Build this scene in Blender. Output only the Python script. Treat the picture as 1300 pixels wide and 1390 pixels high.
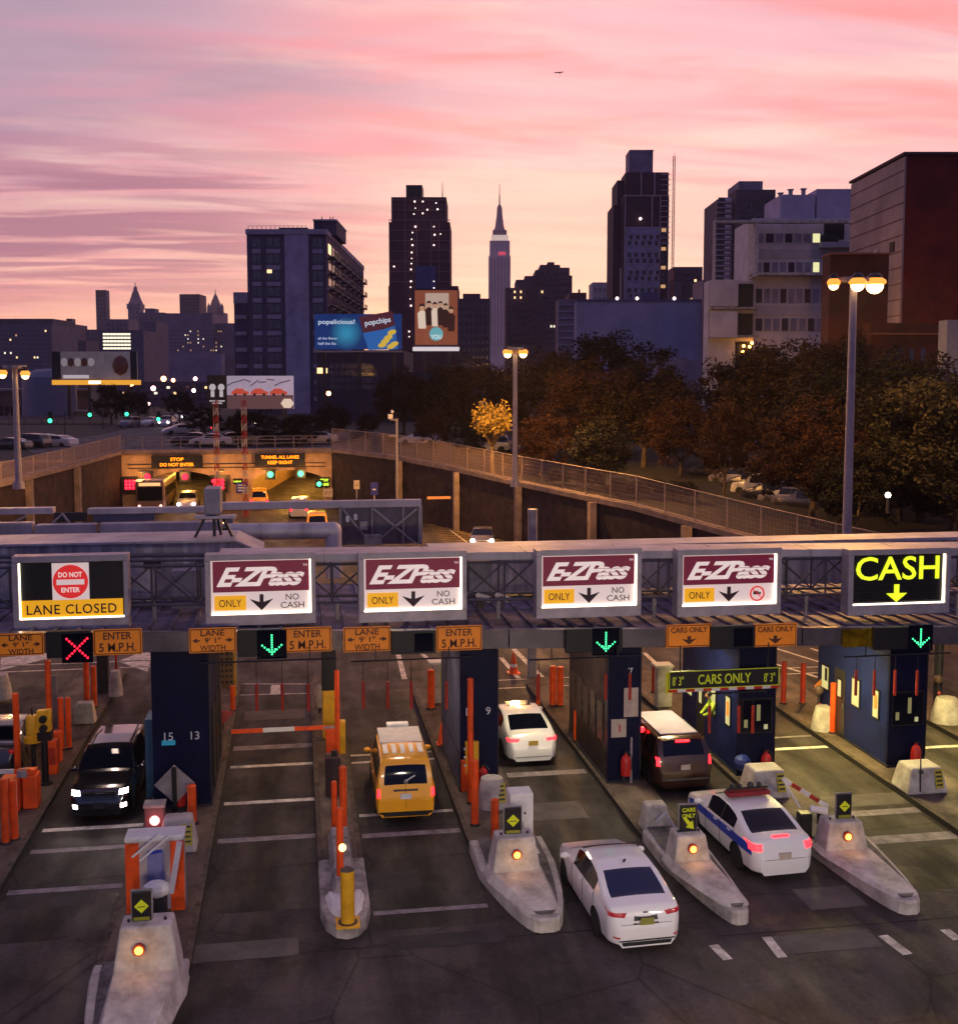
import bpy, bmesh, math, random
from mathutils import Vector, Matrix
R = math.radians
scene = bpy.context.scene
COL = scene.collection
for o in list(bpy.data.objects): bpy.data.objects.remove(o)

# ------------------------------------------------------------------ camera
F, CX, CY, H = 1560.0, 650.0, 650.0, 12.2
HOR, VPX = 516.0, 401.0
PIT = math.atan((CY-HOR)/F); YAW = math.atan((CX-VPX)/F*math.cos(PIT))
fw = Vector((math.sin(YAW)*math.cos(PIT), math.cos(YAW)*math.cos(PIT), -math.sin(PIT)))
rt = Vector((math.cos(YAW), -math.sin(YAW), 0))
up = Vector((math.sin(YAW)*math.sin(PIT), math.cos(YAW)*math.sin(PIT), math.cos(PIT)))
fh = Vector((math.sin(YAW), math.cos(YAW), 0))
cam = bpy.data.cameras.new('camera'); camo = bpy.data.objects.new('camera', cam); COL.objects.link(camo)
camo.location = (0, 0, H); camo.rotation_euler = (R(90)-PIT, 0, -YAW)
cam.sensor_fit = 'HORIZONTAL'; cam.sensor_width = 36; cam.lens = 36*F/1300; cam.shift_y = -45/1300
cam.clip_start = 0.5; cam.clip_end = 12000
scene.camera = camo

# ------------------------------------------------------------------ world: sunset sky
SUN_EL, SUN_AZ = R(2.0), R(12)      # azimuth measured from +Y towards +X
w = bpy.data.worlds.new("World"); scene.world = w; w.use_nodes = True
nt = w.node_tree; N = nt.nodes; L = nt.links
for n in list(N): N.remove(n)
def nd(t, **k):
    n = N.new(t)
    for a, b in k.items(): setattr(n, a, b)
    return n
def mth(op, a, b=None, c=None, clamp=False):
    n = nd('ShaderNodeMath', operation=op); n.use_clamp = clamp
    for i, v in enumerate((a, b, c)):
        if v is None: continue
        if isinstance(v, (int, float)): n.inputs[i].default_value = v
        else: L.new(v, n.inputs[i])
    return n.outputs[0]
def ramp(fac, stops, tree=None, mode='EASE'):
    n = nd('ShaderNodeValToRGB'); cr = n.color_ramp; cr.interpolation = mode
    while len(cr.elements) < len(stops): cr.elements.new(.5)
    for e, (p, c) in zip(cr.elements, stops):
        e.position = p; e.color = tuple(c)+(1,)
    L.new(fac, n.inputs[0]); return n.outputs[0]
def mixc(f, a, b, bt='MIX'):
    n = nd('ShaderNodeMix', data_type='RGBA', blend_type=bt)
    for s, v in ((n.inputs[0], f), (n.inputs[6], a), (n.inputs[7], b)):
        if isinstance(v, (int, float)): s.default_value = v
        elif isinstance(v, tuple): s.default_value = v+(1,)
        else: L.new(v, s)
    return n.outputs[2]
def sst(v, a, b):
    n = nd('ShaderNodeMapRange', interpolation_type='SMOOTHSTEP')
    L.new(v, n.inputs[0]); n.inputs[1].default_value = a; n.inputs[2].default_value = b
    return n.outputs[0]
tc = nd('ShaderNodeTexCoord'); sp = nd('ShaderNodeSeparateXYZ'); L.new(tc.outputs['Generated'], sp.inputs[0])
sx, sy, sz = sp.outputs
zc = mth('MAXIMUM', sz, 0.0); den = mth('ADD', zc, 0.13)
cb = nd('ShaderNodeCombineXYZ'); L.new(mth('DIVIDE', sx, den), cb.inputs[0]); L.new(mth('DIVIDE', sy, den), cb.inputs[1])
def cloud(scale, sxx, syy, rot, off, det=6, dist=.5):
    m = nd('ShaderNodeMapping'); L.new(cb.outputs[0], m.inputs[0])
    m.inputs['Location'].default_value = (off, off*.7, 0)
    m.inputs['Rotation'].default_value = (0, 0, R(rot)); m.inputs['Scale'].default_value = (sxx, syy, 1)
    n = nd('ShaderNodeTexNoise'); n.inputs['Scale'].default_value = scale; n.inputs['Detail'].default_value = det
    n.inputs['Roughness'].default_value = .55; n.inputs['Distortion'].default_value = dist
    L.new(m.outputs[0], n.inputs['Vector']); return n.outputs[0]
az = mth('DIVIDE', sx, mth('MAXIMUM', sy, .05))          # 0 = lane direction, ~.16 = camera centre
base = ramp(mth('MULTIPLY', zc, 2.5), [(0, (1.0,.40,.26)), (.12, (1,.52,.40)), (.3, (1,.56,.49)), (.52, (.98,.47,.47)), (.78, (.80,.40,.44)), (1, (.42,.29,.42))])
lf = sst(az, .22, -.24)                                  # the left is duller
base = mixc(mth('MULTIPLY', lf, .6), base, ramp(mth('MULTIPLY', zc, 2.5), [(0, (.95,.34,.20)), (.2, (.86,.30,.27)), (.42, (.58,.27,.32)), (.75, (.34,.24,.33)), (1, (.26,.21,.32))]))
c1 = cloud(1.15, .42, 1.15, 8, 3.1, 8, .7)
f1 = sst(c1, .45, .62)
dark = ramp(mth('MULTIPLY', zc, 2.5), [(0, (.70,.25,.22)), (.3, (.52,.21,.28)), (.6, (.42,.23,.31)), (1, (.30,.20,.31))])
col = mixc(mth('MULTIPLY', f1, mth('ADD', mth('MULTIPLY', lf, .62), .34)), base, dark)
c2 = cloud(2.1, .42, 1.4, 12, 7.7, 8, 1.0); f2 = sst(c2, .47, .68)
col = mixc(mth('MULTIPLY', f2, .60), col, (.93,.27,.33))
c3 = cloud(2.4, .5, 1.3, 4, 1.3, 8, .6); f3 = sst(c3, .46, .68)
col = mixc(mth('MULTIPLY', f3, .50), col, (1.0,.64,.50))
glow = mth('MULTIPLY', sst(sz, .16, .0), sst(mth('ABSOLUTE', mth('SUBTRACT', az, .16)), .5, .0))
col = mixc(mth('MULTIPLY', glow, .62), col, (1.0,.62,.44))
gm = mth('MULTIPLY', mth('MULTIPLY', lf, sst(sz, .07, .26)), mth('ADD', mth('MULTIPLY', cloud(.8, .5, 1.0, 20, 5.5, 5, .6), 1.1), .12), clamp=True)
col = mixc(gm, col, (.27,.21,.30))
viv = mth('MULTIPLY', mth('MULTIPLY', sst(az, -.08, .12), sst(mth('ABSOLUTE', mth('SUBTRACT', sz, .245)), .085, .01)), sst(cloud(1.3, .5, 1.2, 14, 9.1, 7, 1.0), .40, .60))
col = mixc(mth('MULTIPLY', viv, .95), col, (.98,.24,.22))
pal = mth('MULTIPLY', sst(mth('ABSOLUTE', mth('SUBTRACT', az, .24)), .30, .02), sst(mth('ABSOLUTE', mth('SUBTRACT', sz, .12)), .085, .01))
col = mixc(mth('MULTIPLY', pal, .60), col, (1.0,.62,.48))
stk = mth('MULTIPLY', mth('MULTIPLY', sst(az, .16, -.12), sst(mth('ABSOLUTE', mth('SUBTRACT', sz, .13)), .09, .02)), sst(cloud(2.6, .35, 1.7, 6, 2.2, 7, .7), .42, .56))
col = mixc(mth('MULTIPLY', stk, .92), col, (.34,.13,.21))
low = mth('MULTIPLY', sst(sz, .085, .0), sst(mth('ABSOLUTE', mth('SUBTRACT', az, .12)), .42, .05))
col = mixc(mth('MULTIPLY', low, .62), col, (1.0,.58,.27))
c4 = cloud(5.5, .3, 1.6, 6, 11.3, 8, .2)
col = mixc(.13, col, mixc(c4, (.0,.0,.0), (1.6,1.5,1.5)), 'OVERLAY')
east = sst(sy, .30, -.55)
col = mixc(east, col, ramp(zc, [(0, (.075,.062,.15)), (.3, (.05,.07,.23)), (.6, (.07,.085,.26)), (1, (.11,.095,.23))]))
zen = sst(sz, .38, .8)
col = mixc(mth('MULTIPLY', zen, .85), col, (.12,.095,.20))
col = mixc(sst(sz, .0, -.03), col, (.03,.02,.045))
sky = nd('ShaderNodeTexSky'); sky.sky_type = 'NISHITA'; sky.sun_disc = False; sky.sun_elevation = SUN_EL; sky.sun_rotation = SUN_AZ
bgc = nd('ShaderNodeBackground'); L.new(col, bgc.inputs[0]); bgc.inputs[1].default_value = 1.10
bgn = nd('ShaderNodeBackground'); L.new(sky.outputs[0], bgn.inputs[0]); bgn.inputs[1].default_value = .018
ad = nd('ShaderNodeAddShader'); L.new(bgc.outputs[0], ad.inputs[0]); L.new(bgn.outputs[0], ad.inputs[1])
wo = nd('ShaderNodeOutputWorld'); L.new(ad.outputs[0], wo.inputs[0])
# the sun has just gone down behind the skyline: a weak, broad, warm remainder
sun = bpy.data.lights.new('sun', 'SUN'); sun.energy = .10; sun.angle = R(10); sun.color = (1,.55,.38)
suno = bpy.data.objects.new('sun', sun); COL.objects.link(suno)
suno.rotation_euler = (R(90)-SUN_EL, 0, math.pi-SUN_AZ)
vs = scene.view_settings; vs.view_transform = 'Standard'; vs.look = 'None'; vs.exposure = .28; vs.gamma = 1

# ------------------------------------------------------------------ pixel helpers (photo pixels -> points on real planes)
def ray(x, y): return fw + rt*((x-CX)/F) - up*((y-CY)/F)
def G(x, y, z=0.0):
    d = ray(x, y); t = (z-H)/d.z; return Vector((d.x*t, d.y*t, z))
def D(x, y, Y):
    d = ray(x, y); t = Y/d.y; return Vector((d.x*t, Y, H+d.z*t))
def Cd(x, y, d):                                   # plane facing the camera at ground distance d
    r = ray(x, y); t = d/(r.dot(fh)); return Vector((0, 0, H))+r*t
rnd = random.Random(7)

# ------------------------------------------------------------------ materials
MATS = {}
def mat(name, c, rough=.7, metal=0, noise=.12, nscale=3, bump=0, emit=0, ecol=None, coat=0, spec=.5, c2=None, stretch=None):
    if name in MATS: return MATS[name]
    assert c, name
    m = bpy.data.materials.new(name); m.use_nodes = True; MATS[name] = m
    t = m.node_tree; b = t.nodes['Principled BSDF']
    b.inputs['Base Color'].default_value = (*c, 1); b.inputs['Roughness'].default_value = rough
    b.inputs['Metallic'].default_value = metal; b.inputs['Coat Weight'].default_value = coat
    b.inputs['Specular IOR Level'].default_value = spec
    if emit:
        b.inputs['Emission Color'].default_value = (*(ecol or c), 1); b.inputs['Emission Strength'].default_value = emit
    if noise or bump:
        tcn = t.nodes.new('ShaderNodeTexCoord'); mp = t.nodes.new('ShaderNodeMapping')
        t.links.new(tcn.outputs['Object'], mp.inputs[0])
        if stretch: mp.inputs['Scale'].default_value = stretch
        n = t.nodes.new('ShaderNodeTexNoise'); n.inputs['Scale'].default_value = nscale; n.inputs['Detail'].default_value = 7
        n.inputs['Roughness'].default_value = .62; t.links.new(mp.outputs[0], n.inputs['Vector'])
        mr = t.nodes.new('ShaderNodeMapRange'); t.links.new(n.outputs[0], mr.inputs[0])
        mr.inputs[1].default_value = .3; mr.inputs[2].default_value = .7
        mx = t.nodes.new('ShaderNodeMix'); mx.data_type = 'RGBA'; t.links.new(mr.outputs[0], mx.inputs[0])
        lo = tuple(max(0, v*(1-noise*2)) for v in c) if c2 is None else c2
        mx.inputs[6].default_value = (*lo, 1); mx.inputs[7].default_value = (*[v*(1+noise) for v in c], 1)
        t.links.new(mx.outputs[2], b.inputs['Base Color'])
        if bump:
            bp = t.nodes.new('ShaderNodeBump'); bp.inputs['Strength'].default_value = bump; bp.inputs['Distance'].default_value = .02
            n2 = t.nodes.new('ShaderNodeTexNoise'); n2.inputs['Scale'].default_value = nscale*9; n2.inputs['Detail'].default_value = 4
            t.links.new(tcn.outputs['Object'], n2.inputs['Vector'])
            t.links.new(n2.outputs[0], bp.inputs['Height']); t.links.new(bp.outputs[0], b.inputs['Normal'])
    return m
def emi(name, c, s=1, base=None):
    if name in MATS: return MATS[name]
    return mat(name, base or tuple(v*.3 for v in c), .4, emit=s, ecol=c, noise=0)

def pave(name, c, crack=.4, sc=.35, oil=False):
    """worn pavement: large patches, tyre-darkened streaks along the lanes, fine grain and cracks"""
    m = bpy.data.materials.new(name); m.use_nodes = True; t = m.node_tree; b = t.nodes['Principled BSDF']; MATS[name] = m
    nn = t.nodes.new; lk = t.links.new
    b.inputs['Specular IOR Level'].default_value = .22
    tcn = nn('ShaderNodeTexCoord')
    def noise(s, sc3=(1,1,1), det=6, ro=.6):
        mp = nn('ShaderNodeMapping'); mp.inputs['Scale'].default_value = sc3; lk(tcn.outputs['Object'], mp.inputs[0])
        n = nn('ShaderNodeTexNoise'); n.inputs['Scale'].default_value = s; n.inputs['Detail'].default_value = det; n.inputs['Roughness'].default_value = ro
        lk(mp.outputs[0], n.inputs['Vector']); return n.outputs[0]
    def rg(v, a, bb, lo, hi):
        n = nn('ShaderNodeMapRange'); lk(v, n.inputs[0])
        for i, q in enumerate((a, bb, lo, hi)): n.inputs[i+1].default_value = q
        return n.outputs[0]
    def mul(a, bb):
        n = nn('ShaderNodeMath'); n.operation = 'MULTIPLY'; lk(a, n.inputs[0]); lk(bb, n.inputs[1]); return n.outputs[0]
    f = mul(rg(noise(sc), .32, .68, .42, 1.5), rg(noise(1.3, (1,.12,1)), .3, .7, .62, 1.25))
    f = mul(f, rg(noise(9, det=8, ro=.75), .3, .7, .7, 1.3)); f = mul(f, rg(noise(42, det=3, ro=.8), .3, .7, .78, 1.25))
    f = mul(f, rg(noise(.9, (1,1,1), 3), .56, .72, 1, .55))
    if oil:                                        # oil drip strip along the middle of each lane
        sx_ = nn('ShaderNodeSeparateXYZ'); lk(tcn.outputs['Object'], sx_.inputs[0]); ab = nn('ShaderNodeMath'); ab.operation = 'ABSOLUTE'; lk(sx_.outputs[0], ab.inputs[0])
        wob = nn('ShaderNodeMath'); wob.operation = 'ADD'; lk(ab.outputs[0], wob.inputs[0]); lk(rg(noise(.8, (1,.4,1)), .3, .7, -.25, .25), wob.inputs[1])
        mr_ = nn('ShaderNodeMapRange'); mr_.interpolation_type = 'SMOOTHSTEP'; lk(wob.outputs[0], mr_.inputs[0]); mr_.inputs[1].default_value = .1; mr_.inputs[2].default_value = .75; mr_.inputs[3].default_value = .42; mr_.inputs[4].default_value = 1.0
        f = mul(f, mr_.outputs[0])
    v = nn('ShaderNodeTexVoronoi'); v.feature = 'DISTANCE_TO_EDGE'; v.inputs['Scale'].default_value = .28; lk(tcn.outputs['Object'], v.inputs['Vector'])
    f = mul(f, rg(v.outputs['Distance'], 0, .012, 1-crack, 1))
    mx = nn('ShaderNodeMix'); mx.data_type = 'RGBA'; mx.blend_type = 'MULTIPLY'; mx.inputs[0].default_value = 1
    mx.inputs[6].default_value = (*c, 1); lk(f, mx.inputs[7]); lk(mx.outputs[2], b.inputs['Base Color'])
    lk(rg(noise(1.2, (1,.3,1)), .3, .7, .5, .9), b.inputs['Roughness'])
    bp = nn('ShaderNodeBump'); bp.inputs['Strength'].default_value = .35; bp.inputs['Distance'].default_value = .01
    lk(noise(30, det=4), bp.inputs['Height']); lk(bp.outputs[0], b.inputs['Normal'])
    return m
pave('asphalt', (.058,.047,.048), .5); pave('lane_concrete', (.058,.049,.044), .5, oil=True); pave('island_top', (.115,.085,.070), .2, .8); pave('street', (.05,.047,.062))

M = dict(
 white=mat('white_paint', (.74,.72,.70), .55, noise=.10, nscale=2),
 line=mat('line_paint', (.74,.70,.62), .7, noise=.15, nscale=3.5, c2=(.22,.19,.18)),
 dull=mat('worn_line', (.26,.23,.24), .8, noise=.3, nscale=3, c2=(.12,.1,.11)),
 yline=mat('yellow_line', (.45,.27,.04), .7, noise=.3, nscale=2),
 conc=mat('concrete', (.38,.34,.32), .85, noise=.3, nscale=2.6, bump=.4, c2=(.13,.11,.10)),
 concw=mat('pale_concrete', (.58,.54,.50), .8, noise=.12, nscale=2.2, bump=.4, c2=(.27,.24,.22)),
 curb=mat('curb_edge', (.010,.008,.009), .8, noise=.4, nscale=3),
 orange=mat('orange_plastic', (.85,.09,.008), .45, noise=.16, nscale=3),
 red=mat('red_paint', (.55,.02,.015), .4, noise=.15),
 brick_red=mat('dark_red_post', (.42,.03,.012), .5, noise=.2),
 yellow=mat('yellow_paint', (.75,.40,.015), .45, noise=.15),
 signor=mat('orange_sign', (.85,.25,.012), .5, noise=.12, nscale=1.2, emit=.12, ecol=(.8,.22,.01)),
 black=mat('black_paint', (.008,.008,.010), .45, noise=.2),
 dark=mat('dark_metal', (.03,.028,.035), .5, .3),
 steel=mat('galvanised_steel', (.34,.31,.33), .5, .25, noise=.18, nscale=2.5, bump=.1),
 beam=mat('grey_cladding', (.54,.49,.50), .55, .1, noise=.2, nscale=.9, bump=.1, stretch=(1,1,.25)),
 cladd=mat('stained_cladding', (.42,.37,.39), .65, noise=.32, nscale=1.6, stretch=(2.2,2.2,.2)),
 fascia=mat('steel_fascia', (.42,.37,.37), .22, .85, noise=.2, nscale=1.2, bump=.25),
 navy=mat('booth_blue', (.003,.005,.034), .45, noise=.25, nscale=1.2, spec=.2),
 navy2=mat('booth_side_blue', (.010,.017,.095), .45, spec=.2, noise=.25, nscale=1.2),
 frame=mat('sign_frame', (.50,.44,.44), .5, .2, noise=.15, nscale=2),
 glass=mat('dark_glass', (.004,.005,.012), .05, noise=0, spec=.35),
 cream=mat('cream_notice', (.55,.45,.36), .6),
 pipe=mat('pale_pipe', (.42,.42,.48), .4, .2),
 rubber=mat('rubber', (.012,.012,.012), .8, noise=.2),
 rim=mat('wheel_rim', (.35,.35,.36), .3, .8),
 wallst=mat('dark_stone', (.034,.016,.019), .9, noise=.5, nscale=1.2, bump=.6),
 coping=mat('coping_concrete', (.22,.16,.15), .85, noise=.25, nscale=1.2),
 portal=mat('portal_concrete', (.50,.32,.19), .85, noise=.2, nscale=.8, bump=.2),
 tile=mat('tunnel_tile', (.55,.40,.20), .4, noise=.15, nscale=.5),
 trunk=mat('bark', (.07,.05,.035), .9, noise=.3, nscale=4, bump=.4),
 trunky=mat('pale_bark', (.22,.15,.08), .9, noise=.3, nscale=4),
)
SODIUM = (1.0,.47,.10)

# ------------------------------------------------------------------ mesh helpers
class MB:
    def __init__(s): s.v = []; s.f = []; s.m = []; s.mi = 0
    def add(s, vs_, fs):
        n = len(s.v); s.v += [tuple(q) for q in vs_]
        for f in fs: s.f.append([i+n for i in f]); s.m.append(s.mi)
        return s
    def box(s, x0, y0, z0, x1, y1, z1, mi=None):
        if mi is not None: s.mi = mi
        return s.add([(x0,y0,z0),(x1,y0,z0),(x1,y1,z0),(x0,y1,z0),(x0,y0,z1),(x1,y0,z1),(x1,y1,z1),(x0,y1,z1)],
              [(0,3,2,1),(4,5,6,7),(0,1,5,4),(1,2,6,5),(2,3,7,6),(3,0,4,7)])
    def bar(s, a, b, wd, ht=None):                     # rectangular bar between points
        a, b = Vector(a), Vector(b); d = (b-a).normalized(); ht = ht or wd
        q = Vector((0,0,1)) if abs(d.z) < .95 else Vector((1,0,0))
        u = d.cross(q).normalized()*wd/2; v = u.cross(d).normalized()*ht/2
        P = [a-u-v, a+u-v, a+u+v, a-u+v, b-u-v, b+u-v, b+u+v, b-u+v]
        return s.add(P, [(0,1,2,3),(7,6,5,4),(0,4,5,1),(1,5,6,2),(2,6,7,3),(3,7,4,0)])
    def cyl(s, a, b, r0, r1=None, n=12, cap=True):
        a, b = Vector(a), Vector(b); r1 = r0 if r1 is None else r1; d = (b-a).normalized()
        q = Vector((0,0,1)) if abs(d.z) < .95 else Vector((1,0,0))
        u = d.cross(q).normalized(); v = d.cross(u)
        P = []
        for c, r in ((a, r0), (b, r1)):
            for i in range(n):
                t = 2*math.pi*i/n; P.append(c+u*math.cos(t)*r+v*math.sin(t)*r)
        fs = [(i, (i+1) % n, n+(i+1) % n, n+i) for i in range(n)]
        if cap: fs += [tuple(range(n))[::-1], tuple(range(n, 2*n))]
        return s.add(P, fs)
    def tube(s, pts, r, n=8):
        for a, b in zip(pts, pts[1:]): s.cyl(a, b, r, r, n)
        return s
    def loft(s, loops, cap=True):
        n = len(loops[0]); P = [p for l in loops for p in l]; fs = []
        for k in range(len(loops)-1):
            for i in range(n):
                j = (i+1) % n; fs.append((k*n+i, k*n+j, (k+1)*n+j, (k+1)*n+i))
        if cap: fs += [tuple(range(n))[::-1], tuple(range((len(loops)-1)*n, len(loops)*n))]
        return s.add(P, fs)
    def prism(s, poly, z0, z1, top=None):
        top = top or poly
        return s.loft([[(x, y, z0) for x, y in poly], [(x, y, z1) for x, y in top]])
    def prismy(s, poly, y0, y1):                       # polygon in x,z pushed along y
        return s.loft([[(x, y0, z) for x, z in poly], [(x, y1, z) for x, z in poly]])
    def lathe(s, prof, c=(0,0,0), n=16):
        return s.loft([[(c[0]+r*math.cos(2*math.pi*i/n), c[1]+r*math.sin(2*math.pi*i/n), c[2]+z) for i in range(n)] for r, z in prof])
    def ball(s, c, r, n=10, sq=(1,1,1)):
        k = max(4, n//2)
        return s.loft([[(c[0]+sq[0]*r*math.sin(math.pi*j/k)*math.cos(2*math.pi*i/n), c[1]+sq[1]*r*math.sin(math.pi*j/k)*math.sin(2*math.pi*i/n), c[2]-sq[2]*r*math.cos(math.pi*j/k)) for i in range(n)] for j in [.08]+list(range(1, k))+[k-.08]])
    def mesh(s, name, mats, smooth=False):
        me = bpy.data.meshes.new(name); me.from_pydata(s.v, [], s.f)
        for m in (mats if isinstance(mats, (list, tuple)) else [mats]): me.materials.append(m)
        me.polygons.foreach_set('material_index', s.m)
        bm = bmesh.new(); bm.from_mesh(me); bmesh.ops.recalc_face_normals(bm, faces=bm.faces); bm.to_mesh(me); bm.free()
        if smooth:
            me.polygons.foreach_set('use_smooth', [True]*len(me.polygons)); me.set_sharp_from_angle(angle=R(38))
        return me
    def build(s, name, mats, parent=None, loc=(0,0,0), rz=0, smooth=False, bevel=0, **k):
        return put(s.mesh(name, mats, smooth), name, parent, loc, rz, bevel, **k)
def put(me, name, parent=None, loc=(0,0,0), rz=0, bevel=0, **k):
    o = bpy.data.objects.new(name, me); COL.objects.link(o); o.location = loc
    o.rotation_euler = rz if isinstance(rz, (tuple, list)) else (0, 0, rz)
    if parent: o.parent = parent
    if bevel:
        b = o.modifiers.new('bevel', 'BEVEL'); b.width = bevel; b.segments = 2; b.limit_method = 'ANGLE'; b.angle_limit = R(40)
    for a, v in k.items():
        if v is not None: o[a] = v
    return o
def thing(name, label, category, loc=(0,0,0), rz=0, group=None, parent=None):
    o = bpy.data.objects.new(name, None); COL.objects.link(o); o.location = loc; o.rotation_euler = (0,0,rz); o.empty_display_size = .3
    if label: o['label'] = label; o['category'] = category
    if group: o['group'] = group
    return o
def dup(root, loc, rz=None, label=None, mats=None):
    def rec(o, par):
        c = o.copy(); COL.objects.link(c)
        if par: c.parent = par
        for ch in o.children: rec(ch, c)
        return c
    c = rec(root, None); c.location = loc
    if rz is not None: c.rotation_euler = (0,0,rz)
    if label: c['label'] = label
    return c
_tx = {}
def text(s, m, parent, loc, size=None, width=None, height=None, name='lettering', bold=0, shear=0, rot=(R(90),0,0), ext=.006, space=1.0, line=1.0):
    """centred lettering as mesh, facing -Y by default"""
    key = (s, bold, shear, space, ext, line)
    if key not in _tx:
        cu = bpy.data.curves.new('t', 'FONT'); cu.body = s; cu.align_x = 'CENTER'; cu.align_y = 'CENTER'; cu.size = 1
        cu.offset = bold; cu.shear = shear; cu.extrude = ext; cu.space_character = space; cu.resolution_u = 3; cu.space_line = line
        o = bpy.data.objects.new('t', cu); COL.objects.link(o); bpy.context.view_layer.update()
        me = bpy.data.meshes.new_from_object(o.evaluated_get(bpy.context.evaluated_depsgraph_get()))
        bpy.data.objects.remove(o); bpy.data.curves.remove(cu)
        xs = [v.co.x for v in me.vertices]; ys = [v.co.y for v in me.vertices]
        cxx, cyy = (min(xs)+max(xs))/2, (min(ys)+max(ys))/2
        for v in me.vertices: v.co.x -= cxx; v.co.y -= cyy
        _tx[key] = (me, max(xs)-min(xs), max(ys)-min(ys))
    me, W_, H_ = _tx[key]
    me = me.copy(); me.materials.clear(); me.materials.append(m)
    o = bpy.data.objects.new(name, me); COL.objects.link(o); o.location = loc; o.rotation_euler = rot
    sxx = width/W_ if width else None; syy = height/H_ if height else None
    if size: sxx = syy = size
    sxx = sxx or syy; syy = syy or sxx
    for v in me.vertices: v.co.x *= sxx; v.co.y *= syy
    if parent: o.parent = parent
    return o
def lamp(kind, loc, energy, color, size=.3, rot=None, name='lamp_light', parent=None, spot=None, blend=.5):
    l = bpy.data.lights.new(name, kind); l.energy = energy; l.color = color
    if kind == 'AREA': l.size = size
    else: l.shadow_soft_size = size
    if kind == 'SPOT': l.spot_size = spot or R(120); l.spot_blend = blend
    o = bpy.data.objects.new(name, l); COL.objects.link(o); o.location = loc
    if rot: o.rotation_euler = rot
    if parent: o.parent = parent
    return o
# ================================================================== SETTING
def sheet(name, pts, m, **k):
    k.setdefault('kind', 'structure')
    return MB().add(pts, [tuple(range(len(pts)))]).build(name, m, **k)
# plaza and road down to the tunnel (one big low sheet)
RW = [(3.3,110,5.75),(8.9,101,5.5),(12.2,94,5.2),(16.2,84,4.7),(18.9,77,4.45),(21.4,71,4.2),(25,62.7,3.4),(28,55.4,2.8),(31.5,47,2.2),(35,38.5,1.6)]
LW = [(-16,110,5.75),(-18.4,98,5.3),(-20.8,86,5.0),(-26,60,5.0),(-30,40,5.0),(-36,10,5.0)]
ground = sheet('plaza_road', [(-45,-30,0),(60,-30,0),(60,38,0),(38,45,0),(4,113,0),(-17,113,0),(-40,15,0)], MATS['asphalt'])
b = MB()
b.add([(-900,110,4.9),(900,110,4.9),(9000,9000,4.9),(-9000,9000,4.9)], [(0,1,2,3)])
pts = [(x, y, z-.45) for x, y, z in RW]
for p, q in zip(pts, pts[1:]): b.add([p, (900, p[1], p[2]), (900, q[1], q[2]), q], [(0,1,2,3)])
q = pts[-1]; b.add([q, (900, q[1], q[2]), (900,30,-.02), (38,34,-.02)], [(0,1,2,3)])
b.build('ground', mat('city_ground', (.012,.009,.010), .9, noise=.35, nscale=.08, bump=.3), kind='structure')
b = MB(); pts = [(x-.2, y, 4.6) for x, y, z in LW]
for p, q in zip(pts, pts[1:]): b.add([(-900, p[1], 4.6), p, q, (-900, q[1], 4.6)], [(0,1,2,3)])
b.build('left_ground', MATS['street'], kind='structure')

def retaining(name, line, sgn, label):
    t = thing(name, label, 'retaining wall', (line[0][0], line[0][1], 0)); o = Vector((line[0][0], line[0][1], 0))
    w_, c_ = MB(), MB()
    for (x0,y0,z0),(x1,y1,z1) in zip(line, line[1:]):
        a, c = Vector((x0,y0,0))-o, Vector((x1,y1,0))-o; n = Vector((-(c-a).y, (c-a).x, 0)).normalized()*sgn*.5
        w_.add([a, c, c+n, a+n, a+Vector((0,0,z0-.35)), c+Vector((0,0,z1-.35)), c+n+Vector((0,0,z1-.35)), a+n+Vector((0,0,z0-.35))],
               [(0,1,2,3),(7,6,5,4),(0,4,5,1),(1,5,6,2),(2,6,7,3),(3,7,4,0)])
        a2, c2, n2 = a-n*.3, c-n*.3, n*1.7
        c_.add([a2+Vector((0,0,z0-.35)), c2+Vector((0,0,z1-.35)), c2+n2+Vector((0,0,z1-.35)), a2+n2+Vector((0,0,z0-.35)), a2+Vector((0,0,z0)), c2+Vector((0,0,z1)), c2+n2+Vector((0,0,z1)), a2+n2+Vector((0,0,z0))],
               [(0,1,2,3),(7,6,5,4),(0,4,5,1),(1,5,6,2),(2,6,7,3),(3,7,4,0)])
    w_.build('wall', M['wallst'], t); c_.build('coping', M['coping'], t)
    ln = [Vector((x, y, 0)) for x, y, z in line]; zs = [z for *_, z in line]
    def at(s):
        for k in range(len(ln)-1):
            d = (ln[k+1]-ln[k]).length
            if s <= d or k == len(ln)-2:
                f = min(1, s/d); u = (ln[k+1]-ln[k]).normalized(); return ln[k].lerp(ln[k+1], f), zs[k]*(1-f)+zs[k+1]*f, u
            s -= d
    tot = sum((q-p).length for p, q in zip(ln, ln[1:]))
    s = 11
    while s < tot:
        p, z, u = at(s); n = Vector((-u.y, u.x, 0))*sgn; p = p-o
        MB().bar(p-n*.18, p-n*.18+Vector((0,0,z-.36)), .8, .45).build('pilaster', M['coping'], t); s += 9.3
    return at, tot
rat, rtot = retaining('retaining_wall', RW, 1, 'dark stone retaining wall with pilasters on the right of the tunnel road')
lat, ltot = retaining('retaining_wall', LW, -1, 'dark retaining wall in shade on the left of the tunnel road')
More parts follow.
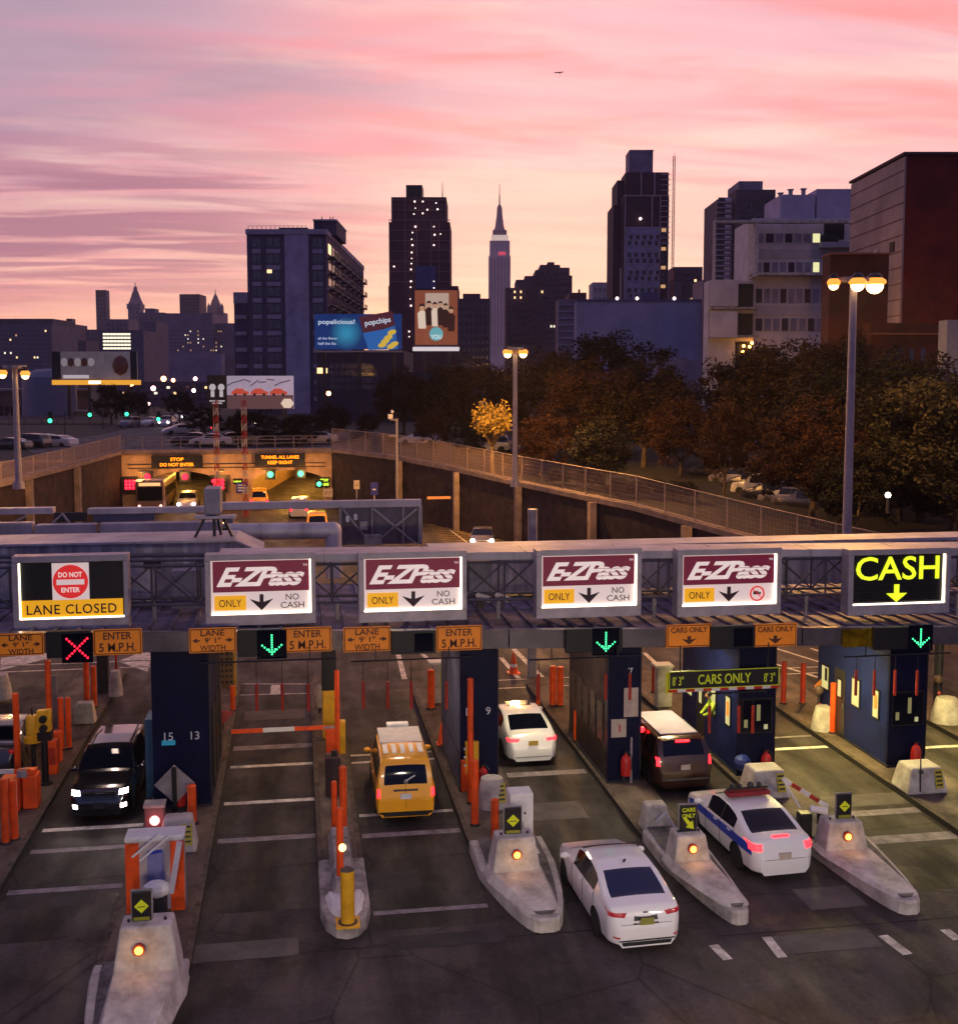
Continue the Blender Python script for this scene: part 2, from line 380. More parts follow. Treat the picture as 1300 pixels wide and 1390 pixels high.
def mesh_fence(at, tot, label, m, mw, hgt, step, start=0, off=.25):
    t = thing('mesh_fence', label, 'fence', at(start)[0]); o = at(start)[0].copy()
    s = start; prev = None; wires = MB(); rails = MB()
    while s < tot:
        p, z, u = at(s); n = Vector((-u.y, u.x, 0)); p = p-o+n*off+Vector((0,0,z))
        MB().cyl((0,0,0), (0,0,hgt), .045, n=6).build('post', m, t, loc=p)
        if prev:
            a, c = prev, p
            rails.cyl(a+Vector((0,0,hgt-.03)), c+Vector((0,0,hgt-.03)), .03, n=5); rails.cyl(a+Vector((0,0,.08)), c+Vector((0,0,.08)), .025, n=5)
            k = 26
            for i in range(1, k):
                q = a.lerp(c, i/k); wires.bar(q+Vector((0,0,.08)), q+Vector((0,0,hgt-.04)), .018)
            for i in range(1, 7): wires.bar(a+Vector((0,0,hgt*i/7)), c+Vector((0,0,hgt*i/7)), .014)
        prev = p; s += step
    rails.build('rail', m, t); wires.build('wire_mesh', mw, t)
fm = mat('fence_paint', (.30,.23,.22), .6, .2); fmw = mat('fence_wire', (.26,.18,.17), .6, .2)
mesh_fence(rat, rtot-8, 'tall wire mesh fence along the top of the right retaining wall', fm, fmw, 1.9, 2.7, off=.1)
mesh_fence(lat, 60, 'tall wire mesh fence along the top of the left retaining wall', fm, fmw, 1.35, 2.7, off=-.1)

# ---- tunnel portals
PY = 110.0
def px_x(x, y=650): return D(x, y, PY).x
def px_z(y, x=300): return D(x, y, PY).z
t = thing('tunnel_portal', 'tan concrete tunnel portal with two lit arched openings', 'tunnel portal', ((-16+3.3)/2, PY, 0)); PX0 = (-16+3.3)/2
lo, li = px_x(190)-PX0, px_x(306)-PX0; ro, ri = px_x(342)-PX0, px_x(440)-PX0; zt = 3.7
def openingpoly(x0, x1, arch):
    out = [];
    for i in range(15):
        a = i/14; x = x0+(x1-x0)*a; out.append((x, zt-arch+arch*math.sin(math.pi*a)**.6))
    return out
fr = MB(); Wp = 9.65
fr.prismy([(-Wp,-.1),(lo,-.1),(lo,2.3),(-Wp,2.3)], 0, 1.2); fr.prismy([(li,-.1),(ro,-.1),(ro,2.3),(li,2.3)], 0, 1.2); fr.prismy([(ri,-.1),(Wp,-.1),(Wp,2.3),(ri,2.3)], 0, 1.2)
def lint(x0, x1, oa, ob, arch):
    p = openingpoly(oa, ob, arch)
    for (xa, za), (xb, zb) in zip(p, p[1:]): fr.prismy([(xa,za),(xb,zb),(xb,5.3),(xa,5.3)], 0, 1.2)
fr.prismy([(-Wp,2.3),(lo,2.3),(lo,5.3),(-Wp,5.3)], 0, 1.2); fr.prismy([(li,2.3),(ro,2.3),(ro,5.3),(li,5.3)], 0, 1.2); fr.prismy([(ri,2.3),(Wp,2.3),(Wp,5.3),(ri,5.3)], 0, 1.2)
lint(lo, li, lo, li, 1.4); lint(ro, ri, ro, ri, .9)
fr.build('facade', M['portal'], t)
MB().box(-Wp-.2,-.25,5.3,Wp+.2,1.4,5.75).build('coping', M['coping'], t, bevel=.04)
for z in (4.0, 4.35): MB().box(-Wp+.6,-.12,z,Wp-.6,-.003,z+.07).build('conduit', M['dark'], t)
for nm, a, c, arch, bend in (('tunnel_tube', lo, li, 1.4, -1), ('tunnel_tube', ro, ri, .9, 1)):
    tb = MB(); loops = []
    for k in range(9):
        y = 1.2+k*6; sh = bend*.012*(y**1.6); p = openingpoly(a-.3, c+.3, arch)
        loops.append([(a-.3+sh, y, 0)]+[(x+sh, y, z+.25) for x, z in p]+[(c+.3+sh, y, 0)])
    tb.loft(loops, cap=False); tb.add(loops[-1], [tuple(range(len(loops[-1])))])
    tb.build(nm, M['tile'], t)
    for k in range(5):
        y = 3+k*7; sh = bend*.012*(y**1.6); xc = (a+c)/2+sh
        MB().box(xc-1.6,y,zt-.15,xc+1.6,y+.25,zt-.05).build('tube_light', emi('tunnel_light', (1,.55,.15), 5), t)
        lamp('POINT', (PX0+xc, PY+y, 3.0), 420 if nm and bend > 0 else 200, (1,.45,.06), .4, name='tunnel_lamp')
    MB().add([(a-.2,1.3,1.0),(a-.2,8,1.0),(a+.15,8,1.0),(a+.15,1.3,1.0)], [(0,1,2,3)]).box(a-.3,1.3,0,a+.1,20,1.0).build('kerb_wall', M['coping'], t)
MB().add([(-12,0,0),(12,0,0),(14,60,0),(-14,60,0)], [(0,1,2,3)]).build('tunnel_road', MATS['street'], loc=(PX0, PY, .006), kind='structure')
for x in (-7.9,-4.2,-.6,3.4,6.9):
    lt = MB().box(x-.2,-.4,3.72,x+.2,-.13,3.82).build('wall_lamp', M['dark'], t); MB().box(x-.15,-.36,3.68,x+.15,-.16,3.719).build('lens', emi('portal_lens', (1,.40,.08), 2.5), lt)
    lamp('POINT', (x,-1.8,3.4), 150, (1,.45,.12), .2, parent=t)
# railing over the portal
t = thing('railing', 'thin steel railing along the street edge above the tunnel portal', 'railing', (PX0, PY+1.0, 5.75))
for i in range(12): MB().cyl((0,0,0),(0,0,1.15),.05,n=6).build('post', fm, t, loc=(-9.6+i*1.745,0,0))
r_ = MB(); [r_.cyl((-9.6,0,z),(9.6,0,z),.03,n=5) for z in (.5,.85,1.15)]; r_.build('rail', fm, t)

# message boards on the portal
amber = emi('amber_led', (1,.24,.006), 2.6); grn = emi('green_led', (.08,1,.36), 2.6); redl = emi('red_led', (1,.01,.03), 4)
def led_board(x0, y0, x1, y1, lines, label, Y=PY-.5, c=amber, bold=.02):
    A, B_ = D(x0, y0, Y), D(x1, y1, Y); cx = (A.x+B_.x)/2; cz = (A.z+B_.z)/2; W_, H_ = B_.x-A.x, A.z-B_.z
    t = thing('message_board', label, 'electronic sign', (cx, Y, cz))
    MB().box(-W_/2,0,-H_/2,W_/2,.45,H_/2).build('housing', M['black'], t, bevel=.03)
    n = len(lines)
    for i, (s, f) in enumerate(lines):
        text(s, c, t, (0, -.02, H_*.24*(n-1)*(1-2*i/(max(1, n-1)))*.9 if n > 1 else 0), width=W_*f, height=H_*.27, bold=bold)
    return t
led_board(205, 619, 275, 635, [('STOP', .26), ('DO NOT ENTER', .66)], 'amber lettered electronic board reading STOP DO NOT ENTER over left tunnel')
led_board(346, 616, 414, 632, [('TUNNEL ALL LANES', .76), ('KEEP RIGHT', .5)], 'amber lettered electronic board over the right tunnel opening')
def led_dots(name, label, cat, x, y, r, c, Y=PY-.6, pat=None, group=None, hood=True):
    P = D(x, y, Y); t = thing(name, label, cat, P, group=group)
    MB().box(-r*1.5,.03,-r*1.5,r*1.5,.35,r*1.5).build('housing', M['black'], t, bevel=.02)
    m_ = MB()
    for dx, dz in (pat or [(0,0)]): m_.ball((dx*r, -.02, dz*r), r*.9 if not pat else r*.3, 8)
    m_.build('lens', c, t); return t
led_dots('signal_lamp', 'red signal lamp above the bus in the left tunnel', 'signal light', 200, 647, .33, redl)
led_dots('signal_lamp', 'red signal lamp above the oncoming SUV at left tunnel', 'signal light', 251, 647, .33, redl)
blob = [(dx*.62, dz*.62) for dx in (-1,0,1) for dz in (-1,0,1)]
led_dots('lane_signal', 'red dotted lane signal left of the left tunnel opening', 'lane signal', 176, 658, .5, redl, pat=[(a, b_*1.0) for a, b_ in blob])
led_dots('lane_signal', 'red cross of dots right of the left tunnel opening', 'lane signal', 297, 657, .55, redl, pat=blob)
led_dots('signal_lamp', 'small red lamp beside the dotted lane signal, far left of portal', 'signal light', 184.5, 654, .2, redl)
led_dots('signal_lamp', 'small red lamp beside the red cross between the tunnels', 'signal light', 289.5, 653, .2, redl)
led_dots('signal_lamp', 'green signal lamp above the right tunnel, left one of the pair', 'signal light', 367, 644, .32, grn)
led_dots('signal_lamp', 'green signal lamp above the right tunnel, right one of the pair', 'signal light', 408, 643, .32, grn)
led_dots('signal_lamp', 'green signal lamp under the yellow message sign at portal right edge', 'signal light', 433, 657, .26, grn)
led_board(316, 650, 329, 657, [('NEW', .8)], 'small green lettered board between the two tunnels', c=emi('lime_led', (.6,1,.05), 2))
led_board(433, 648, 448, 661, [('STAY', .75), ('IN LANE', .75)], 'small lime lettered board at right edge of portal', c=emi('lime_led', (.6,1,.05), 2))
P = D(328, 662, PY-.55); t = thing('sign', 'small blue sign with white lines between the tunnels', 'sign', P)
MB().box(-.5,0,-.5,.5,.05,.5).build('panel', mat('sign_blue', (.02,.03,.30), .5), t); m_ = MB(); [m_.box(-.35,-.02,z,.35,0,z+.08) for z in (-.3,-.05,.2)]; m_.build('marking', M['white'], t)
P = D(445, 669, PY-.6); t = thing('sign', 'small white height sign on right side of portal', 'sign', P)
MB().box(-.45,0,-.4,.45,.05,.4).build('panel', M['cream'], t); text("12' 1\"", M['black'], t, (0,-.02,0), width=.6, height=.3)

# ---- surface streets beyond (z about 5)
def sheetpx(name, pix, z, m, **k): return sheet(name, [G(x, y, z) for x, y in pix], m, **k)
sheetpx('cross_street', [(60,625),(480,612),(470,588),(290,566),(225,566),(150,588),(30,606)], 4.93, MATS['street'])

# ================================================================== city buildings
LIT = [emi('lit_window_warm', (1,.62,.28), 1.6), emi('lit_window_pale', (.95,.85,.62), 1.2), emi('lit_window_dim', (1,.55,.25), .5)]
WD = mat('window_dusk', (.035,.04,.07), .12, noise=0, spec=.9); WB = mat('window_black', (.008,.006,.012), .15, noise=0)
SPARK = emi('work_lamp', (1,.78,.70), 2.6)
class Bld:
    def __init__(s, name, label, cat, d, x0, x1, yt, zb=4.9, group=None):
        s.d = d; s.zb = zb; P0, P1 = Cd(x0, HOR, d), Cd(x1, HOR, d)
        s.o = (P0+P1)/2; s.root = thing(name, label, cat, (s.o.x, s.o.y, zb), -YAW, group)
        s.w = (P1-P0).length/2; s.h = Cd((x0+x1)/2, yt, d).z-zb; s.n = 0; s.extra = {}
        s.rng = random.Random(int(x0*7+x1))
    def X(s, px, py=HOR): return (Cd(px, py, s.d)-s.o).dot(rt)
    def Z(s, py, px=650): return Cd(px, py, s.d).z-s.zb
    def box(s, name, m, px0, px1, pyt, y0, y1, pyb=None, bevel=0):
        z0 = 0 if pyb is None else s.Z(pyb)
        return MB().box(s.X(px0), y0, z0, s.X(px1), y1, s.Z(pyt)).build(name, m, s.root, bevel=bevel)
    def win(s, x, y, z, w_, h_, m, face='front', name='window'):
        k = (name, round(w_,2), round(h_,2), m.name, face)
        if k not in s.extra:
            b = MB()
            if face == 'front': b.box(-w_/2,-.07,-h_/2,w_/2,.05,h_/2)
            else: b.box(-.07,-w_/2,-h_/2,.07,w_/2,h_/2)
            s.extra[k] = [b, None, []]
        e = s.extra[k]
        if s.n < 98:
            if e[1] is None: e[1] = e[0].mesh(name, m)
            put(e[1], name, s.root, (x, y, z))
        else: e[2].append((x, y, z))
        s.n += 1
    def grid(s, x0, x1, nx, z0, z1, nz, fx=.6, fz=.55, lit=.05, m=None, y=0, face='front', xs=0, lits=None):
        """window grid on a face; x0..x1 runs along the face, in metres, local"""
        m = m or WD
        for j in range(nz):
            for i in range(nx):
                u = x0+(x1-x0)*(i+.5)/nx; z = z0+(z1-z0)*(j+.5)/nz
                q = s.rng.choice(lits or LIT) if s.rng.random() < lit else m
                if face == 'front': s.win(u, y, z, abs(x1-x0)/nx*fx, (z1-z0)/nz*fz, q)
                else: s.win(xs, u, z, abs(x1-x0)/nx*fx, (z1-z0)/nz*fz, q, 'side')
    def pgrid(s, px0, px1, nx, pt, pb, nz, **k): s.grid(s.X(px0), s.X(px1), nx, s.Z(pb), s.Z(pt), nz, **k)
    def end(s):
        b = MB(); ms = []; any_ = False
        for k, e in s.extra.items():
            if not e[2]: continue
            mm = bpy.data.materials[k[3]]
            if mm not in ms: ms.append(mm)
            b.mi = ms.index(mm); any_ = True
            for x, y, z in e[2]: b.add([(a+x, c+y, f+z) for a, c, f in e[0].v], e[0].f)
        if any_: b.build('windows', ms, s.root, kind='stuff')
def wall(name, c, **k): return mat(name, tuple(v*1.35 for v in c) if c else c, .85, **{**dict(noise=.18, nscale=.25), **k})

# far-left low-rise
s = Bld('office_block', 'long low office block with scattered lit windows at the far left skyline', 'building', 620, -60, 72, 432)
s.box('wall', wall('slate_wall', (.085,.075,.12)), -60, 72, 440, 0, 40); s.box('roof', wall('roof_dark', (.06,.05,.08)), -20, 71, 432, 3, 38, 442)
s.pgrid(2, 70, 17, 446, 500, 9, fx=.5, fz=.42, lit=.09); s.end()
for (x0,x1,yt,d,c,lb) in ((62,118,462,700,(.07,.055,.09),'low dark building right of the long office block'), (118,136,447,900,(.10,.07,.10),'short mauve building left of the slender glass tower'), (86,104,440,950,(.10,.07,.10),'small block with rooftop tank on the left skyline'),
    (146,176,433,1000,(.11,.085,.13),'plain block between slender tower and clock tower'), (190,225,424,1100,(.12,.09,.14),'pale block right of the clock tower'), (196,214,436,800,(.09,.07,.12),'narrow block low on the left skyline'),
    (300,322,441,1000,(.10,.08,.12),'block under the lantern tower at its right'), (620,665,405,420,(.075,.045,.06),'low brown building between the poster and the art deco tower'),
    (803,829,383,900,(.22,.20,.25),'small pale grey block on the skyline left of the hoist tower')):
    s = Bld('city_block', lb, 'building', d, x0, x1, yt); s.box('wall', wall('city_wall_%d' % x0, c), x0, x1, yt, 0, 30)
    if x0 == 86: s.box('water_tank', M['dark'], 90, 98, 432, 4, 12, 441)
    if x0 == 190: s.box('roof_plant', wall('slate_wall', 0), 197, 210, 418, 5, 20, 425)
    if x0 == 620: s.box('roof_plant', wall('city_wall_620', c), 628, 652, 397, 5, 20, 406)
    nx = max(3, int((x1-x0)/6)); s.pgrid(x0+1, x1-1, nx, yt+4, 500, 9, fx=.5, fz=.45, lit=.02); s.end()
s = Bld('slender_tower', 'slender dark glass tower on the left skyline', 'building', 1500, 133, 147, 394)
s.box('shaft', wall('slender_wall', (.075,.06,.10), nscale=.05), 133, 147, 394, 0, 14); s.box('crown', M['dark'], 133.4, 146.6, 393.4, -.4, 14.4, 403)
s.pgrid(134, 146, 3, 405, 500, 18, fx=.7, fz=.3, lit=0, m=WB); s.end()
s = Bld('clock_tower', 'campanile tower with pyramid roof and lantern spire on the left skyline', 'building', 1500, 175, 193, 383)
mw_ = wall('campanile_stone', (.16,.125,.17), nscale=.1)
s.box('shaft', mw_, 176, 192, 418, 0, 18); s.box('belfry', mw_, 174.8, 193.2, 412, -1, 19, 419)
cx = s.X(184); r0 = s.X(192)-cx
MB().lathe([(r0*1.3,s.Z(412)),(r0*.95,s.Z(406)),(r0*.45,s.Z(394)),(r0*.34,s.Z(393.9)),(r0*.30,s.Z(389)),(r0*.1,s.Z(388)),(.3,s.Z(382))], (cx,9,0), 4).build('spire', mw_, s.root)
s.pgrid(178, 190, 3, 421, 500, 12, fx=.4, fz=.5, lit=0); s.end()
s = Bld('hospital_block', 'wide pale purple block with rows of small lit windows left of the tall dark slab', 'building', 900, 225, 305, 425)
s.box('wall', wall('hospital_wall', (.13,.10,.155), nscale=.08), 225, 290, 425, 0, 50); s.box('wing', wall('hospital_wall2', (.115,.09,.14), nscale=.08), 290, 322, 438, 6, 50)
s.box('podium', wall('hospital_wall3', (.15,.13,.22), nscale=.08), 231, 306, 480, -12, 0)
s.pgrid(227, 303, 22, 447, 478, 6, fx=.4, fz=.35, lit=.16, lits=[LIT[2], LIT[2], LIT[1]]); s.end()
s = Bld('office_tower', 'square brown tower rising behind the wide purple block', 'building', 1200, 246, 273, 399)
s.box('wall', wall('brown_tower', (.10,.055,.08), nscale=.05), 246, 273, 399, 0, 30); s.pgrid(247, 272, 6, 404, 425, 5, fx=.7, fz=.3, lit=0, m=WB); s.end()
s = Bld('lantern_tower', 'tower with a pale pyramid roof and pinnacles right of the square brown tower', 'building', 1500, 278, 305, 392)
s.box('shaft', mw_, 278, 305, 424, 0, 26); cx = s.X(291.5); r0 = s.X(299)-cx
MB().lathe([(r0*1.35,s.Z(424)),(r0*1.2,s.Z(417)),(r0*.3,s.Z(400)),(r0*.1,s.Z(398)),(.3,s.Z(391))], (cx,13,0), 8).build('pyramid_roof', wall('gilded_roof', (.30,.20,.16)), s.root)
for px in (280, 285, 298, 303): MB().lathe([(2.2,s.Z(424)),(2,s.Z(416)),(.2,s.Z(411))], (s.X(px),1,0), 6).build('pinnacle', mw_, s.root)
s.end()
s = Bld('parking_office', 'low building with continuous bands of pale lit windows on the left', 'building', 520, 139, 182, 450)
s.box('wall', wall('slate_wall', 0), 136, 196, 448, 0, 30)
for i in range(5):
    z = s.Z(453.5+i*4.8)
    for k in range(8): s.win(s.X(143.5+k*4.7), 0, z, s.X(147.8)-s.X(143.5), .9, LIT[1])
s.end()

# tall dark slab with balconies
s = Bld('apartment_slab', 'tall slab with a blank grey stair tower and balconied side, left of centre', 'building', 250, 338, 445, 311)
fl = (Cd(400,340,250).z-Cd(400,362.3,250).z)
wl = wall('slab_wall', (.06,.045,.085)); gr_ = wall('slab_grey', (.27,.24,.33), nscale=.3); sp_ = wall('spandrel', (.24,.21,.28))
s.box('wall', wl, 338, 445, 311, 0, 80); s.box('wing', wl, 318, 338, 396, 1, 30); s.box('wing_parapet', sp_, 317.6, 338, 396, .8, 30.2, 411)
s.box('stair_tower', gr_, 389, 421, 318, -.35, 3); s.box('cornice', sp_, 337, 446, 311, -.5, 80.4, 318)
s.box('roof_plant', wl, 421, 453, 292, 8, 26, 312); s.box('plant_cap', sp_, 420.4, 453.6, 290.6, 7.5, 26.5, 293)
for px in (432, 443.5, 447.5): MB().cyl((s.X(px),9,s.Z(292)),(s.X(px),9,s.Z(286)),.12,n=6).build('roof_pipe', M['dark'], s.root)
s.box('roof_clutter', M['dark'], 376, 415, 304.5, 5, 9, 312); s.box('roof_clutter', M['dark'], 345, 357, 306.5, 5, 9, 312)
rl = MB(); [rl.cyl((s.X(px),.3,s.Z(311)),(s.X(px),.3,s.Z(306)),.05,n=4) for px in range(340, 420, 6)]; rl.bar((s.X(340),.3,s.Z(306)),(s.X(418),.3,s.Z(306)),.06); rl.build('roof_railing', M['dark'], s.root)
for i in range(10):
    yb = 340+i*22.3; z = s.Z(yb, 390)
    for a, c in (((345,357),0),((364,383),0),((426,440),0)):
        b = MB().box(s.X(a[0]),-.18,z-.55,s.X(a[1]),-.004,z+.35); b.build('spandrel_panel', sp_, s.root)
        xm = (s.X(a[0])+s.X(a[1]))/2; w_ = s.X(a[1])-s.X(a[0])
        for q in (-.25,.25): s.win(xm+q*w_, 0, z+1.75, w_*.42, 1.9, WD)
    if i > 3:
        b = MB().box(s.X(320),.75,z-.5,s.X(335),.996,z+.3); b.build('spandrel_panel', sp_, s.root)
s.win(s.X(368),-.05,s.Z(366),1.0,1.4,LIT[0],name='lit_window')
xs = s.X(445); b = MB()
for i in range(10):                                    # balconies down the right-hand side
    z = s.Z(331+i*22.3)
    s.grid(2, 79, 12, z-1.9, z+.7, 1, fx=.7, fz=.8, lit=.02, face='side', xs=xs, m=mat('window_reflect', (.5,.35,.38), .08, .6, noise=0) if i < 4 else WD)  # upper rows: pinkish reflection put into the pane colour
    for k in range(7):
        q = MB().box(xs,2+k*11,z-2.6,xs+1.5,9+k*11,z-2.4); q.box(xs+1.44,2+k*11,z-2.4,xs+1.5,9+k*11,z-2.35)
        for j in range(11): q.bar((xs+1.47,2+k*11+j*.7,z-2.4),(xs+1.47,2+k*11+j*.7,z-1.4),.05)
        q.bar((xs+1.47,2+k*11,z-1.4),(xs+1.47,9+k*11,z-1.4),.08); q.build('balcony', M['dark'], s.root)
    MB().box(xs,0,z-2.75,xs+.2,80,z-2.45).build('floor_band', sp_, s.root)
s.end()
# building behind the blue billboard
s = Bld('warehouse', 'dark low warehouse beneath the blue snack billboard', 'building', 205, 430, 560, 475)
s.box('wall', wall('warehouse_wall', (.035,.028,.05)), 430, 548, 475, 0, 30); s.box('annex', wall('warehouse_wall', 0), 530, 625, 505, 2, 30)
s.pgrid(447, 512, 9, 492, 530, 4, fx=.8, fz=.75, lit=0, m=WD); s.win(s.X(436),-.02,s.Z(503),1.4,1,LIT[0]); s.win(s.X(441),-.02,s.Z(503),.9,.9,LIT[0]); s.end()
# dark tower under construction
s = Bld('construction_tower', 'dark unfinished tower with strings of white work lamps and a roof mast', 'building', 430, 528, 612, 266)
wall('slab_edge', (.20,.10,.12))
dk = wall('dark_concrete', (.040,.020,.034), nscale=.15); dk2 = wall('dark_brick', (.075,.025,.035), nscale=.15)
s.box('core', dk2, 532, 606, 266, 2, 26); s.box('core', dk2, 529, 611, 301, 0, 28); s.box('podium', dk2, 528, 622, 388, -.5, 30)
s.box('roof_plant', M['black'], 551, 573, 247, 6, 18, 267)
MB().cyl((s.X(600),10,s.Z(266)),(s.X(600),10,s.Z(241)),.25,.1,n=6).build('mast', M['dark'], s.root)
for i in range(27):
    yy = 270+i*7.0
    if yy > 296: s.box('floor_slab', wall('slab_edge', (.20,.10,.12)), 529, 611.5, yy, -.35, .0-.004, yy+1.0) if i % 2 == 0 and i < 20 else None
    elif i % 2 == 0: s.box('floor_slab', wall('slab_edge', 0), 532, 606.5, yy, 1.2, 1.996, yy+.9)
for px in (550, 566, 585, 596): s.box('column_strip', wall('slab_edge', 0), px, px+1.2, 301 if px != 550 else 270, -.5, -.36, 385)
s.box('blue_netting', wall('netting', (.05,.055,.16)), 565, 592, 361, -.9, -.51, 392)
lampx = [(563,274),(566,274),(574,274),(564,283),(573,284),(562,291),(574,290),(561,307),(564,308),(560,316),(565,318),(559,325),(560,333),(563,341),(559,343),(559,351),(562,357),(558.5,358),(558,366),(559,374),(558,382),(557.5,390),(558,398),(557,406),(558,415),(555,442),(555.5,450),(555.5,457),(579,277),(592,276),(580,285),(589,285),(594,284.5),(589,308),(604,311),(598,318),(590,319),(589,325),(589,333),(589,382),(597,384),(589,391),(535,362)]
for q_, (px, py) in enumerate(lampx):
    if q_ % 3 == 1: continue
    MB().ball((0,0,0), (.34,.24,.30,.20)[q_ % 4], 6).build('work_lamp', SPARK, s.root, loc=(s.X(px, py), -1.3, s.Z(py)))
s.end()
# art deco skyscraper
s = Bld('skyscraper', 'art deco skyscraper with stepped crown and needle spire at the centre of the skyline', 'building', 2550, 663, 693, 247)
st = wall('deco_stone', (.42,.30,.36), nscale=.02); Zz = s.Z
def ST(name, a, b_, yt, yb, dep, m=st): return s.box(name, m, a, b_, yt, 25-dep/2, 25+dep/2, yb)
ST('shaft', 663, 692.5, 347, None, 50); ST('setback', 664.5, 691.5, 326, 347, 42)
ST('crown', 666.5, 689.5, 318, 326, 34, emi('crown_light', (1,.75,.62), .55, (.4,.3,.28))); ST('crown', 668.5, 687.5, 311, 318, 28, wall('deco_dark', (.12,.07,.10)))
cx = s.X(677.8)
MB().lathe([(13,Zz(311)),(10,Zz(306)),(6.5,Zz(290)),(5.6,Zz(280)),(3.6,Zz(276)),(1.6,Zz(275)),(1.3,Zz(262)),(.7,Zz(261)),(.6,Zz(247))], (cx,25,0), 10, ).build('spire', wall('deco_spire', (.26,.17,.18)), s.root)
s.box('red_light_band', emi('red_glow', (1,.08,.14), .5, (.3,.1,.12)), 676, 686, 341, 3.4, 3.6, 346)
for px in (666.5, 671, 675.5, 680, 684.5, 689): s.box('window_strip', wall('deco_dark', 0), px-.7, px+.7, 350, -.6, -.1, 470)
s.end()
# stepped apartments
s = Bld('apartment_block', 'stepped brown apartment block right of the art deco tower', 'building', 520, 686, 772, 355)
br = wall('brown_brick', (.095,.050,.070), nscale=.1)
for i, (a, b_, yt, y0) in enumerate(((686,700,390,2),(700,712,379,1.5),(712,726,374,1),(726,738,366,.5),(738,772,363,0),(733,760,358,4),(744,753,353,8))):
    s.box('wing', br, a, b_, yt, y0, 26)
s.box('side_wing', br, 772, 777, 372, 6, 26)
s.pgrid(688, 770, 20, 392, 470, 10, fx=.5, fz=.4, lit=.02, m=WB, y=-.02); s.pgrid(728, 770, 10, 368, 390, 3, fx=.5, fz=.4, lit=0, m=WB, y=-.02); s.end()
s = Bld('city_block', 'dark red building with rooftop chimneys left of the blue warehouse', 'building', 330, 757, 795, 397)
s.box('wall', wall('red_block', (.09,.035,.04)), 772, 795, 397, 0, 20); s.box('wing', wall('pale_block', (.15,.11,.14)), 757, 780, 406, -1, 12)
s.box('chimney', wall('red_block', 0), 786, 788, 391, 4, 6, 398)
for i in range(7): s.box('floor_band', wall('city_wall_803', 0), 757, 778, 413+i*9, -1.3, -1.004, 415+i*9)
s.end()
# hoist tower
s = Bld('hoist_tower', 'half clad tower under construction with an orange hoist mast on its right', 'building', 380, 830, 908, 198)
dr = wall('core_red', (.045,.018,.030), nscale=.15); cl = wall('clad_panel', (.26,.23,.33), nscale=.3); pk = wall('pale_edge', (.36,.25,.28))
s.box('crown_box', wall('crown_grey', (.17,.14,.20)), 854, 886, 198, 6, 16, 234); s.box('crown_rim', pk, 854, 886.5, 198, 5.8, 16.2, 200)
s.box('core', dr, 847, 905, 232, 2, 14); s.box('core', dr, 843, 904.5, 266, 0, 16); s.box('core_step', dr, 832, 846, 275, 4, 22); s.box('core_step', dr, 838, 848, 240, 6, 22)
s.box('cladding', cl, 845, 893, 308, -.4, -.004)
for i in range(14):
    yy = 236+i*7.2
    s.box('floor_edge', pk, 893, 905.5, yy, -.6, -.41 if i < 30 else 0, yy+1)
for (a, c, t0, t1) in ((866,867.2,234,266),(884,885.2,234,266),(845,846.2,266,410),(881,882.4,266,308),(892,893,266,410)): s.box('column_strip', pk, a, c, t0, -.75, -.41, t1)
s.box('floor_edge', pk, 843, 893, 265, -.75, -.41, 266.4); s.box('white_fin', pk, 841, 843.5, 363, 1, 3, 410)
for j in range(12):
    yy = 311+j*8
    s.box('cladding_joint', pk, 846, 892, yy-1.2, -.55, -.41, yy-.8)
    for px in (852, 861, 870, 879, 888):
        if (j+px) % 3: s.win(s.X(px+(j % 2)*2), -.42, s.Z(yy+3), 1.0, 1.3, WB)
for j in range(10): s.win(s.X(898), -.02, s.Z(312+j*8.5), 1.5, 1.1, LIT[2] if j % 3 == 0 else WD)
MB().ball((s.X(866),-.8,s.Z(297)),.5,6).build('work_lamp', SPARK, s.root)
hm = MB(); x0, x1 = s.X(909.5), s.X(912); z = 0; hz = s.Z(211)
for xx in (x0, x1):
    for yy in (0, .7): hm.bar((xx,yy,0),(xx,yy,hz),.12)
while z < hz: hm.bar((x0,0,z),(x1,0,z+1.5),.09); hm.bar((x0,0,z),(x1,0,z),.09); z += 1.5
hm.build('hoist_mast', mat('hoist_orange', (.50,.12,.07), .6), s.root); s.end()
s = Bld('office_block', 'dark square office block behind the hoist tower at its right', 'building', 420, 905, 951, 362)
s.box('wall', wall('dark_block', (.085,.05,.085)), 912, 951, 362, 0, 26); s.box('wing', wall('dark_block2', (.12,.09,.13)), 905, 922, 382, -2, 20); s.pgrid(914, 949, 7, 368, 410, 5, fx=.6, fz=.4, lit=.04, m=WB); s.end()
# blue warehouse
s = Bld('storage_building', 'big blank blue painted warehouse wall above the trees right of centre', 'building', 190, 782, 950, 408)
s.box('wall', mat('blue_wall', (.24,.245,.39), .85, noise=.12, nscale=.25), 782, 950, 408, 0, 5); s.box('parapet', wall('blue_parapet', (.05,.05,.13)), 781.6, 950.4, 406, -.2, 5.2, 409)
s.box('roof_plant', wall('blue_parapet', 0), 868, 893, 396, 1, 4, 407)
for px in (836, 863, 913): MB().ball((s.X(px),-.3,s.Z(405)),.28,6).build('roof_light', SPARK, s.root)
s.box('pilaster', wall('mauve_strip', (.20,.14,.16)), 950, 957, 380, -1, 8); s.end()
s = Bld('house', 'low grey house roof among the trees below the blue warehouse', 'building', 150, 890, 950, 488)
s.box('wall', wall('grey_house', (.13,.13,.20)), 890, 950, 488, 0, 3); s.box('roof_plant', wall('grey_house', 0), 922, 936, 484, 2, 4, 489); s.end()
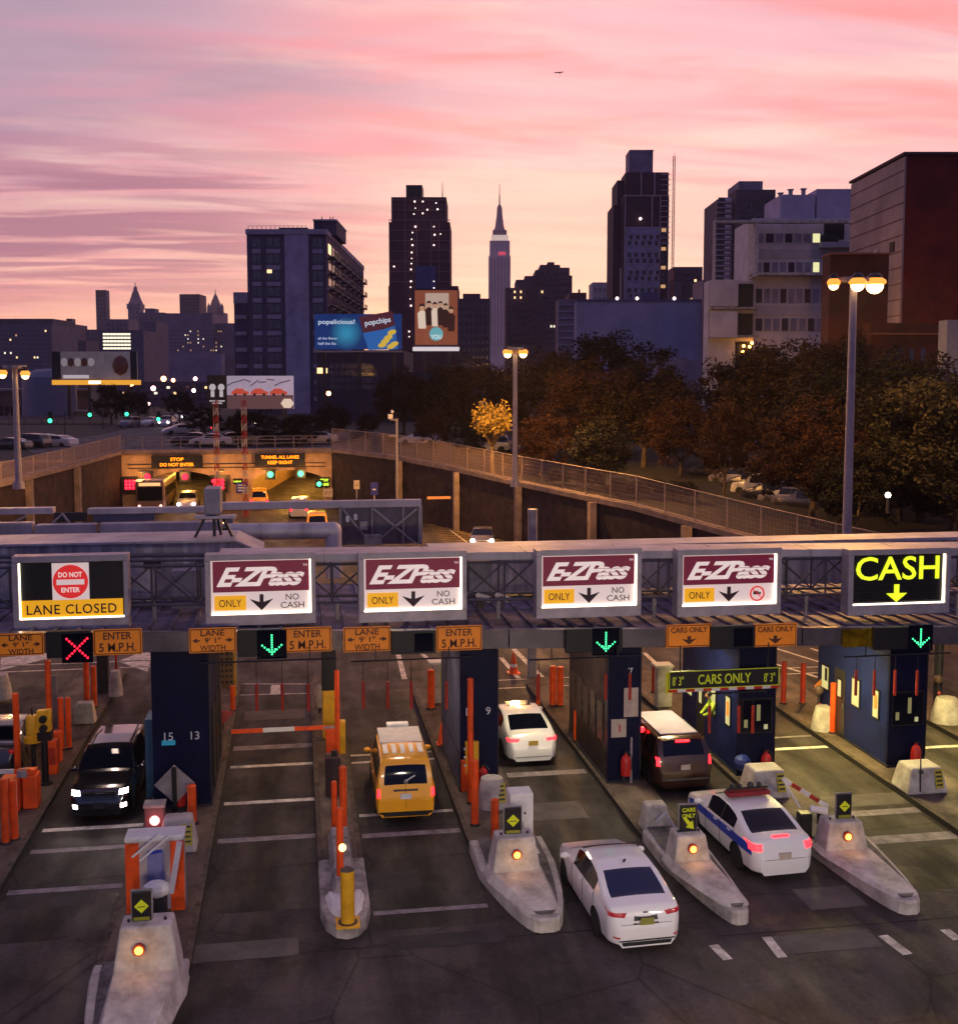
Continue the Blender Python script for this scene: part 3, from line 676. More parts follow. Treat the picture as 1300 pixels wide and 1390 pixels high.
# tower with balconies behind the white building
s = Bld('apartment_tower', 'brown balconied apartment tower behind the white modern building', 'building', 330, 994, 1048, 256)
s.box('wall', wall('tower_brown', (.085,.055,.07)), 994, 1047, 257, 0, 10); s.box('crown', wall('tower_grey', (.17,.15,.20)), 1001, 1033, 243, 3, 18, 258); s.box('wing', wall('tower_brown', 0), 1047, 1056, 277, 5, 20)
s.box('side_wing', wall('tower_brown2', (.12,.08,.10)), 972, 994, 268, 3, 22)
for j in range(17):
    z = s.Z(274+j*7.2)
    MB().box(s.X(970),1.6,z,s.X(992),3,z+.35).build('balcony', pk, s.root)
    s.win(s.X(988), 2.98, z+1.2, 2.2, 1.1, mat('window_reflect', 0)); s.win(s.X(978), 2.98, z+1.2, 2.0, 1.1, WB)
s.pgrid(997, 1046, 8, 268, 330, 8, fx=.6, fz=.45, lit=.02, m=WB); s.end()

# modern white building (stepped terraces)
s = Bld('modern_apartments', 'pale modern apartment house with ribbon windows and roof frame, right of centre', 'building', 125, 960, 1160, 296)
wh = mat('pale_render', (.58,.53,.54), .7, noise=.12, nscale=.6); wh2 = mat('pale_render_dim', (.44,.40,.42), .7, noise=.12, nscale=.6)
s.box('wall', wh, 1018, 1176, 296, 0, 9); s.box('penthouse', wall('lilac_render', (.30,.27,.38)), 1057, 1104, 262, 1, 8, 297); s.box('penthouse', wall('lilac_render', 0), 1106, 1162, 254, 1, 8, 297)
s.box('roof_hatch', wall('roof_red', (.10,.04,.05)), 1122, 1150, 246, 6, 10, 255)
for px, hh in ((1073,249),(1080,252),(1087,244),(1105,243)):
    MB().cyl((s.X(px),6,s.Z(264)),(s.X(px),6,s.Z(hh)),.25,n=8).cyl((s.X(px),6,s.Z(hh+1.5)),(s.X(px),6,s.Z(hh)),.38,n=8).build('flue', M['steel'], s.root)
s.box('lower_wing', wh, 957, 1018, 382, -1, 1.5); s.box('roof_frame', M['concw'], 960, 1174, 302.5, -2.4, -1.4, 306)
s.box('frame_post', M['concw'], 960, 962, 302.5, -2.3, -1.6, 382); s.box('party_wall', M['concw'], 1014, 1019, 303, -2.3, 1, 378); s.box('terrace_slab', M['concw'], 1010, 1180, 371, -1.6, -.004, 375)
s.box('balcony_slab', M['conc'], 958, 1022, 418, -2.2, -1.004, 421); s.box('balcony_slab', M['conc'], 958, 1022, 456, -2.2, -1.004, 459)
for y0 in (382, 424): s.box('balcony_wall', wh, 957, 993, y0, -2.3, -1.95, y0+35)
s.box('recess', M['black'], 994, 1017, 386, -1.04, -1.001, 417); s.box('recess', M['black'], 994, 1017, 426, -1.04, -1.001, 455); s.box('recess', M['black'], 994, 1017, 464, -1.04, -1.001, 500)
for px, py in ((1004,470),(1015,466),(1003,478),(1012,471)): MB().ball((s.X(px),-1.5,s.Z(py)),.16,6).build('string_light', emi('bulb_orange', (1,.4,.08), 12), s.root)
wf = mat('window_frame_grey', (.50,.47,.52), .5); wg = mat('window_lilac', (.26,.26,.36), .15, noise=.25, nscale=.5, spec=.8); litg = emi('lit_room', (.95,.90,.45), .75)
def ribbon(px0, px1, n, pt, pb, lits=(), m=wg):
    for i in range(n):
        a = s.X(px0+(px1-px0)*i/n)+.04; c = s.X(px0+(px1-px0)*(i+1)/n)-.04; z0, z1 = s.Z(pb), s.Z(pt)
        f = MB().box(a,-.06,z0,c,-.004,z1).build('window', wf, s.root)
        MB().box(a+.08,-.1,z0+.08,c-.08,-.062,z1-.08).build('pane', litg if i in lits else (m if (i*7+n) % 3 else WD), f)
ribbon(1047, 1109, 5, 316, 330, (4,)); ribbon(1020, 1047, 2, 316, 330); ribbon(1020, 1109, 8, 355, 372, (7,)); ribbon(1022, 1120, 9, 391, 412); ribbon(1022, 1128, 9, 431, 450)
s.box('band', wh2, 1019, 1150, 338, -.12, -.004, 350); s.box('band', wh2, 1019, 1160, 415, -.12, -.004, 428)
s.box('terrace_recess', M['black'], 1113, 1140, 300, -.05, -.003, 325); s.box('terrace', wh2, 1106, 1175, 330, -1.4, -.004, 337)
pl = MB(); [pl.ball((s.X(1107+rnd.random()*18),-1.2,s.Z(327-rnd.random()*4)),.35,6) for _ in range(16)]; pl.build('roof_planting', mat('planting', (.03,.04,.02), .8), s.root)
for px in (1160, 1170): s.win(s.X(px),-.02,s.Z(325),.8,.9,LIT[2])
s.end()
# big brick block at the right
s = Bld('brick_building', 'tall brown brick building with grey panelled side at the right edge', 'building', 95, 1221, 1390, 210, zb=3.0)
bk = mat('brown_brick_wall', (.17,.018,.009), .9, noise=.3, nscale=.35, bump=.3)
sidep = mat('panel_side', (.40,.29,.26), .8, noise=.15, nscale=.3)
x0 = s.X(1221); z1 = s.Z(210); MB().box(x0+.02,0,0,s.X(1390),13.5,z1).build('wall', bk, s.root)
MB().box(x0-.15,.02,0,x0,13.5,z1-.1).build('side_wall', sidep, s.root); MB().box(x0-.3,-.2,z1,s.X(1390),13.7,z1+.22).build('cornice', wall('cornice_dark', (.07,.03,.03)), s.root)
for i in range(12): MB().box(x0-.19,0,z1-1.3*i-1.2,x0-.151,13.5,z1-1.3*i-1.14).build('panel_joint', wall('cornice_dark', 0), s.root)
for yy, zz, m_ in ((2.2,330,M['trunk']),(6,333,M['concw']),(10.5,338,M['trunk']),(11.8,338,M['trunk'])): MB().box(x0-.25,yy-.5,s.Z(zz+8),x0-.151,yy+.5,s.Z(zz-6)).build('window', m_, s.root)
for px in (1242, 1284): MB().cyl((s.X(px),3,z1),(s.X(px),3,z1+.55),.16,n=8).cyl((s.X(px),3,z1+.45),(s.X(px),3,z1+.65),.28,n=8).build('roof_vent', M['steel'], s.root)
s.end()
s = Bld('brick_house', 'lower brick building with arched windows in front of the tall brick block', 'building', 88, 1128, 1290, 345, zb=3.0)
bk2 = mat('dark_brick_front', (.060,.014,.010), .9, noise=.35, nscale=.5, bump=.3)
s.box('wall', bk2, 1133, 1214, 340, 2, 4); s.box('front', bk2, 1180, 1284, 438, 0, 2); s.box('ledge', wall('ledge_brown', (.16,.06,.05)), 1179, 1284, 452, -.25, -.004, 454)
s.box('ledge', wall('ledge_brown', 0), 1132.6, 1214.4, 339, 1.8, 4.2, 341.5)
for px in (1205, 1219, 1235, 1251):
    a, c = s.X(px-3.2), s.X(px+3.2); zz = s.Z(476); h_ = 1.1; p = [(a, zz-.9), (c, zz-.9)]+[((a+c)/2+(c-a)/2*math.cos(math.pi*i/8), zz+(c-a)/2*math.sin(math.pi*i/8)) for i in range(9)]
    MB().prismy(p, -.08, -.004).build('arched_window', WD, s.root)
s.end()
s = Bld('shed', 'pale blue flat wall at the right edge below the brick building', 'building', 80, 1283, 1330, 434, zb=3.0)
s.box('wall', mat('pale_blue_wall', (.20,.21,.30), .8), 1283, 1340, 434, 0, 1.5); s.end()
# left foreground garage row beyond the left wall
s = Bld('warehouse', 'low brown warehouse with shutters beyond the left parking lot', 'building', 240, -40, 78, 530)
s.box('wall', wall('garage_brown', (.12,.065,.055)), -60, 78, 530, 0, 20); s.box('roof_edge', wall('roof_pale', (.16,.13,.15)), -60, 88, 528, -.5, 21, 531)
s.box('canopy', wall('roof_pale', 0), 50, 130, 556, -8, -.6, 558)
for px in (17, 52): s.box('shutter', mat('shutter_blue', (.03,.05,.16), .6), px, px+9, 546, -.1, -.003, 560)
s.pgrid(-20, 60, 10, 550, 566, 1, fx=.7, fz=.8, lit=.0, m=WB); s.end()
s = Bld('tent', 'pale blue dome tent roof behind the left street lamp', 'tent', 230, 36, 73, 500)
MB().lathe([(5.4,0),(5.2,s.Z(512)),(4.2,s.Z(505)),(2.2,s.Z(501)),(.2,s.Z(500))], (s.X(54),5,0), 14).build('roof', mat('tent_fabric', (.12,.14,.24), .6), s.root, smooth=True)
s = Bld('office_block', 'low pale building behind the yellow lit billboard at left', 'building', 330, 85, 300, 512)
s.box('wall', wall('low_row', (.07,.055,.09)), 150, 318, 518, 0, 20); s.pgrid(155, 310, 18, 522, 545, 3, fx=.5, fz=.4, lit=.14); s.end()
for (a, b_, yt, d, c, lb) in ((-60,140,575,190,(.05,.04,.055),'long dark trackside shed beyond the left car park'),):
    s = Bld('shed', lb, 'building', d, a, b_, yt); s.box('wall', wall('tracks', c), a, b_, 580, 0, 3)
    for i in range(4): s.box('track_beam', wall('beam_mauve', (.15,.10,.12)), a, b_-i*14, 566+i*5, 4+i*6, 4.6+i*6, 567+i*5)
    for px in range(0, 130, 22): s.box('post', wall('beam_mauve', 0), px, px+.8, 560, 3, 3.4)
    s.end()
# ================================================================== billboards
def facing(name, label, cat, px, py, d, group=None):
    P = Cd(px, py, d); return thing(name, label, cat, P, -YAW, group), P
def panel(t, W_, H_, m, th=.4, name='panel', y=0, x=0, z=0): return MB().box(x-W_/2,y,z-H_/2,x+W_/2,y+th,z+H_/2).build(name, m, t)
def board(label, px0, py0, px1, py1, d, m, zg=4.9, legs=(-.3,.3), fr=True):
    t, P = facing('billboard', label, 'billboard', (px0+px1)/2, (py0+py1)/2, d)
    W_ = (Cd(px1,py0,d)-Cd(px0,py0,d)).length; H_ = Cd(px0,py0,d).z-Cd(px0,py1,d).z
    panel(t, W_, H_, m)
    if fr: MB().box(-W_/2-.15,-.9,-H_/2-.5,W_/2+.15,.3,-H_/2-.22).build('catwalk', M['steel'], t)
    for l in legs: MB().bar((l*W_,.7,-H_/2-.2),(l*W_,.7,zg-P.z),.5).build('leg', M['dark'], t)
    if fr:
        b = MB()
        for k in range(9): b.bar((-W_*.3,.75,-H_/2-k),(W_*.3,.75,-H_/2-k-1),.12)
        b.build('brace', M['dark'], t)
    return t, W_, H_, P
t, W_, H_, P = board('wide blue snack billboard reading popalicious with a chip bag', 427, 426, 545, 474, 190, mat('ad_blue', (.01,.10,.34), .5, noise=.3, nscale=.12, emit=.38, ecol=(.003,.035,.17), c2=(.0,.03,.12)), legs=(-.4,0,.4))
wt = emi('ad_white', (.75,.85,1), .55); X = lambda px: (px-486)/118*W_; Zp = lambda py: (450-py)/48*H_
for k in range(6): MB().cyl((X(470),-.006*k-.004,Zp(452)),(X(470),-.006*k,Zp(452)),W_*(.20-.03*k),n=28).build('printed_glow', emi('ad_teal_%d' % k, (.004+.006*k,.05+.06*k,.20+.08*k), .48), t)
text('popalicious!', wt, t, (X(457),-.06,Zp(437.5)), width=W_*.42, height=H_*.17, bold=.012)
text('all the flavor.', wt, t, (X(445),-.06,Zp(459)), width=W_*.23, height=H_*.07); text('half the fat.', wt, t, (X(444),-.06,Zp(466)), width=W_*.21, height=H_*.08)
bag = [(X(487),Zp(430)),(X(533),Zp(422)),(X(540),Zp(474)),(X(500),Zp(475))]
MB().prismy(bag, -.12, -.01).build('chip_bag', emi('ad_maroon', (.10,.02,.035), .45), t)
MB().prismy([(X(492.5),Zp(452)),(X(520),Zp(447)),(X(536),Zp(442)),(X(540),Zp(474)),(X(500),Zp(475))], -.15, -.125).build('bag_front', emi('ad_blue2', (.02,.15,.50), .5), t)
text('popchips', wt, t, (X(513),-.2,Zp(437)), width=W_*.30, height=H_*.2, bold=.015, rot=(R(90),R(-9),0))
chips = emi('ad_yellow', (.75,.50,.06), .6)
for px, py in ((532,451),(527,458),(519,468),(523,463),(535,467),(531,470)): MB().ball((0,0,0), 1, 10, (.75,.06,.42)).build('chip', chips, t, loc=(X(px),-.22,Zp(py)), rz=(0,R(-18),0))
t, W_, H_, P = board('tall warm toned poster of a dressed up group above a teal disc', 563, 394, 621, 468, 185, mat('ad_brown', (.20,.07,.035), .5, noise=.5, nscale=.25, emit=.5, ecol=(.30,.08,.035), c2=(.05,.01,.01)), legs=(-.3,.3))
pc = emi('ad_cream', (.85,.66,.52), .6); sk = emi('ad_skin', (.70,.38,.22), .5); dkb = emi('ad_dark', (.05,.012,.01), .3)
panel(t, W_*.55, H_*.42, emi('ad_glow', (.72,.52,.40), .45), .03, 'bright_backdrop', -.03, .02*W_, H_*.24)
for i, (x, z, s_, m_) in enumerate(((-.33,.10,1.25,pc),(-.17,.16,1.05,dkb),(-.03,.14,1.0,pc),(.10,.16,.9,dkb),(.22,.12,.95,dkb),(.35,.05,1.1,dkb))):
    b = MB(); hw = W_*.07*s_; b.prismy([(x*W_-hw,z*H_-H_*.30),(x*W_+hw,z*H_-H_*.30),(x*W_+hw*1.2,z*H_-H_*.02),(x*W_+hw*.5,z*H_+H_*.03),(x*W_-hw*.5,z*H_+H_*.03),(x*W_-hw*1.2,z*H_-H_*.02)], -.14-.02*i, -.05-.02*i)
    b.build('painted_figure', m_, t); MB().ball((x*W_,-.2-.02*i,z*H_+H_*.08), W_*.05*s_, 10, (1,.3,1.2)).build('painted_head', sk, t)
    MB().ball((x*W_,-.17-.02*i,z*H_+H_*.105), W_*.055*s_, 10, (1,.3,1.0)).build('painted_hair', dkb, t)
MB().lathe([(W_*.16,0),(W_*.159,.03)], (0,0,0), 20).build('teal_disc', emi('ad_teal2', (.16,.50,.55), .55), t, loc=(0.0,-.3,-H_*.30), rz=(R(90),0,0))
text('YOU', emi('ad_white2', (.8,.9,.95), .6), t, (0,-.36,-H_*.355), width=W_*.26, height=H_*.08, bold=.03)
MB().box(-W_/2-.3,-1.4,-H_/2-1.0,W_/2+.3,-.4,-H_/2-.4).build('lit_ledge', emi('ledge_light', (.9,.82,.85), .55, (.5,.45,.45)), t)
# red cars billboard and black panel
t, W_, H_, P = board('pale billboard with a row of red cars and a white hexagon', 308, 510, 398, 555, 128, mat('ad_pale', (.42,.36,.44), .5, noise=.4, nscale=.3, emit=.5, ecol=(.40,.34,.44), c2=(.16,.10,.16)), legs=(-.35,.35), fr=False)
rc = emi('ad_red', (.55,.07,.04), .6)
panel(t, W_, H_*.42, emi('ad_floor', (.13,.06,.07), .5), .03, 'dark_foreground', -.03, 0, -H_*.29)
for i in range(3):
    x = (-.3+i*.29)*W_; q = W_*.13; z = .0
    MB().prismy([(x-q,z-q*.25),(x+q,z-q*.25),(x+q,z+q*.08),(x+q*.6,z+q*.18),(x+q*.25,z+q*.45),(x-q*.45,z+q*.45),(x-q*.85,z+q*.15),(x-q,z+q*.05)], -.12, -.04).build('painted_car', rc, t)
    for k in (-.55,.55): MB().ball((x+q*k,-.13,z-q*.25), q*.17, 8, (1,.3,1)).build('painted_wheel', dkb, t)
MB().prismy([(W_*(.41+.1*math.cos(a)), -H_*.33+W_*.08*math.sin(a)) for a in [math.pi/3*k for k in range(6)]], -.1, -.04).build('hexagon', pc, t)
sc_ = MB(); [sc_.bar((-W_*.5+k*W_*.12,-.06,H_*(.2+.1*(k%3))),(-W_*.38+k*W_*.12,-.06,H_*(.32+.05*(k%2))),.06,.14) for k in range(8)]; sc_.build('scribble', emi('ad_ink', (.12,.10,.16), .5), t)
t, W_, H_, P = board('black billboard panel with two white rounded figures left of the red cars', 281, 509, 308, 554, 128, M['black'], legs=(), fr=False)
for k in (-.22,.22):
    MB().ball((k*W_,-.05,H_*.13), W_*.17, 10, (1,.3,1.05)).box(k*W_-W_*.09,-.07,-H_*.16,k*W_+W_*.09,-.02,H_*.02).build('white_figure', emi('ad_figure', (.65,.58,.62), .5), t)
b = MB(); [b.box(-W_*f,-.05,H_*z,W_*f,-.01,H_*z+.14) for f, z in ((.38,-.30),(.25,-.37))]; b.build('caption_bar', emi('ad_figure', 0, 0), t)
# double billboard at far left with lit yellow fascia
for i, (a, b_, lb) in enumerate(((70,140,'black and grey billboard at left over a yellow lit band, left half of the pair'),(141,186,'grey and black portrait billboard at left, right half of the pair'))):
    t, W_, H_, P = board(lb, a, 477, b_, 515, 215, mat('ad_black_%d' % i, (.20,.17,.19) if i else (.16,.12,.13), .5, noise=.5, nscale=.22 if i else .35, emit=.35, ecol=(.14,.11,.13), c2=(.006,.004,.006)), legs=(-.2,.2), fr=False)
    panel(t, W_*(.17 if i == 0 else .2), H_, M['black'], .05, 'black_side', -.06, -W_*(.41 if i == 0 else -.40), 0)
    for k in range(5 if i == 0 else 1):
        x = (-.25+k*.13)*W_ if i == 0 else 0
        MB().ball((x,-.1,H_*.12 if i == 0 else 0), H_*(.13 if i == 0 else .3), 8, (1,.3,1.2)).build('painted_head', dkb if (k % 2 or i) else emi('ad_grey', (.30,.25,.28), .5), t)
    if i == 0: MB().box(-W_*.28,-.12,-H_*.46,W_*.22,-.02,-H_*.34).build('caption_bar', emi('ad_figure', 0, 0), t)
t, P = facing('light_band', 'yellow lit band of fascia beneath the pair of grey billboards', 'lit fascia', 128, 519, 214)
MB().box(-7.9,0,-.45,8.5,.6,.45).build('fascia', emi('amber_band', (.75,.33,.03), .9), t, bevel=.05); MB().box(-1.0,-.1,-.25,1.2,-.002,.3).build('white_light', emi('white_band', (1,.85,.7), 2.2), t)

# ================================================================== trees
def leafmat(name, c, c2):
    return mat(name, c, .75, noise=.35, nscale=.55, c2=c2, spec=.2)
LM = [leafmat('leaves_dark_green', (.009,.007,.003), (.003,.003,.002)), leafmat('leaves_rust', (.030,.009,.003), (.010,.004,.002)), leafmat('leaves_olive', (.018,.008,.003), (.006,.003,.002)), leafmat('leaves_lamplit', (.27,.18,.030), (.13,.08,.012))]
def crown(seed, rx, rz, clumps, per, leaf, zc_, flat=.75):
    r = random.Random(seed); b = MB(); vs_, fs = [], []
    lob = [(r.uniform(0,6.28), r.uniform(.75,1.25), r.uniform(-.3,1)) for _ in range(7)]
    for _ in range(clumps):
        th = r.uniform(0, 6.28); ph = math.acos(r.uniform(-.75, 1)); k = 1
        for a, s_, z in lob: k += .16*(s_-.95)*math.cos(2*(th-a))
        rr = (.45+.55*r.random()**.6)*k*(1+.22*math.sin(3*th+seed)*math.sin(2*ph+seed))
        c = Vector((rx*rr*math.sin(ph)*math.cos(th), rx*rr*math.sin(ph)*math.sin(th), zc_+rz*rr*math.cos(ph))); cr = r.uniform(.35,.95)*rx*.26
        for _ in range(per):
            d = Vector((r.gauss(0,1), r.gauss(0,1), r.gauss(0,1)*flat)).normalized()*cr*r.random()**.4; p = c+d
            u = Vector((r.gauss(0,1), r.gauss(0,1), r.gauss(0,.6))).normalized()*leaf*r.uniform(.6,1.3); v = u.cross(Vector((r.gauss(0,1), r.gauss(0,1), r.gauss(0,1)))).normalized()*leaf*.6*r.uniform(.6,1.2)
            n = len(vs_); vs_ += [tuple(p-u), tuple(p-v*.8), tuple(p+u), tuple(p+v*.8)]; fs.append((n, n+1, n+2, n+3))
    b.v = vs_; b.f = fs; b.m = [0]*len(fs); return b
def trunk(seed, hgt, r0, spread, top):
    r = random.Random(seed+50); b = MB(); p = [Vector((0,0,-.3)), Vector((r.uniform(-.1,.1),0,hgt*.5)), Vector((r.uniform(-.2,.2),r.uniform(-.2,.2),hgt))]
    b.cyl(p[0], p[1], r0*1.25, r0, 8).cyl(p[1], p[2], r0, r0*.8, 8)
    for i in range(6):
        a = i*1.05+r.random(); e = p[2]+Vector((math.cos(a)*spread*.5, math.sin(a)*spread*.5, top*.35)); b.cyl(p[2]-Vector((0,0,.2)), e, r0*.55, r0*.3, 6)
        for k in range(3):
            a2 = a+(k-1)*.6; e2 = e+Vector((math.cos(a2)*spread*.42, math.sin(a2)*spread*.42, top*r.uniform(.2,.5))); b.cyl(e, e2, r0*.3, r0*.06, 5)
    return b
protos = []
for sd in range(5):
    cr = crown(sd*11+3, 5.0, 4.5, 150, 120, .17, 5.7).mesh('crown', LM[0]); tr = trunk(sd, 2.4, .26, 4, 5).mesh('trunk', M['trunk'], True); protos.append((cr, tr))
cmesh = {}
def tree(px, pytop, d, sc_, lm, label, zg, k, sx=1.0):
    P = Cd(px, pytop, d); ht = P.z-zg; s_ = ht/10.6
    t = thing('tree', label, 'tree', (P.x, P.y, zg), rnd.uniform(0,6.28), 'street trees along the right side of the tunnel road'); t.scale = (s_*sx, s_*sx, s_)
    key = (k, lm)
    if key not in cmesh:
        me = protos[k][0].copy(); me.materials.clear(); me.materials.append(LM[lm]); cmesh[key] = me
    put(cmesh[key], 'crown', t); put(protos[k][1], 'trunk', t)
T = [(500,560,150,1,'rust bush-like tree at the left end of the row beside the pale coping',5,0,1.1),(548,500,150,1,'rust tree below the tall group poster',5,1,1.0),(600,492,140,1,'rust tree between the group poster and the middle street lamp',5,2,1.0),
 (645,486,130,1,'rust tree just left of the middle street lamp head',5,3,1.0),(742,476,112,2,'olive tree just right of the middle street lamp head',4.7,4,1.0),(590,556,118,1,'low rust tree left of the yellow lit tree',5,1,1.1),
 (640,560,112,0,'low dark tree right behind the yellow lit tree, left part',4.9,2,.9),(830,448,120,0,'tallest dark tree standing before the blue wall',4.6,0,1.15),(795,492,100,1,'rust tree in front of the tallest dark one',4.6,3,1.05),
 (875,492,98,2,'olive tree under the right half of the blue wall',4.4,1,1.1),(735,560,92,1,'rust tree with low crown right of the middle lamp post',4.6,2,1.0),(925,540,92,1,'rust tree beside the small grey house roof',4.3,4,.9),
 (820,570,84,0,'dark low tree behind the fence below the tallest one',4.4,1,1.0),(1015,478,100,2,'olive tree under the string lights of the modern building',4,3,.95),(1062,460,92,2,'olive tree before the ribbon windows of the modern building',3.8,0,1.0),
 (1110,455,88,2,'olive tree left of the right lamp post, high crown',3.6,2,1.0),(985,545,82,1,'rust tree left of the parked cars in the side street',4,4,.6),(1105,545,70,1,'rust tree lit by the tall lamp, nearest left of its post',3.2,1,.95),
 (1190,470,78,0,'dark tree in front of the arched windows',3.2,3,1.05),(1255,486,72,0,'dark tree below the pale blue wall',3,4,1.05),(1310,498,66,0,'dark tree cut by the right edge of the picture',3,0,1.1),
 (1225,580,72,0,'dark low tree right of the tall lamp post',2.8,2,1.1),(1295,596,70,0,'dark low tree in the right corner above the canopy',2.6,1,1.1),(150,520,190,0,'black leafy tree left of the green traffic lights at left',5,2,1.0),
 (183,528,190,0,'black leafy tree right of the green traffic lights at left',5,3,.9),(243,530,200,0,'dark tree left of the black billboard panel',5,1,1.0),(275,548,150,0,'dark bush-like tree below the black billboard panel',5,0,1.3),
 (340,556,128,0,'dark bushy tree under the red car billboard',5,4,1.7),(405,560,128,0,'dark bushy tree right of the red car billboard',5,2,1.5),(450,548,140,0,'dark bushy tree below the slab balconies',5,3,1.2),(1165,605,66,0,'dark low tree directly behind the tall lamp post',3,4,1.0)]
for px, py, d, lm, lb, zg, k, sx in T: tree(px, py, d, 1, lm, lb, zg, k, sx)
for i, (px, py, d, zg, lb) in enumerate(((760,640,86,4.5,'dark low bush behind the fence right of the middle lamp post'),(800,645,84,4.4,'dark low bush behind the fence below the tall dark tree'),(842,655,80,4.2,'dark low bush behind the fence under the rust crowns'),(885,655,80,4.2,'dark bush behind the fence left of the parked cars'),(925,662,78,4.1,'dark bush just left of the dark SUV in the side street'),
      (690,610,100,4.9,'dark bush at the foot of the yellow lit tree, right side'),(640,600,110,4.9,'dark bush at the foot of the yellow lit tree, left side'),(540,590,130,5,'dark bush under the rust trees at left end of the row'),(1150,655,78,3.4,'dark bush left of the tall lamp post'),(1120,670,76,3.5,'dark bush above the black SUV in the side street row'),(490,590,140,5,'dark bush at the left end of the right fence'))):
    P = Cd(px, py, d); s_ = max(.12, (P.z-zg)/10.3); t = thing('bush', lb, 'bush', (P.x, P.y, zg-.9*s_*2), rnd.uniform(0,6.28), 'dark bushes along the fence'); t.scale = (s_*1.9, s_*1.9, s_*1.15); put(cmesh[(i % 5, 0)] if (i % 5, 0) in cmesh else cmesh[(0,0)], 'foliage', t)
P = Cd(668, 540, 92); zg = 4.9; t = thing('tree', 'small tree with lamplight yellow put into its leaves beside the middle lamp', 'tree', (P.x, P.y, zg)); q = (P.z-zg)
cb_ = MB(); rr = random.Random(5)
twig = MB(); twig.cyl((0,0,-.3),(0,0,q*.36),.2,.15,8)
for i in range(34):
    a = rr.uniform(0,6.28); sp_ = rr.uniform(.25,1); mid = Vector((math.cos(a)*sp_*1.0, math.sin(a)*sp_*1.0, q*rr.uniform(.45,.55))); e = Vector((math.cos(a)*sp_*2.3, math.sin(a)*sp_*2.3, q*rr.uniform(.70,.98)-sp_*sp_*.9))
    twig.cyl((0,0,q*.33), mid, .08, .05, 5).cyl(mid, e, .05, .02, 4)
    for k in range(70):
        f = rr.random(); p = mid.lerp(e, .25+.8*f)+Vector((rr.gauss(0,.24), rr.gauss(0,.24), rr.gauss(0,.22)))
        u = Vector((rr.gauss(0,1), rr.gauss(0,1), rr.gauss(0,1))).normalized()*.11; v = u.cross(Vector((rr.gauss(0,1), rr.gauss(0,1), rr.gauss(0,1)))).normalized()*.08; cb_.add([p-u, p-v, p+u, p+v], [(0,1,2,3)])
cb_.build('crown', LM[3], t); twig.build('trunk', M['trunky'], t)  # leaves brighter yellow: lamplight put into their colour

# ================================================================== street lamps
lampmat = emi('sodium_lens', (1,.60,.26), 6, (.3,.15,.05)); pole_m = mat('lamp_pole', (.36,.32,.36), .5, .2, noise=.1)
def hilamp(label, base, top, heads, pw, e, r=.3):
    t = thing('street_lamp', label, 'street lamp', base); h = top-base[2]
    MB().cyl((0,0,0),(0,0,h),pw,pw*.72,12).cyl((0,0,0),(0,0,.5),pw*1.7,pw*1.5,12).build('pole', pole_m, t, smooth=True)
    MB().cyl((0,0,h-.1),(0,0,h+.12),.75,.75,14).build('head_ring', M['steel'], t)
    for hx, hy, hz, *rr_ in heads:
        r = rr_[0] if rr_ else r
        u = Vector((rt.x*hx+fh.x*hy, rt.y*hx+fh.y*hy, 0))
        MB().bar((0,0,h),(u.x,u.y,h+hz+.1),.08).build('arm', M['steel'], t)
        hd = MB().lathe([(r*.75,.10),(r*.7,.22),(r*.4,.34),(.04,.36)], (u.x,u.y,h+hz), 14).build('luminaire', M['dark'], t, smooth=True)
        MB().lathe([(r*.7,.10),(r*1.0,.0),(r*1.08,-.12),(r*.95,-.2),(r*.55,-.26)], (u.x,u.y,h+hz), 16).build('halo_shell', mat('sodium_halo', (.4,.15,.03), .4, noise=0, emit=1.25, ecol=(1,.33,.045)), hd, smooth=True)  # orange halo of the lamp, added as a glowing shell
        MB().ball((u.x,u.y,h+hz-.17-r*.2), r*.82, 14, (1,1,.95)).build('lens', lampmat, hd)
    for vx, vy in ((-1,0),(1,0),(.15,1),(-.1,-1)):
        v = Vector((vx, vy, -.75)).normalized(); l = lamp('SPOT', (vx*1.5, vy*1.0, h-.5), e*(1 if vy >= 0 else .6), SODIUM, .25, parent=t, spot=R(125), blend=.8); l.rotation_euler = v.to_track_quat('-Z', 'Y').to_euler()
b0 = D(1149, 725, 54); tp = D(1156, 380, 54)
hilamp('tallest street lamp at right with three blazing orange heads', (b0.x, b0.y, 2.4), tp.z, ((-1.05,-.2,-.05,.3),(.0,-.6,-.05,.40),(1.05,0,.0,.52)), .24, 11000, .36)
b0 = D(701, 632, 80); tp = D(701, 473, 80)
hilamp('street lamp in the middle with two blazing orange heads', (b0.x, b0.y+.6, 4.6), tp.z, ((-.55,-.2,-.15),(.55,-.2,-.15)), .20, 15000, .34)
b0 = D(25, 643, 80); tp = D(22, 498, 80)
hilamp('street lamp at the far left with two glowing heads', (b0.x, b0.y, 5.0), tp.z, ((-.75,-.2,-.3),(.75,-.2,-.35)), .24, 4000, .3)
def small_light(px, py, d, c, r, label, zg=5, e=0):
    P = Cd(px, py, d); t = thing('street_light', label, 'street light', (P.x, P.y, zg))
    MB().cyl((0,0,0),(0,0,P.z-zg),.1,.07,6).build('pole', M['dark'], t); MB().ball((0,0,P.z-zg), r, 8).build('lens', c, t)
    if e: lamp('POINT', (0,-.3,P.z-zg-.6), e, SODIUM, .3, parent=t)
orl = emi('orange_point', (1,.35,.12), 14); pkl = emi('pink_point', (1,.45,.45), 10)
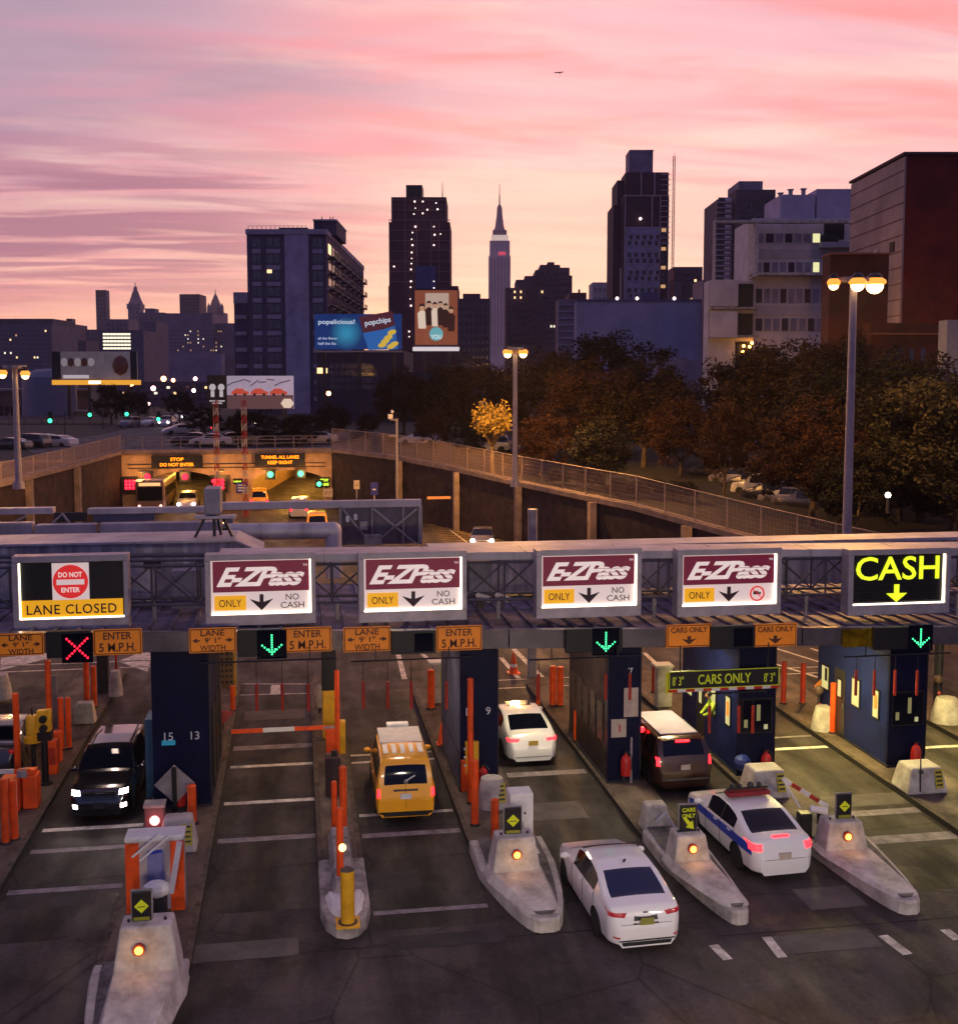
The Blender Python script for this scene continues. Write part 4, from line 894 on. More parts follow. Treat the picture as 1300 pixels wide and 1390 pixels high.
for a in ((446,534,150,orl,.3,'thin street light with orange glow left of the rust trees'),(208,527,260,pkl,.55,'distant orange light under the slab, left of centre row'),(222,514,300,orl,.7,'bright distant orange street light in the row at left'),
          (235,516,300,orl,.5,'distant orange light right of the brightest of the row'),(178,520,300,orl,.8,'distant orange light right of the grey billboards'),(265,514,260,pkl,.45,'upper of two pink distant lights left of the black panel'),(263,530,260,pkl,.45,'lower of two pink distant lights left of the black panel'),
          (202,548,220,pkl,.3,'small pink light above the green traffic lights'),(388,571,150,emi('pale_point', (1,.8,.65), 10),.28,'pale street light in the dark bushes below the slab'),(347,573,150,emi('pale_point', 0),.2,'faint pale light below the red car billboard'),
          (1205,672,62,emi('pale_point', 0),.16,'bright small light in the dark trees right of the tall post')): 
    small_light(*a)
def traffic_light(px, py, d, label, zg=5):
    P = Cd(px, py, d); t = thing('traffic_light', label, 'traffic light', (P.x, P.y, zg), -YAW); h = P.z-zg
    MB().cyl((1.8,0.3,0),(1.8,.3,h+.8),.09,n=6).cyl((1.8,.3,h+.6),(0,.3,h+.6),.06,n=6).build('pole', M['dark'], t)
    MB().box(-.28,0,-.4,.28,.3,1.2).build('housing', M['black'], t, loc=(0,0,h)); MB().ball((0,-.05,h), .3, 8).build('lens', emi('traffic_green', (.05,1,.42), 2.2), t)
for a in ((68,571,150,'green traffic light left of the dark post at the left car park'),(122,563,170,'green traffic light left of the black leafy trees'),(172,562,170,'green traffic light between the black leafy trees'),(215,569,170,'green traffic light right of the trees above the oncoming cars')): traffic_light(*a)
# CCTV mast beside the right wall
P = D(537, 560, 101); t = thing('camera_mast', 'grey camera mast standing by the right retaining wall', 'camera mast', (P.x, 100, 0))
MB().cyl((0,0,0),(0,0,P.z-.5),.14,.1,8).build('pole', pole_m, t); MB().bar((0,0,P.z-.6),(-.6,0,P.z-.6),.1).bar((0,0,P.z-2),(-.7,0,P.z-2),.08).build('arm', pole_m, t)
MB().box(-.75,-.2,P.z-.5,-.35,.3,P.z-.1).build('camera', M['white'], t); MB().ball((-.4,0,P.z+.1), .16, 8).build('dome', M['white'], t)
# red and white lattice masts in front of the portal
for px, top, lb in ((295,547,'red and white banded lattice mast in front of the tunnel, left one'),(333,549,'red and white banded lattice mast in front of the tunnel, right one')):
    P = D(px, 660, 104); hz = D(px, top, 104).z; t = thing('lattice_mast', lb, 'mast', (P.x, 104, 0)); b = MB(); z = 0; k = 0
    while z < hz:
        b.mi = k % 2
        for xx, yy in ((-.2,-.2),(.2,-.2),(0,.2)): b.bar((xx,yy,z),(xx,yy,z+.7),.06)
        b.bar((-.2,-.2,z),(.2,-.2,z+.7),.05).bar((.2,-.2,z),(0,.2,z+.7),.04).bar((-.2,-.2,z),(0,.2,z+.7),.04); z += .7; k += 1
    b.build('lattice', [M['brick_red'], M['cream']], t)
# aircraft
P = Cd(758, 98, 3800); t = thing('airplane', 'tiny dark airplane high in the pink sky', 'airplane', P, -YAW); am = wall('airplane_grey', (.12,.05,.07))
MB().loft([[(x, r_*math.cos(a), r_*math.sin(a)+zz) for a in [k*math.pi/4 for k in range(8)]] for x, r_, zz in ((-14,.3,.3),(-13,1.1,.1),(-10,1.8,0),(8,1.8,0),(13,.8,.6),(15,.2,.9))]).build('fuselage', am, t)
MB().prism([(-3,0),(2,0),(6,-14),(4.5,-14)], -.6, -.3).prism([(-3,0),(2,0),(6,14),(4.5,14)], -.6, -.3).build('wing', am, t); MB().prismy([(10,.8),(14,.8),(15.5,4.2),(13.5,4.2)], -.2, .2).build('tail_fin', am, t)

# ================================================================== vehicles
def interp(tab, x):
    if x <= tab[0][0]: return tab[0][1]
    for (a, va), (b, vb) in zip(tab, tab[1:]):
        if x <= b: return va+(vb-va)*(x-a)/(b-a) if b > a else vb
    return tab[-1][1]
def smoothed(tab, rr_):
    return lambda y: sum(interp(tab, y+rr_*k/4)*wt_ for k, wt_ in ((-4,.06),(-3,.09),(-2,.12),(-1,.15),(0,.16),(1,.15),(2,.12),(3,.09),(4,.06)))
class Car: pass
SPECS = {
 # y measured forward from the car centre; (y,z) roof line, belt line, half width
 'sedan': dict(L=4.85, top=[(-2.43,.50),(-2.40,.62),(-2.33,.93),(-2.25,1.08),(-1.95,1.12),(-1.75,1.14),(-1.0,1.40),(-.5,1.46),(.15,1.46),(.55,1.38),(1.35,1.02),(1.5,.99),(2.1,.86),(2.33,.70),(2.42,.50)],
   belt=[(-2.43,.80),(-2.2,1.0),(-1.2,1.02),(.9,.94),(1.5,.90),(2.1,.78),(2.43,.6)], wid=[(-2.43,.62),(-2.38,.74),(-2.2,.86),(-1.5,.915),(0,.925),(1.4,.91),(2.0,.86),(2.3,.76),(2.43,.55)],
   wind=(.42,1.32), rear=(-1.82,-.95), side=[(-1.18,-.38),(-.32,.55)], wheels=(-1.38,1.45), wr=.335, tum=.42, gc=.20, y0=-1.25),
 'suv': dict(L=4.75, top=[(-2.38,.6),(-2.33,.95),(-2.24,1.15),(-2.02,1.60),(-1.8,1.72),(-.6,1.78),(.35,1.75),(.65,1.66),(1.18,1.16),(1.4,1.12),(2.0,1.04),(2.22,.95),(2.33,.75),(2.38,.5)],
   belt=[(-2.38,.9),(-2.2,1.12),(-1,1.12),(1.0,1.06),(1.4,1.02),(2.0,.95),(2.38,.7)], wid=[(-2.38,.7),(-2.3,.84),(-1.9,.92),(0,.93),(1.5,.92),(2.1,.87),(2.3,.76),(2.38,.62)],
   wind=(.55,1.12), rear=(-2.2,-2.0), side=[(-1.85,-1.2),(-1.12,-.32),(-.25,.62)], wheels=(-1.38,1.42), wr=.36, tum=.30, gc=.22),
 'van': dict(L=4.75, top=[(-2.38,.5),(-2.36,.8),(-2.31,1.15),(-2.14,1.74),(-1.98,1.86),(-.8,1.88),(.6,1.84),(.95,1.72),(1.62,1.12),(1.8,1.06),(2.15,.92),(2.32,.72),(2.38,.5)],
   belt=[(-2.38,1.0),(-2.3,1.18),(0,1.14),(1.4,1.05),(1.9,.9),(2.38,.6)], wid=[(-2.38,.78),(-2.32,.85),(-2.1,.88),(0,.89),(1.6,.88),(2.1,.8),(2.32,.68),(2.38,.5)],
   wind=(.85,1.55), rear=(-2.29,-2.13), side=[(-1.9,-1.1),(-.98,.0),(.1,.95)], wheels=(-1.4,1.5), wr=.33, tum=.20, gc=.22),
 'minivan': dict(L=5.1, top=[(-2.55,.5),(-2.52,.82),(-2.44,1.12),(-2.2,1.62),(-2.0,1.72),(-.6,1.76),(.45,1.72),(.85,1.60),(1.65,1.12),(1.9,1.04),(2.3,.9),(2.48,.7),(2.55,.5)],
   belt=[(-2.55,.95),(-2.4,1.12),(0,1.1),(1.5,1.0),(2.0,.88),(2.55,.6)], wid=[(-2.55,.76),(-2.48,.88),(-2.2,.96),(0,.98),(1.7,.95),(2.2,.86),(2.48,.7),(2.55,.52)],
   wind=(.75,1.55), rear=(-2.40,-2.16), side=[(-2.0,-1.1),(-1.0,-.1),(0,.85)], wheels=(-1.55,1.5), wr=.35, tum=.28, gc=.20),
}
def carbody(sp, n=66):
    Lh = sp['L']/2; top = smoothed(sp['top'], .09); belt = smoothed(sp['belt'], .12); wid = smoothed(sp['wid'], .10); gc = sp['gc']
    ys = [-Lh+2*Lh*i/n for i in range(n+1)]
    ys += [-Lh+x for x in (.02,.04,.10,.15,.2,.27,.33)]+[Lh-x for x in (.02,.04,.1,.15,.22)]+list(sp['wind'])+list(sp['rear'])+[v for s_ in sp['side'] for v in s_]
    ys = sorted(set(round(y, 3) for y in ys)); keep = [ys[0]]
    keys = set(round(v, 3) for v in list(sp['wind'])+list(sp['rear'])+[v for s_ in sp['side'] for v in s_])
    for y in ys[1:]:
        if y-keep[-1] < .018 and y not in keys: continue
        keep.append(y)
    ys = keep
    def sec(y):
        T_ = top(y); Bp = min(belt(y), T_-.06); w_ = wid(y); z0 = gc
        P = [(w_*.86, z0),(w_*.965, z0+.09),(w_*.99, z0+.30*(Bp-z0)),(w_, z0+.62*(Bp-z0)),(w_*.988, Bp-.06),(w_*.955, Bp)]
        g = T_-Bp; E = T_-min(.07, g*.45+.005); xb = w_*.955; xe = xb
        for k in (1,2,3):
            z = Bp+(E-Bp)*k/3; xe = xb-(z-Bp)*sp['tum']; P.append((xe, z))
        P.append((xe-.045, E+(T_-E)*.55)); xr = xe-.045
        for fr_ in (.84,.66,.48,.3,.14,0): P.append((xr*fr_, E+(T_-E)*(.55+.45*(1-fr_*fr_))))
        return P
    return ys, sec
def in_any(y, L_): return any(a < y < b for a, b in L_)
CARC = {}
def car_meshes(kind, paint, stripe=None, details=True):
    key = (kind, paint.name, bool(stripe), details)
    if key in CARC: return CARC[key]
    sp = SPECS[kind]; ys, sec = carbody(sp, 66 if details else 26)
    S = [sec(y) for y in ys]; m = len(S[0]); b = MB(); loops = []
    for y, P in zip(ys, S): loops.append([(x, y, z) for x, z in P]+[(-x, y, z) for x, z in P[-2::-1]])
    n = len(loops[0]); b.v = [p for l in loops for p in l]
    for k in range(len(loops)-1):
        ym = (ys[k]+ys[k+1])/2; glassy = S[k][8][1]-S[k][5][1] > .07
        for i in range(n):
            j = (i+1) % n; ii = i if i < m-1 else n-2-i; mi = 0
            if i == n-1: mi = 4
            elif ii in (5,6,7) and glassy and in_any(ym, sp['side']): mi = 3
            elif ii in (5,6,7) and glassy and min(v_[0] for v_ in sp['side']) < ym < max(v_[1] for v_ in sp['side']): mi = 4
            elif ii >= 9 and sp['wind'][0] < ym < sp['wind'][1]: mi = 1
            elif ii >= 10 and sp['rear'][0] < ym < sp['rear'][1]: mi = 2
            elif ii == 0: mi = 4
            elif stripe and ii == 3 and -2.2 < ym < 1.9: mi = 5
            b.f.append([k*n+i, k*n+j, (k+1)*n+j, (k+1)*n+i]); b.m.append(mi)
    b.f.append(list(range(n))[::-1]); b.m.append(0); b.f.append(list(range((len(loops)-1)*n, len(loops)*n))); b.m.append(0)
    ms = [paint, M['glass'], M['glass'], M['glass'], M['rubber'], stripe or M['rubber']]
    me = b.mesh('body', ms); out = {}
    if details:
        o = bpy.data.objects.new('tmp', me); COL.objects.link(o); cut = MB(); cut.mi = 4
        for yw in sp['wheels']:
            for sd in (-1, 1): cut.cyl((sd*(interp(sp['wid'], yw)-.24), yw, sp['wr']), (sd*1.3, yw, sp['wr']), sp['wr']*1.17, n=26)
        co = bpy.data.objects.new('tmpc', cut.mesh('c', ms)); COL.objects.link(co)
        md = o.modifiers.new('b', 'BOOLEAN'); md.operation = 'DIFFERENCE'; md.object = co; md.solver = 'EXACT'
        bpy.context.view_layer.update()
        me2 = bpy.data.meshes.new_from_object(o.evaluated_get(bpy.context.evaluated_depsgraph_get()))
        bpy.data.objects.remove(o); bpy.data.objects.remove(co)
        if len(me2.materials) > len(ms):
            pass
        for nm, idx in (('body', (0,4,5)), ('windshield', (1,)), ('rear_window', (2,)), ('side_window', (3,))):
            bm = bmesh.new(); bm.from_mesh(me2)
            bmesh.ops.delete(bm, geom=[f for f in bm.faces if f.material_index not in idx], context='FACES')
            if nm == 'side_window':
                for sd, tag_ in ((1,'r'),(-1,'l')):
                    b2 = bm.copy(); bmesh.ops.delete(b2, geom=[f for f in b2.faces if f.calc_center_median().x*sd < 0], context='FACES')
                    q = bpy.data.meshes.new('side_window'); b2.to_mesh(q); b2.free(); out['side_'+tag_] = q
                bm.free(); continue
            q = bpy.data.meshes.new(nm); bm.to_mesh(q); bm.free(); out[nm] = q
        for q in out.values():
            for mm in ms: q.materials.append(mm)
            q.polygons.foreach_set('use_smooth', [True]*len(q.polygons)); q.set_sharp_from_angle(angle=R(34))
    else:
        for yw in sp['wheels']:
            for sd in (-1, 1):
                b.mi = 4; b.cyl((sd*.70, yw, sp['wr']), (sd*.94, yw, sp['wr']), sp['wr'], n=12)
        q = b.mesh(kind, ms); q.polygons.foreach_set('use_smooth', [True]*len(q.polygons)); q.set_sharp_from_angle(angle=R(34)); out['body'] = q
    CARC[key] = out; return out
tail = emi('tail_light', (1,.01,.015), 7, (.4,.01,.01)); tailoff = mat('tail_lens', (.28,.008,.012), .15, noise=0, coat=.6, emit=.15, ecol=(.6,.01,.01)); headl = emi('head_light', (1,.80,.74), 22); headoff = mat('head_lens', (.5,.5,.5), .1, noise=0)
_wh = {}
def wheel(r):
    if r not in _wh:
        ty = MB().lathe([(r*.60,-.10),(r*.93,-.105),(r,-.07),(r,.07),(r*.93,.105),(r*.60,.10)], (0,0,0), 28).mesh('wheel', M['rubber'], True)
        rm = MB(); rm.lathe([(r*.63,-.07),(r*.63,.085),(r*.57,.085),(r*.55,.03),(r*.05,.02)], (0,0,0), 24)
        for k in range(5):
            a = 2*math.pi*k/5; rm.bar((0,0,.06),(math.cos(a)*r*.58,math.sin(a)*r*.58,.07),r*.16,.03)
        rm.cyl((0,0,.02),(0,0,.085),r*.12,n=10); _wh[r] = (ty, rm.mesh('rim', M['rim'], True))
    return _wh[r]
def car(kind, name, label, cat, loc, rz, paint, lights='tail', lit=True, stripe=None, plate=None):
    sp = SPECS[kind]; q = car_meshes(kind, paint, stripe); t = thing(name, label, cat, loc, rz)
    put(q['body'], 'body', t); put(q['windshield'], 'windshield', t); put(q['rear_window'], 'rear_window', t); put(q['side_l'], 'side_window', t); put(q['side_r'], 'side_window', t)
    t.scale = (.94,.94,.94); ty, rm = wheel(sp['wr'])
    for yw in sp['wheels']:
        for sd in (-1, 1):
            wo_ = put(ty, 'wheel', t, (sd*(interp(sp['wid'], yw)-.115), yw, sp['wr']), (0, R(90)*sd, 0)); put(rm, 'rim', wo_)
    ys, sec = carbody(sp)
    wf_ = smoothed(sp['wid'], .1)
    for sd in (-1, 1):                                   # mirrors, door handles
        ym = sp['wind'][1]-.35; P = sec(ym); MB().ball((0,0,0), .115, 10, (1.0,.62,.72)).bar((-sd*.16,0,-.03),(-sd*.02,0,-.02),.05).build('mirror', paint, t, loc=(sd*(P[5][0]+.13), ym, P[5][1]+.06), smooth=True)
        dh = MB()
        for a, c in sp['side'][-2:]:
            y_ = a+.16; x_ = sec(y_)[4][0]; dh.box(min(sd*(x_-.01), sd*(x_+.03)), y_, sec(y_)[4][1]-.06, max(sd*(x_-.01), sd*(x_+.03)), y_+.17, sec(y_)[4][1]-.03)
        dh.build('door_handle', paint, t)
        sm = MB()
        for ysm in sorted(set([v[0]-.035 for v in sp['side']]+[sp['side'][-1][1]+.05])):
            Pq = sec(ysm)[1:6]
            for (xa, za), (xb_, zb_) in zip(Pq, Pq[1:]): sm.bar((sd*(xa+.001), ysm, za), (sd*(xb_+.001), ysm, zb_), .012)
        sm.build('door_seam', M['rubber'], t)
    return t, sp, sec
def hwid(P, z):
    if z > P[-1][1]: return -1
    for (xa, za), (xb_, zb_) in zip(P, P[1:]):
        if za <= z <= zb_: return xa+(xb_-xa)*(z-za)/max(1e-6, zb_-za)
    return P[0][0]
def patch(t, sp, sec, name, m, quad, end=-1, off=.008, both=True, nx=12, nz=6, parent=None):
    """a lamp, grille or trim piece pressed onto the end of the body; quad = inner-bottom, outer-bottom, outer-top, inner-top in (x,z)"""
    cache = [(end*(sp['L']/2-.006*k), sec(end*(sp['L']/2-.006*k))) for k in range(170)]
    for sd in ((-1, 1) if both else (1,)):
        V = []
        for j in range(nz+1):
            for i in range(nx+1):
                u, v = i/nx, j/nz
                x = (quad[0][0]*(1-u)+quad[1][0]*u)*(1-v)+(quad[3][0]*(1-u)+quad[2][0]*u)*v; z = (quad[0][1]*(1-u)+quad[1][1]*u)*(1-v)+(quad[3][1]*(1-u)+quad[2][1]*u)*v
                y = None
                for yy, P in cache:
                    if hwid(P, z) >= abs(x): y = yy; break
                if y is None: y = V[-1][1]*1.0 if V else cache[60][0]
                V.append((sd*x+(sd*off if x > .5 else 0), y+end*off, z))
        b = MB(); b.add(V, [(j*(nx+1)+i, j*(nx+1)+i+1, (j+1)*(nx+1)+i+1, (j+1)*(nx+1)+i) for j in range(nz) for i in range(nx)]); b.build(name, m, t, smooth=True)
def lightbox(t, name, x, y, z, sx_, sy_, sz_, m, tilt=0, yaw=0):
    for sd in (-1, 1):
        MB().ball((0,0,0), 1, 14, (sx_, sy_, sz_)).build(name, m, t, loc=(sd*x, y, z), rz=(tilt, 0, sd*yaw), smooth=True)
def plate(t, y, z, m=None, s='', tilt=0, sg=-1):
    p_ = MB().box(-.16,-.012,-.08,.16,.012,.08).build('number_plate', m or M['cream'], t, loc=(0,y,z), rz=(tilt,0,0))
    return p_
paintw = mat('car_white', (.82,.81,.80), .25, noise=0, coat=1); paintw2 = mat('car_pearl', (.80,.79,.77), .3, noise=0, coat=1)
painty = mat('taxi_yellow', (.95,.43,.010), .3, noise=0, coat=1); paintk = mat('car_black', (.006,.006,.010), .2, noise=0, coat=1, spec=.8); paintb = mat('car_brown', (.050,.017,.009), .28, .3, noise=0, coat=1)
blue_s = mat('car_blue_stripe', (.02,.05,.40), .35, noise=0)
def drop(px, py, z=.22): return G(px, py, z)
# white sedan, nearest
P = drop(874, 1283); t, sp, sec = car('sedan', 'parked_sedan', 'white sedan nearest the camera, driving away at the bottom right of centre', 'car', (P.x-.02, P.y+2.28, .0), R(2.0), paintw)
patch(t, sp, sec, 'tail_light', tailoff, ((.50,.86),(.845,.90),(.855,.99),(.44,.955))); plate(t, -2.455, .80, mat('plate_olive', (.30,.30,.06), .5)); patch(t, sp, sec, 'bumper_trim', M['rubber'], ((-.66,.34),(.66,.34),(.66,.375),(-.66,.375)), both=False); patch(t, sp, sec, 'boot_seam', M['rubber'], ((-.60,.705),(.60,.705),(.60,.715),(-.60,.715)), both=False); patch(t, sp, sec, 'badge', M['rim'], ((-.06,.93),(.06,.93),(.06,.965),(-.06,.965)), both=False); MB().cyl((0,-.72,1.46),(0,-.8,1.54),.03,n=6).build('aerial', M['black'], t)
patch(t, sp, sec, 'reflector', M['red'], ((.62,.42),(.76,.42),(.76,.46),(.62,.46))); patch(t, sp, sec, 'diffuser', M['dark'], ((-.56,.24),(.56,.24),(.60,.33),(-.60,.33)), both=False); patch(t, sp, sec, 'plate_recess', M['dark'], ((-.30,.70),(.30,.70),(.27,.90),(-.27,.90)), both=False, off=.004)
t.name = 'sedan'
bg_ = mat('glass_sky_blue', (.004,.012,.050), .05, noise=0, spec=.6)  # blue sky reflection put into the rear glass colour
for ch in t.children:
    if ch.name.startswith('rear_window'):
        me_ = ch.data.copy(); ch.data = me_
        for i_ in (1,2,3): me_.materials[i_] = bg_
P = drop(1058, 1186); t, sp, sec = car('sedan', 'patrol_sedan', 'white sedan with a blue side stripe and a light bar on its roof', 'car', (P.x+.02, P.y+2.28, 0), R(3), paintw2, stripe=blue_s)
patch(t, sp, sec, 'tail_light', tail, ((.60,.82),(.865,.84),(.86,1.0),(.58,.99))); plate(t, -2.445, .70); patch(t, sp, sec, 'bumper_trim', M['rubber'], ((-.66,.60),(.66,.60),(.66,.61),(-.66,.61)), both=False); MB().box(-.22,-2.15,1.10,.22,-2.10,1.135).build('brake_light', tail, t)
lb = MB(); lb.box(-.62,-.28,1.50,.62,.06,1.62).build('light_bar', mat('bar_red', (.25,.02,.02), .2, noise=0), t, bevel=.03)
eq = MB(); eq.bar((-.62,-.1,1.68),(.62,-.1,1.68),.05); [eq.ball((x,-.05,1.74), r_, 8) for x, r_ in ((-.42,.09),(-.2,.07),(.12,.1),(.38,.08))]; [eq.bar((x,-.1,1.46),(x,-.1,1.7),.04) for x in (-.55,.55)]; eq.build('roof_equipment', M['dark'], t)
P = drop(722, 1032); t, sp, sec = car('sedan', 'sedan', 'white sedan with red tail lights stopped beside the booth numbered 9', 'car', (P.x, P.y+2.28, 0), R(1), paintw2)
patch(t, sp, sec, 'tail_light', tail, ((.50,.85),(.85,.87),(.85,.96),(.44,.95))); patch(t, sp, sec, 'bumper_trim', M['rim'], ((-.70,.33),(.70,.33),(.70,.36),(-.70,.36)), both=False); plate(t, -2.445, .82, mat('plate_gold', (.50,.32,.05), .5)); MB().box(-.42,-.1,1.452,.42,.42,1.475).build('sunroof', M['glass'], t)
P = drop(553, 1108); t, sp, sec = car('van', 'taxi_van', 'yellow taxi van with pale striped roof and lit tail lights', 'taxi', (P.x, P.y+2.23, 0), R(-1), painty)
patch(t, sp, sec, 'tail_light', tail, ((.735,.80),(.835,.80),(.83,1.05),(.745,1.05))); plate(t, -2.395, .84, M['white']); patch(t, sp, sec, 'handle_trim', M['dark'], ((-.36,.97),(.36,.97),(.36,1.03),(-.36,1.03)), both=False); patch(t, sp, sec, 'door_seam', M['rubber'], ((-.005,.5),(.005,.5),(.005,1.15),(-.005,1.15)), both=False); patch(t, sp, sec, 'bumper', M['rubber'], ((-.78,.24),(.78,.24),(.78,.38),(-.78,.38)), both=False)
MB().box(-.66,-.55,1.855,.66,1.0,1.885).build('roof_panel', mat('roof_panel_pale', (.50,.46,.44), .3), t)
rb = MB(); [rb.box(-.6+.26*k,-1.55,1.868,-.46+.26*k,-.75,1.893) for k in range(5)]; rb.build('roof_rib', M['white'], t)
MB().box(-.35,1.05,1.84,.35,1.35,1.97).build('roof_sign', M['white'], t, bevel=.03); MB().bar((.0,-2.33,1.28),(.28,-2.27,1.42),.03).build('rear_wiper', M['white'], t)
MB().cyl((0,-2.24,1.24),(0,-2.30,1.24),.07,n=14).build('badge', M['rim'], t)
P = drop(928, 1068); t, sp, sec = car('minivan', 'minivan', 'dark brown minivan with glowing tail lights beside the booth numbered 5', 'car', (P.x, P.y+2.40, 0), R(1), paintb)
patch(t, sp, sec, 'tail_light', tail, ((.79,.90),(.90,.90),(.89,1.16),(.80,1.16))); plate(t, -2.565, .86); MB().box(-.22,-2.28,1.58,.22,-2.2,1.63).build('brake_light', tail, t)
patch(t, sp, sec, 'bumper_trim', M['rim'], ((-.76,.44),(.76,.44),(.76,.50),(-.76,.50)), both=False); MB().box(-.62,-1.9,1.735,.62,.55,1.765).build('roof_panel', mat('roof_panel_lilac', (.45,.40,.50), .3), t); MB().ball((-.9,-.9,1.62), .1, 8).build('side_marker', tail, t)
P = drop(142, 1106); t, sp, sec = car('suv', 'black_suv', 'black SUV with four blazing head lights approaching in the left lane', 'car', (P.x-.1, P.y+2.22, 0), R(180-1), paintk)
patch(t, sp, sec, 'headlight', headl, ((.54,.80),(.80,.82),(.80,.95),(.56,.93)), end=1); patch(t, sp, sec, 'fog_light', headl, ((.60,.44),(.76,.44),(.76,.56),(.60,.56)), end=1); plate(t, 2.40, .52, M['dark'])
MB().prismy([(-.14,0),(-.10,.05),(-.05,.05),(-.05,.07),(.05,.07),(.05,.05),(.14,.05),(.10,0),(.05,0),(.05,-.02),(-.05,-.02),(-.05,0)], 0, .02).build('badge', M['rim'], t, loc=(0,2.31,.86))
gl = MB(); [gl.box(-.48,2.27,.62+.055*k,.48,2.35,.635+.055*k) for k in range(6)]; gl.build('grille', M['dark'], t)
for sd in (-1, 1): MB().cyl((sd*.60,-1.6,1.80),(sd*.60,.35,1.80),.025,n=6).build('roof_rail', M['black'], t)
for sd in (-1,1): lamp('SPOT', (sd*.6,2.42,.9), 18, (1,.85,.75), .1, (R(80),0,0), parent=t, spot=R(70))
P = drop(4, 1046); t, sp, sec = car('sedan', 'dark_sedan', 'dark sedan cut by the left edge behind orange posts', 'car', (P.x-.35, P.y+2.0, 0), R(0), mat('car_dark', (.03,.025,.035), .25, noise=0, coat=1))
lightbox(t, 'tail_light', .74, -2.27, .90, .16, .1, .09, tailoff)
# small vehicles seen far off: one mesh each, a few pixels big
bgp = [mat('car_bg_%d' % i, c, .25, noise=0, coat=.8) for i, c in enumerate(((.40,.38,.42),(.03,.03,.045),(.12,.11,.15),(.55,.52,.52),(.015,.012,.02)))]
def farcar(px, py, z, rz, pi, kind, label, hl=None, group='cars on the streets around the plaza', name='parked_car'):
    P = G(px, py, z); q = car_meshes(kind, bgp[pi], details=False); sp = SPECS[kind]
    t = put(q['body'], name, None, P, rz); t['label'] = label; t['category'] = 'car'; t['group'] = group
    if hl:
        m_, y = (headl, sp['L']/2) if hl == 'head' else (tail, -sp['L']/2)
        for sd in (-.68, .68): MB().ball((0,0,0), .17 if hl == 'head' else .13, 8, (1,.5,.8)).build('headlight' if hl == 'head' else 'tail_light', m_, t, loc=(sd, y*.985, .78), smooth=True)
    return t
for a in ((262,604,4.95,R(80),4,'sedan','dark car behind the railing above the left tunnel',None),(288,606,4.95,R(80),0,'sedan','pale grey car behind the railing, second above the left tunnel',None),(315,604,4.95,R(95),4,'sedan','black car behind the railing, right of the left lattice mast',None),
   (352,604,4.95,R(85),2,'suv','grey SUV behind the railing, right of the right lattice mast',None),(380,604,4.95,R(85),4,'sedan','dark car behind the railing above the amber board of the right tunnel',None),(404,602,4.95,R(85),2,'sedan','grey car behind the railing near its right end',None),(431,602,4.95,R(85),0,'sedan','pale car behind the railing at its right end',None),
   (176,580,4.95,R(165),2,'suv','grey SUV at the foot of the black leafy trees',None),(205,578,4.95,R(165),3,'sedan','white parked car just left of the oncoming pair of head lights',None),(228,579,4.95,R(170),0,'suv','oncoming silver SUV with bright head lights on the far street','head'),
   (247,571,4.95,R(170),3,'suv','far oncoming car with head lights, second in line','head'),(262,567,4.95,R(170),2,'suv','farthest oncoming car in the line on the street',None),(245,590,4.95,R(110),0,'sedan','grey car turning before the railing',None),(262,588,4.95,R(100),2,'sedan','car with bright tail beside the black panel','tail'),
   (60,606,4.7,R(60),3,'sedan','white car parked at left, dusted pale hood',None),(40,610,4.7,R(65),4,'suv','black SUV parked behind the left street lamp',None),(14,612,4.7,R(65),4,'sedan','dark car parked at the far left edge',None),(78,608,4.7,R(60),0,'sedan','pale car parked right of the white one at left',None),
   (570,604,5,R(70),3,'sedan','pale blue car seen between rust trees over the fence',None),(664,614,4.9,R(70),0,'suv','pale SUV under the yellow lit tree',None),(725,618,4.7,R(70),2,'sedan','grey car under the middle lamp at right',None),
   (974,652,4.1,R(35),4,'suv','dark SUV driving away in the side street, left one','tail'),(1002,660,4.0,R(35),2,'sedan','parked sedan nearest the dark SUV in the side street','tail'),(1022,668,3.9,R(35),4,'sedan','dark parked sedan, second in the side street row',None),
   (1036,675,3.8,R(35),0,'suv','pale parked SUV in the middle of the side street row',None),(1052,682,3.7,R(35),4,'sedan','black parked sedan right of the pale SUV in the row','tail'),(1075,689,3.5,R(35),2,'sedan','grey parked sedan near the fence end of the row',None),(1100,698,3.3,R(35),4,'suv','black parked SUV closest to the tall lamp post',None),
   (655,742,0,R(170),2,'sedan','car with bright head lights just above the canopy edge','head'),(408,700,0,R(-4),0,'suv','pale SUV entering the right tunnel with red tail lights','tail'),(310,735,0,R(0),4,'sedan','dark car on the road behind the rear sign bridge','tail')):
    farcar(*a)
P = G(256, 691, .3); t = farcar(256, 692, 0, R(180), 0, 'suv', 'silver SUV coming out of the left tunnel with blazing head lights', 'head')
t = put(car_meshes('van', painty, details=False)['body'], 'taxi', None, G(353, 688, 0)); t['label'] = 'orange yellow taxi entering the right tunnel'; t['category'] = 'taxi'
for sd in (-.72,.72): MB().ball((0,0,0), .14, 8).build('tail_light', tail, t, loc=(sd,-2.33,.85))
P = G(430, 725, 0); t = put(car_meshes('van', painty, details=False)['body'], 'taxi', None, P); t['label'] = 'yellow taxi glimpsed between the ducts of the rear sign bridge'; t['category'] = 'taxi'
for sd in (-.72,.72): MB().ball((0,0,0), .14, 8).build('tail_light', tail, t, loc=(sd,-2.33,.85))
P = G(204, 698, 0); t = thing('bus', 'pale roofed bus coming out of the left tunnel opening', 'bus', (P.x, P.y, 0), R(180))
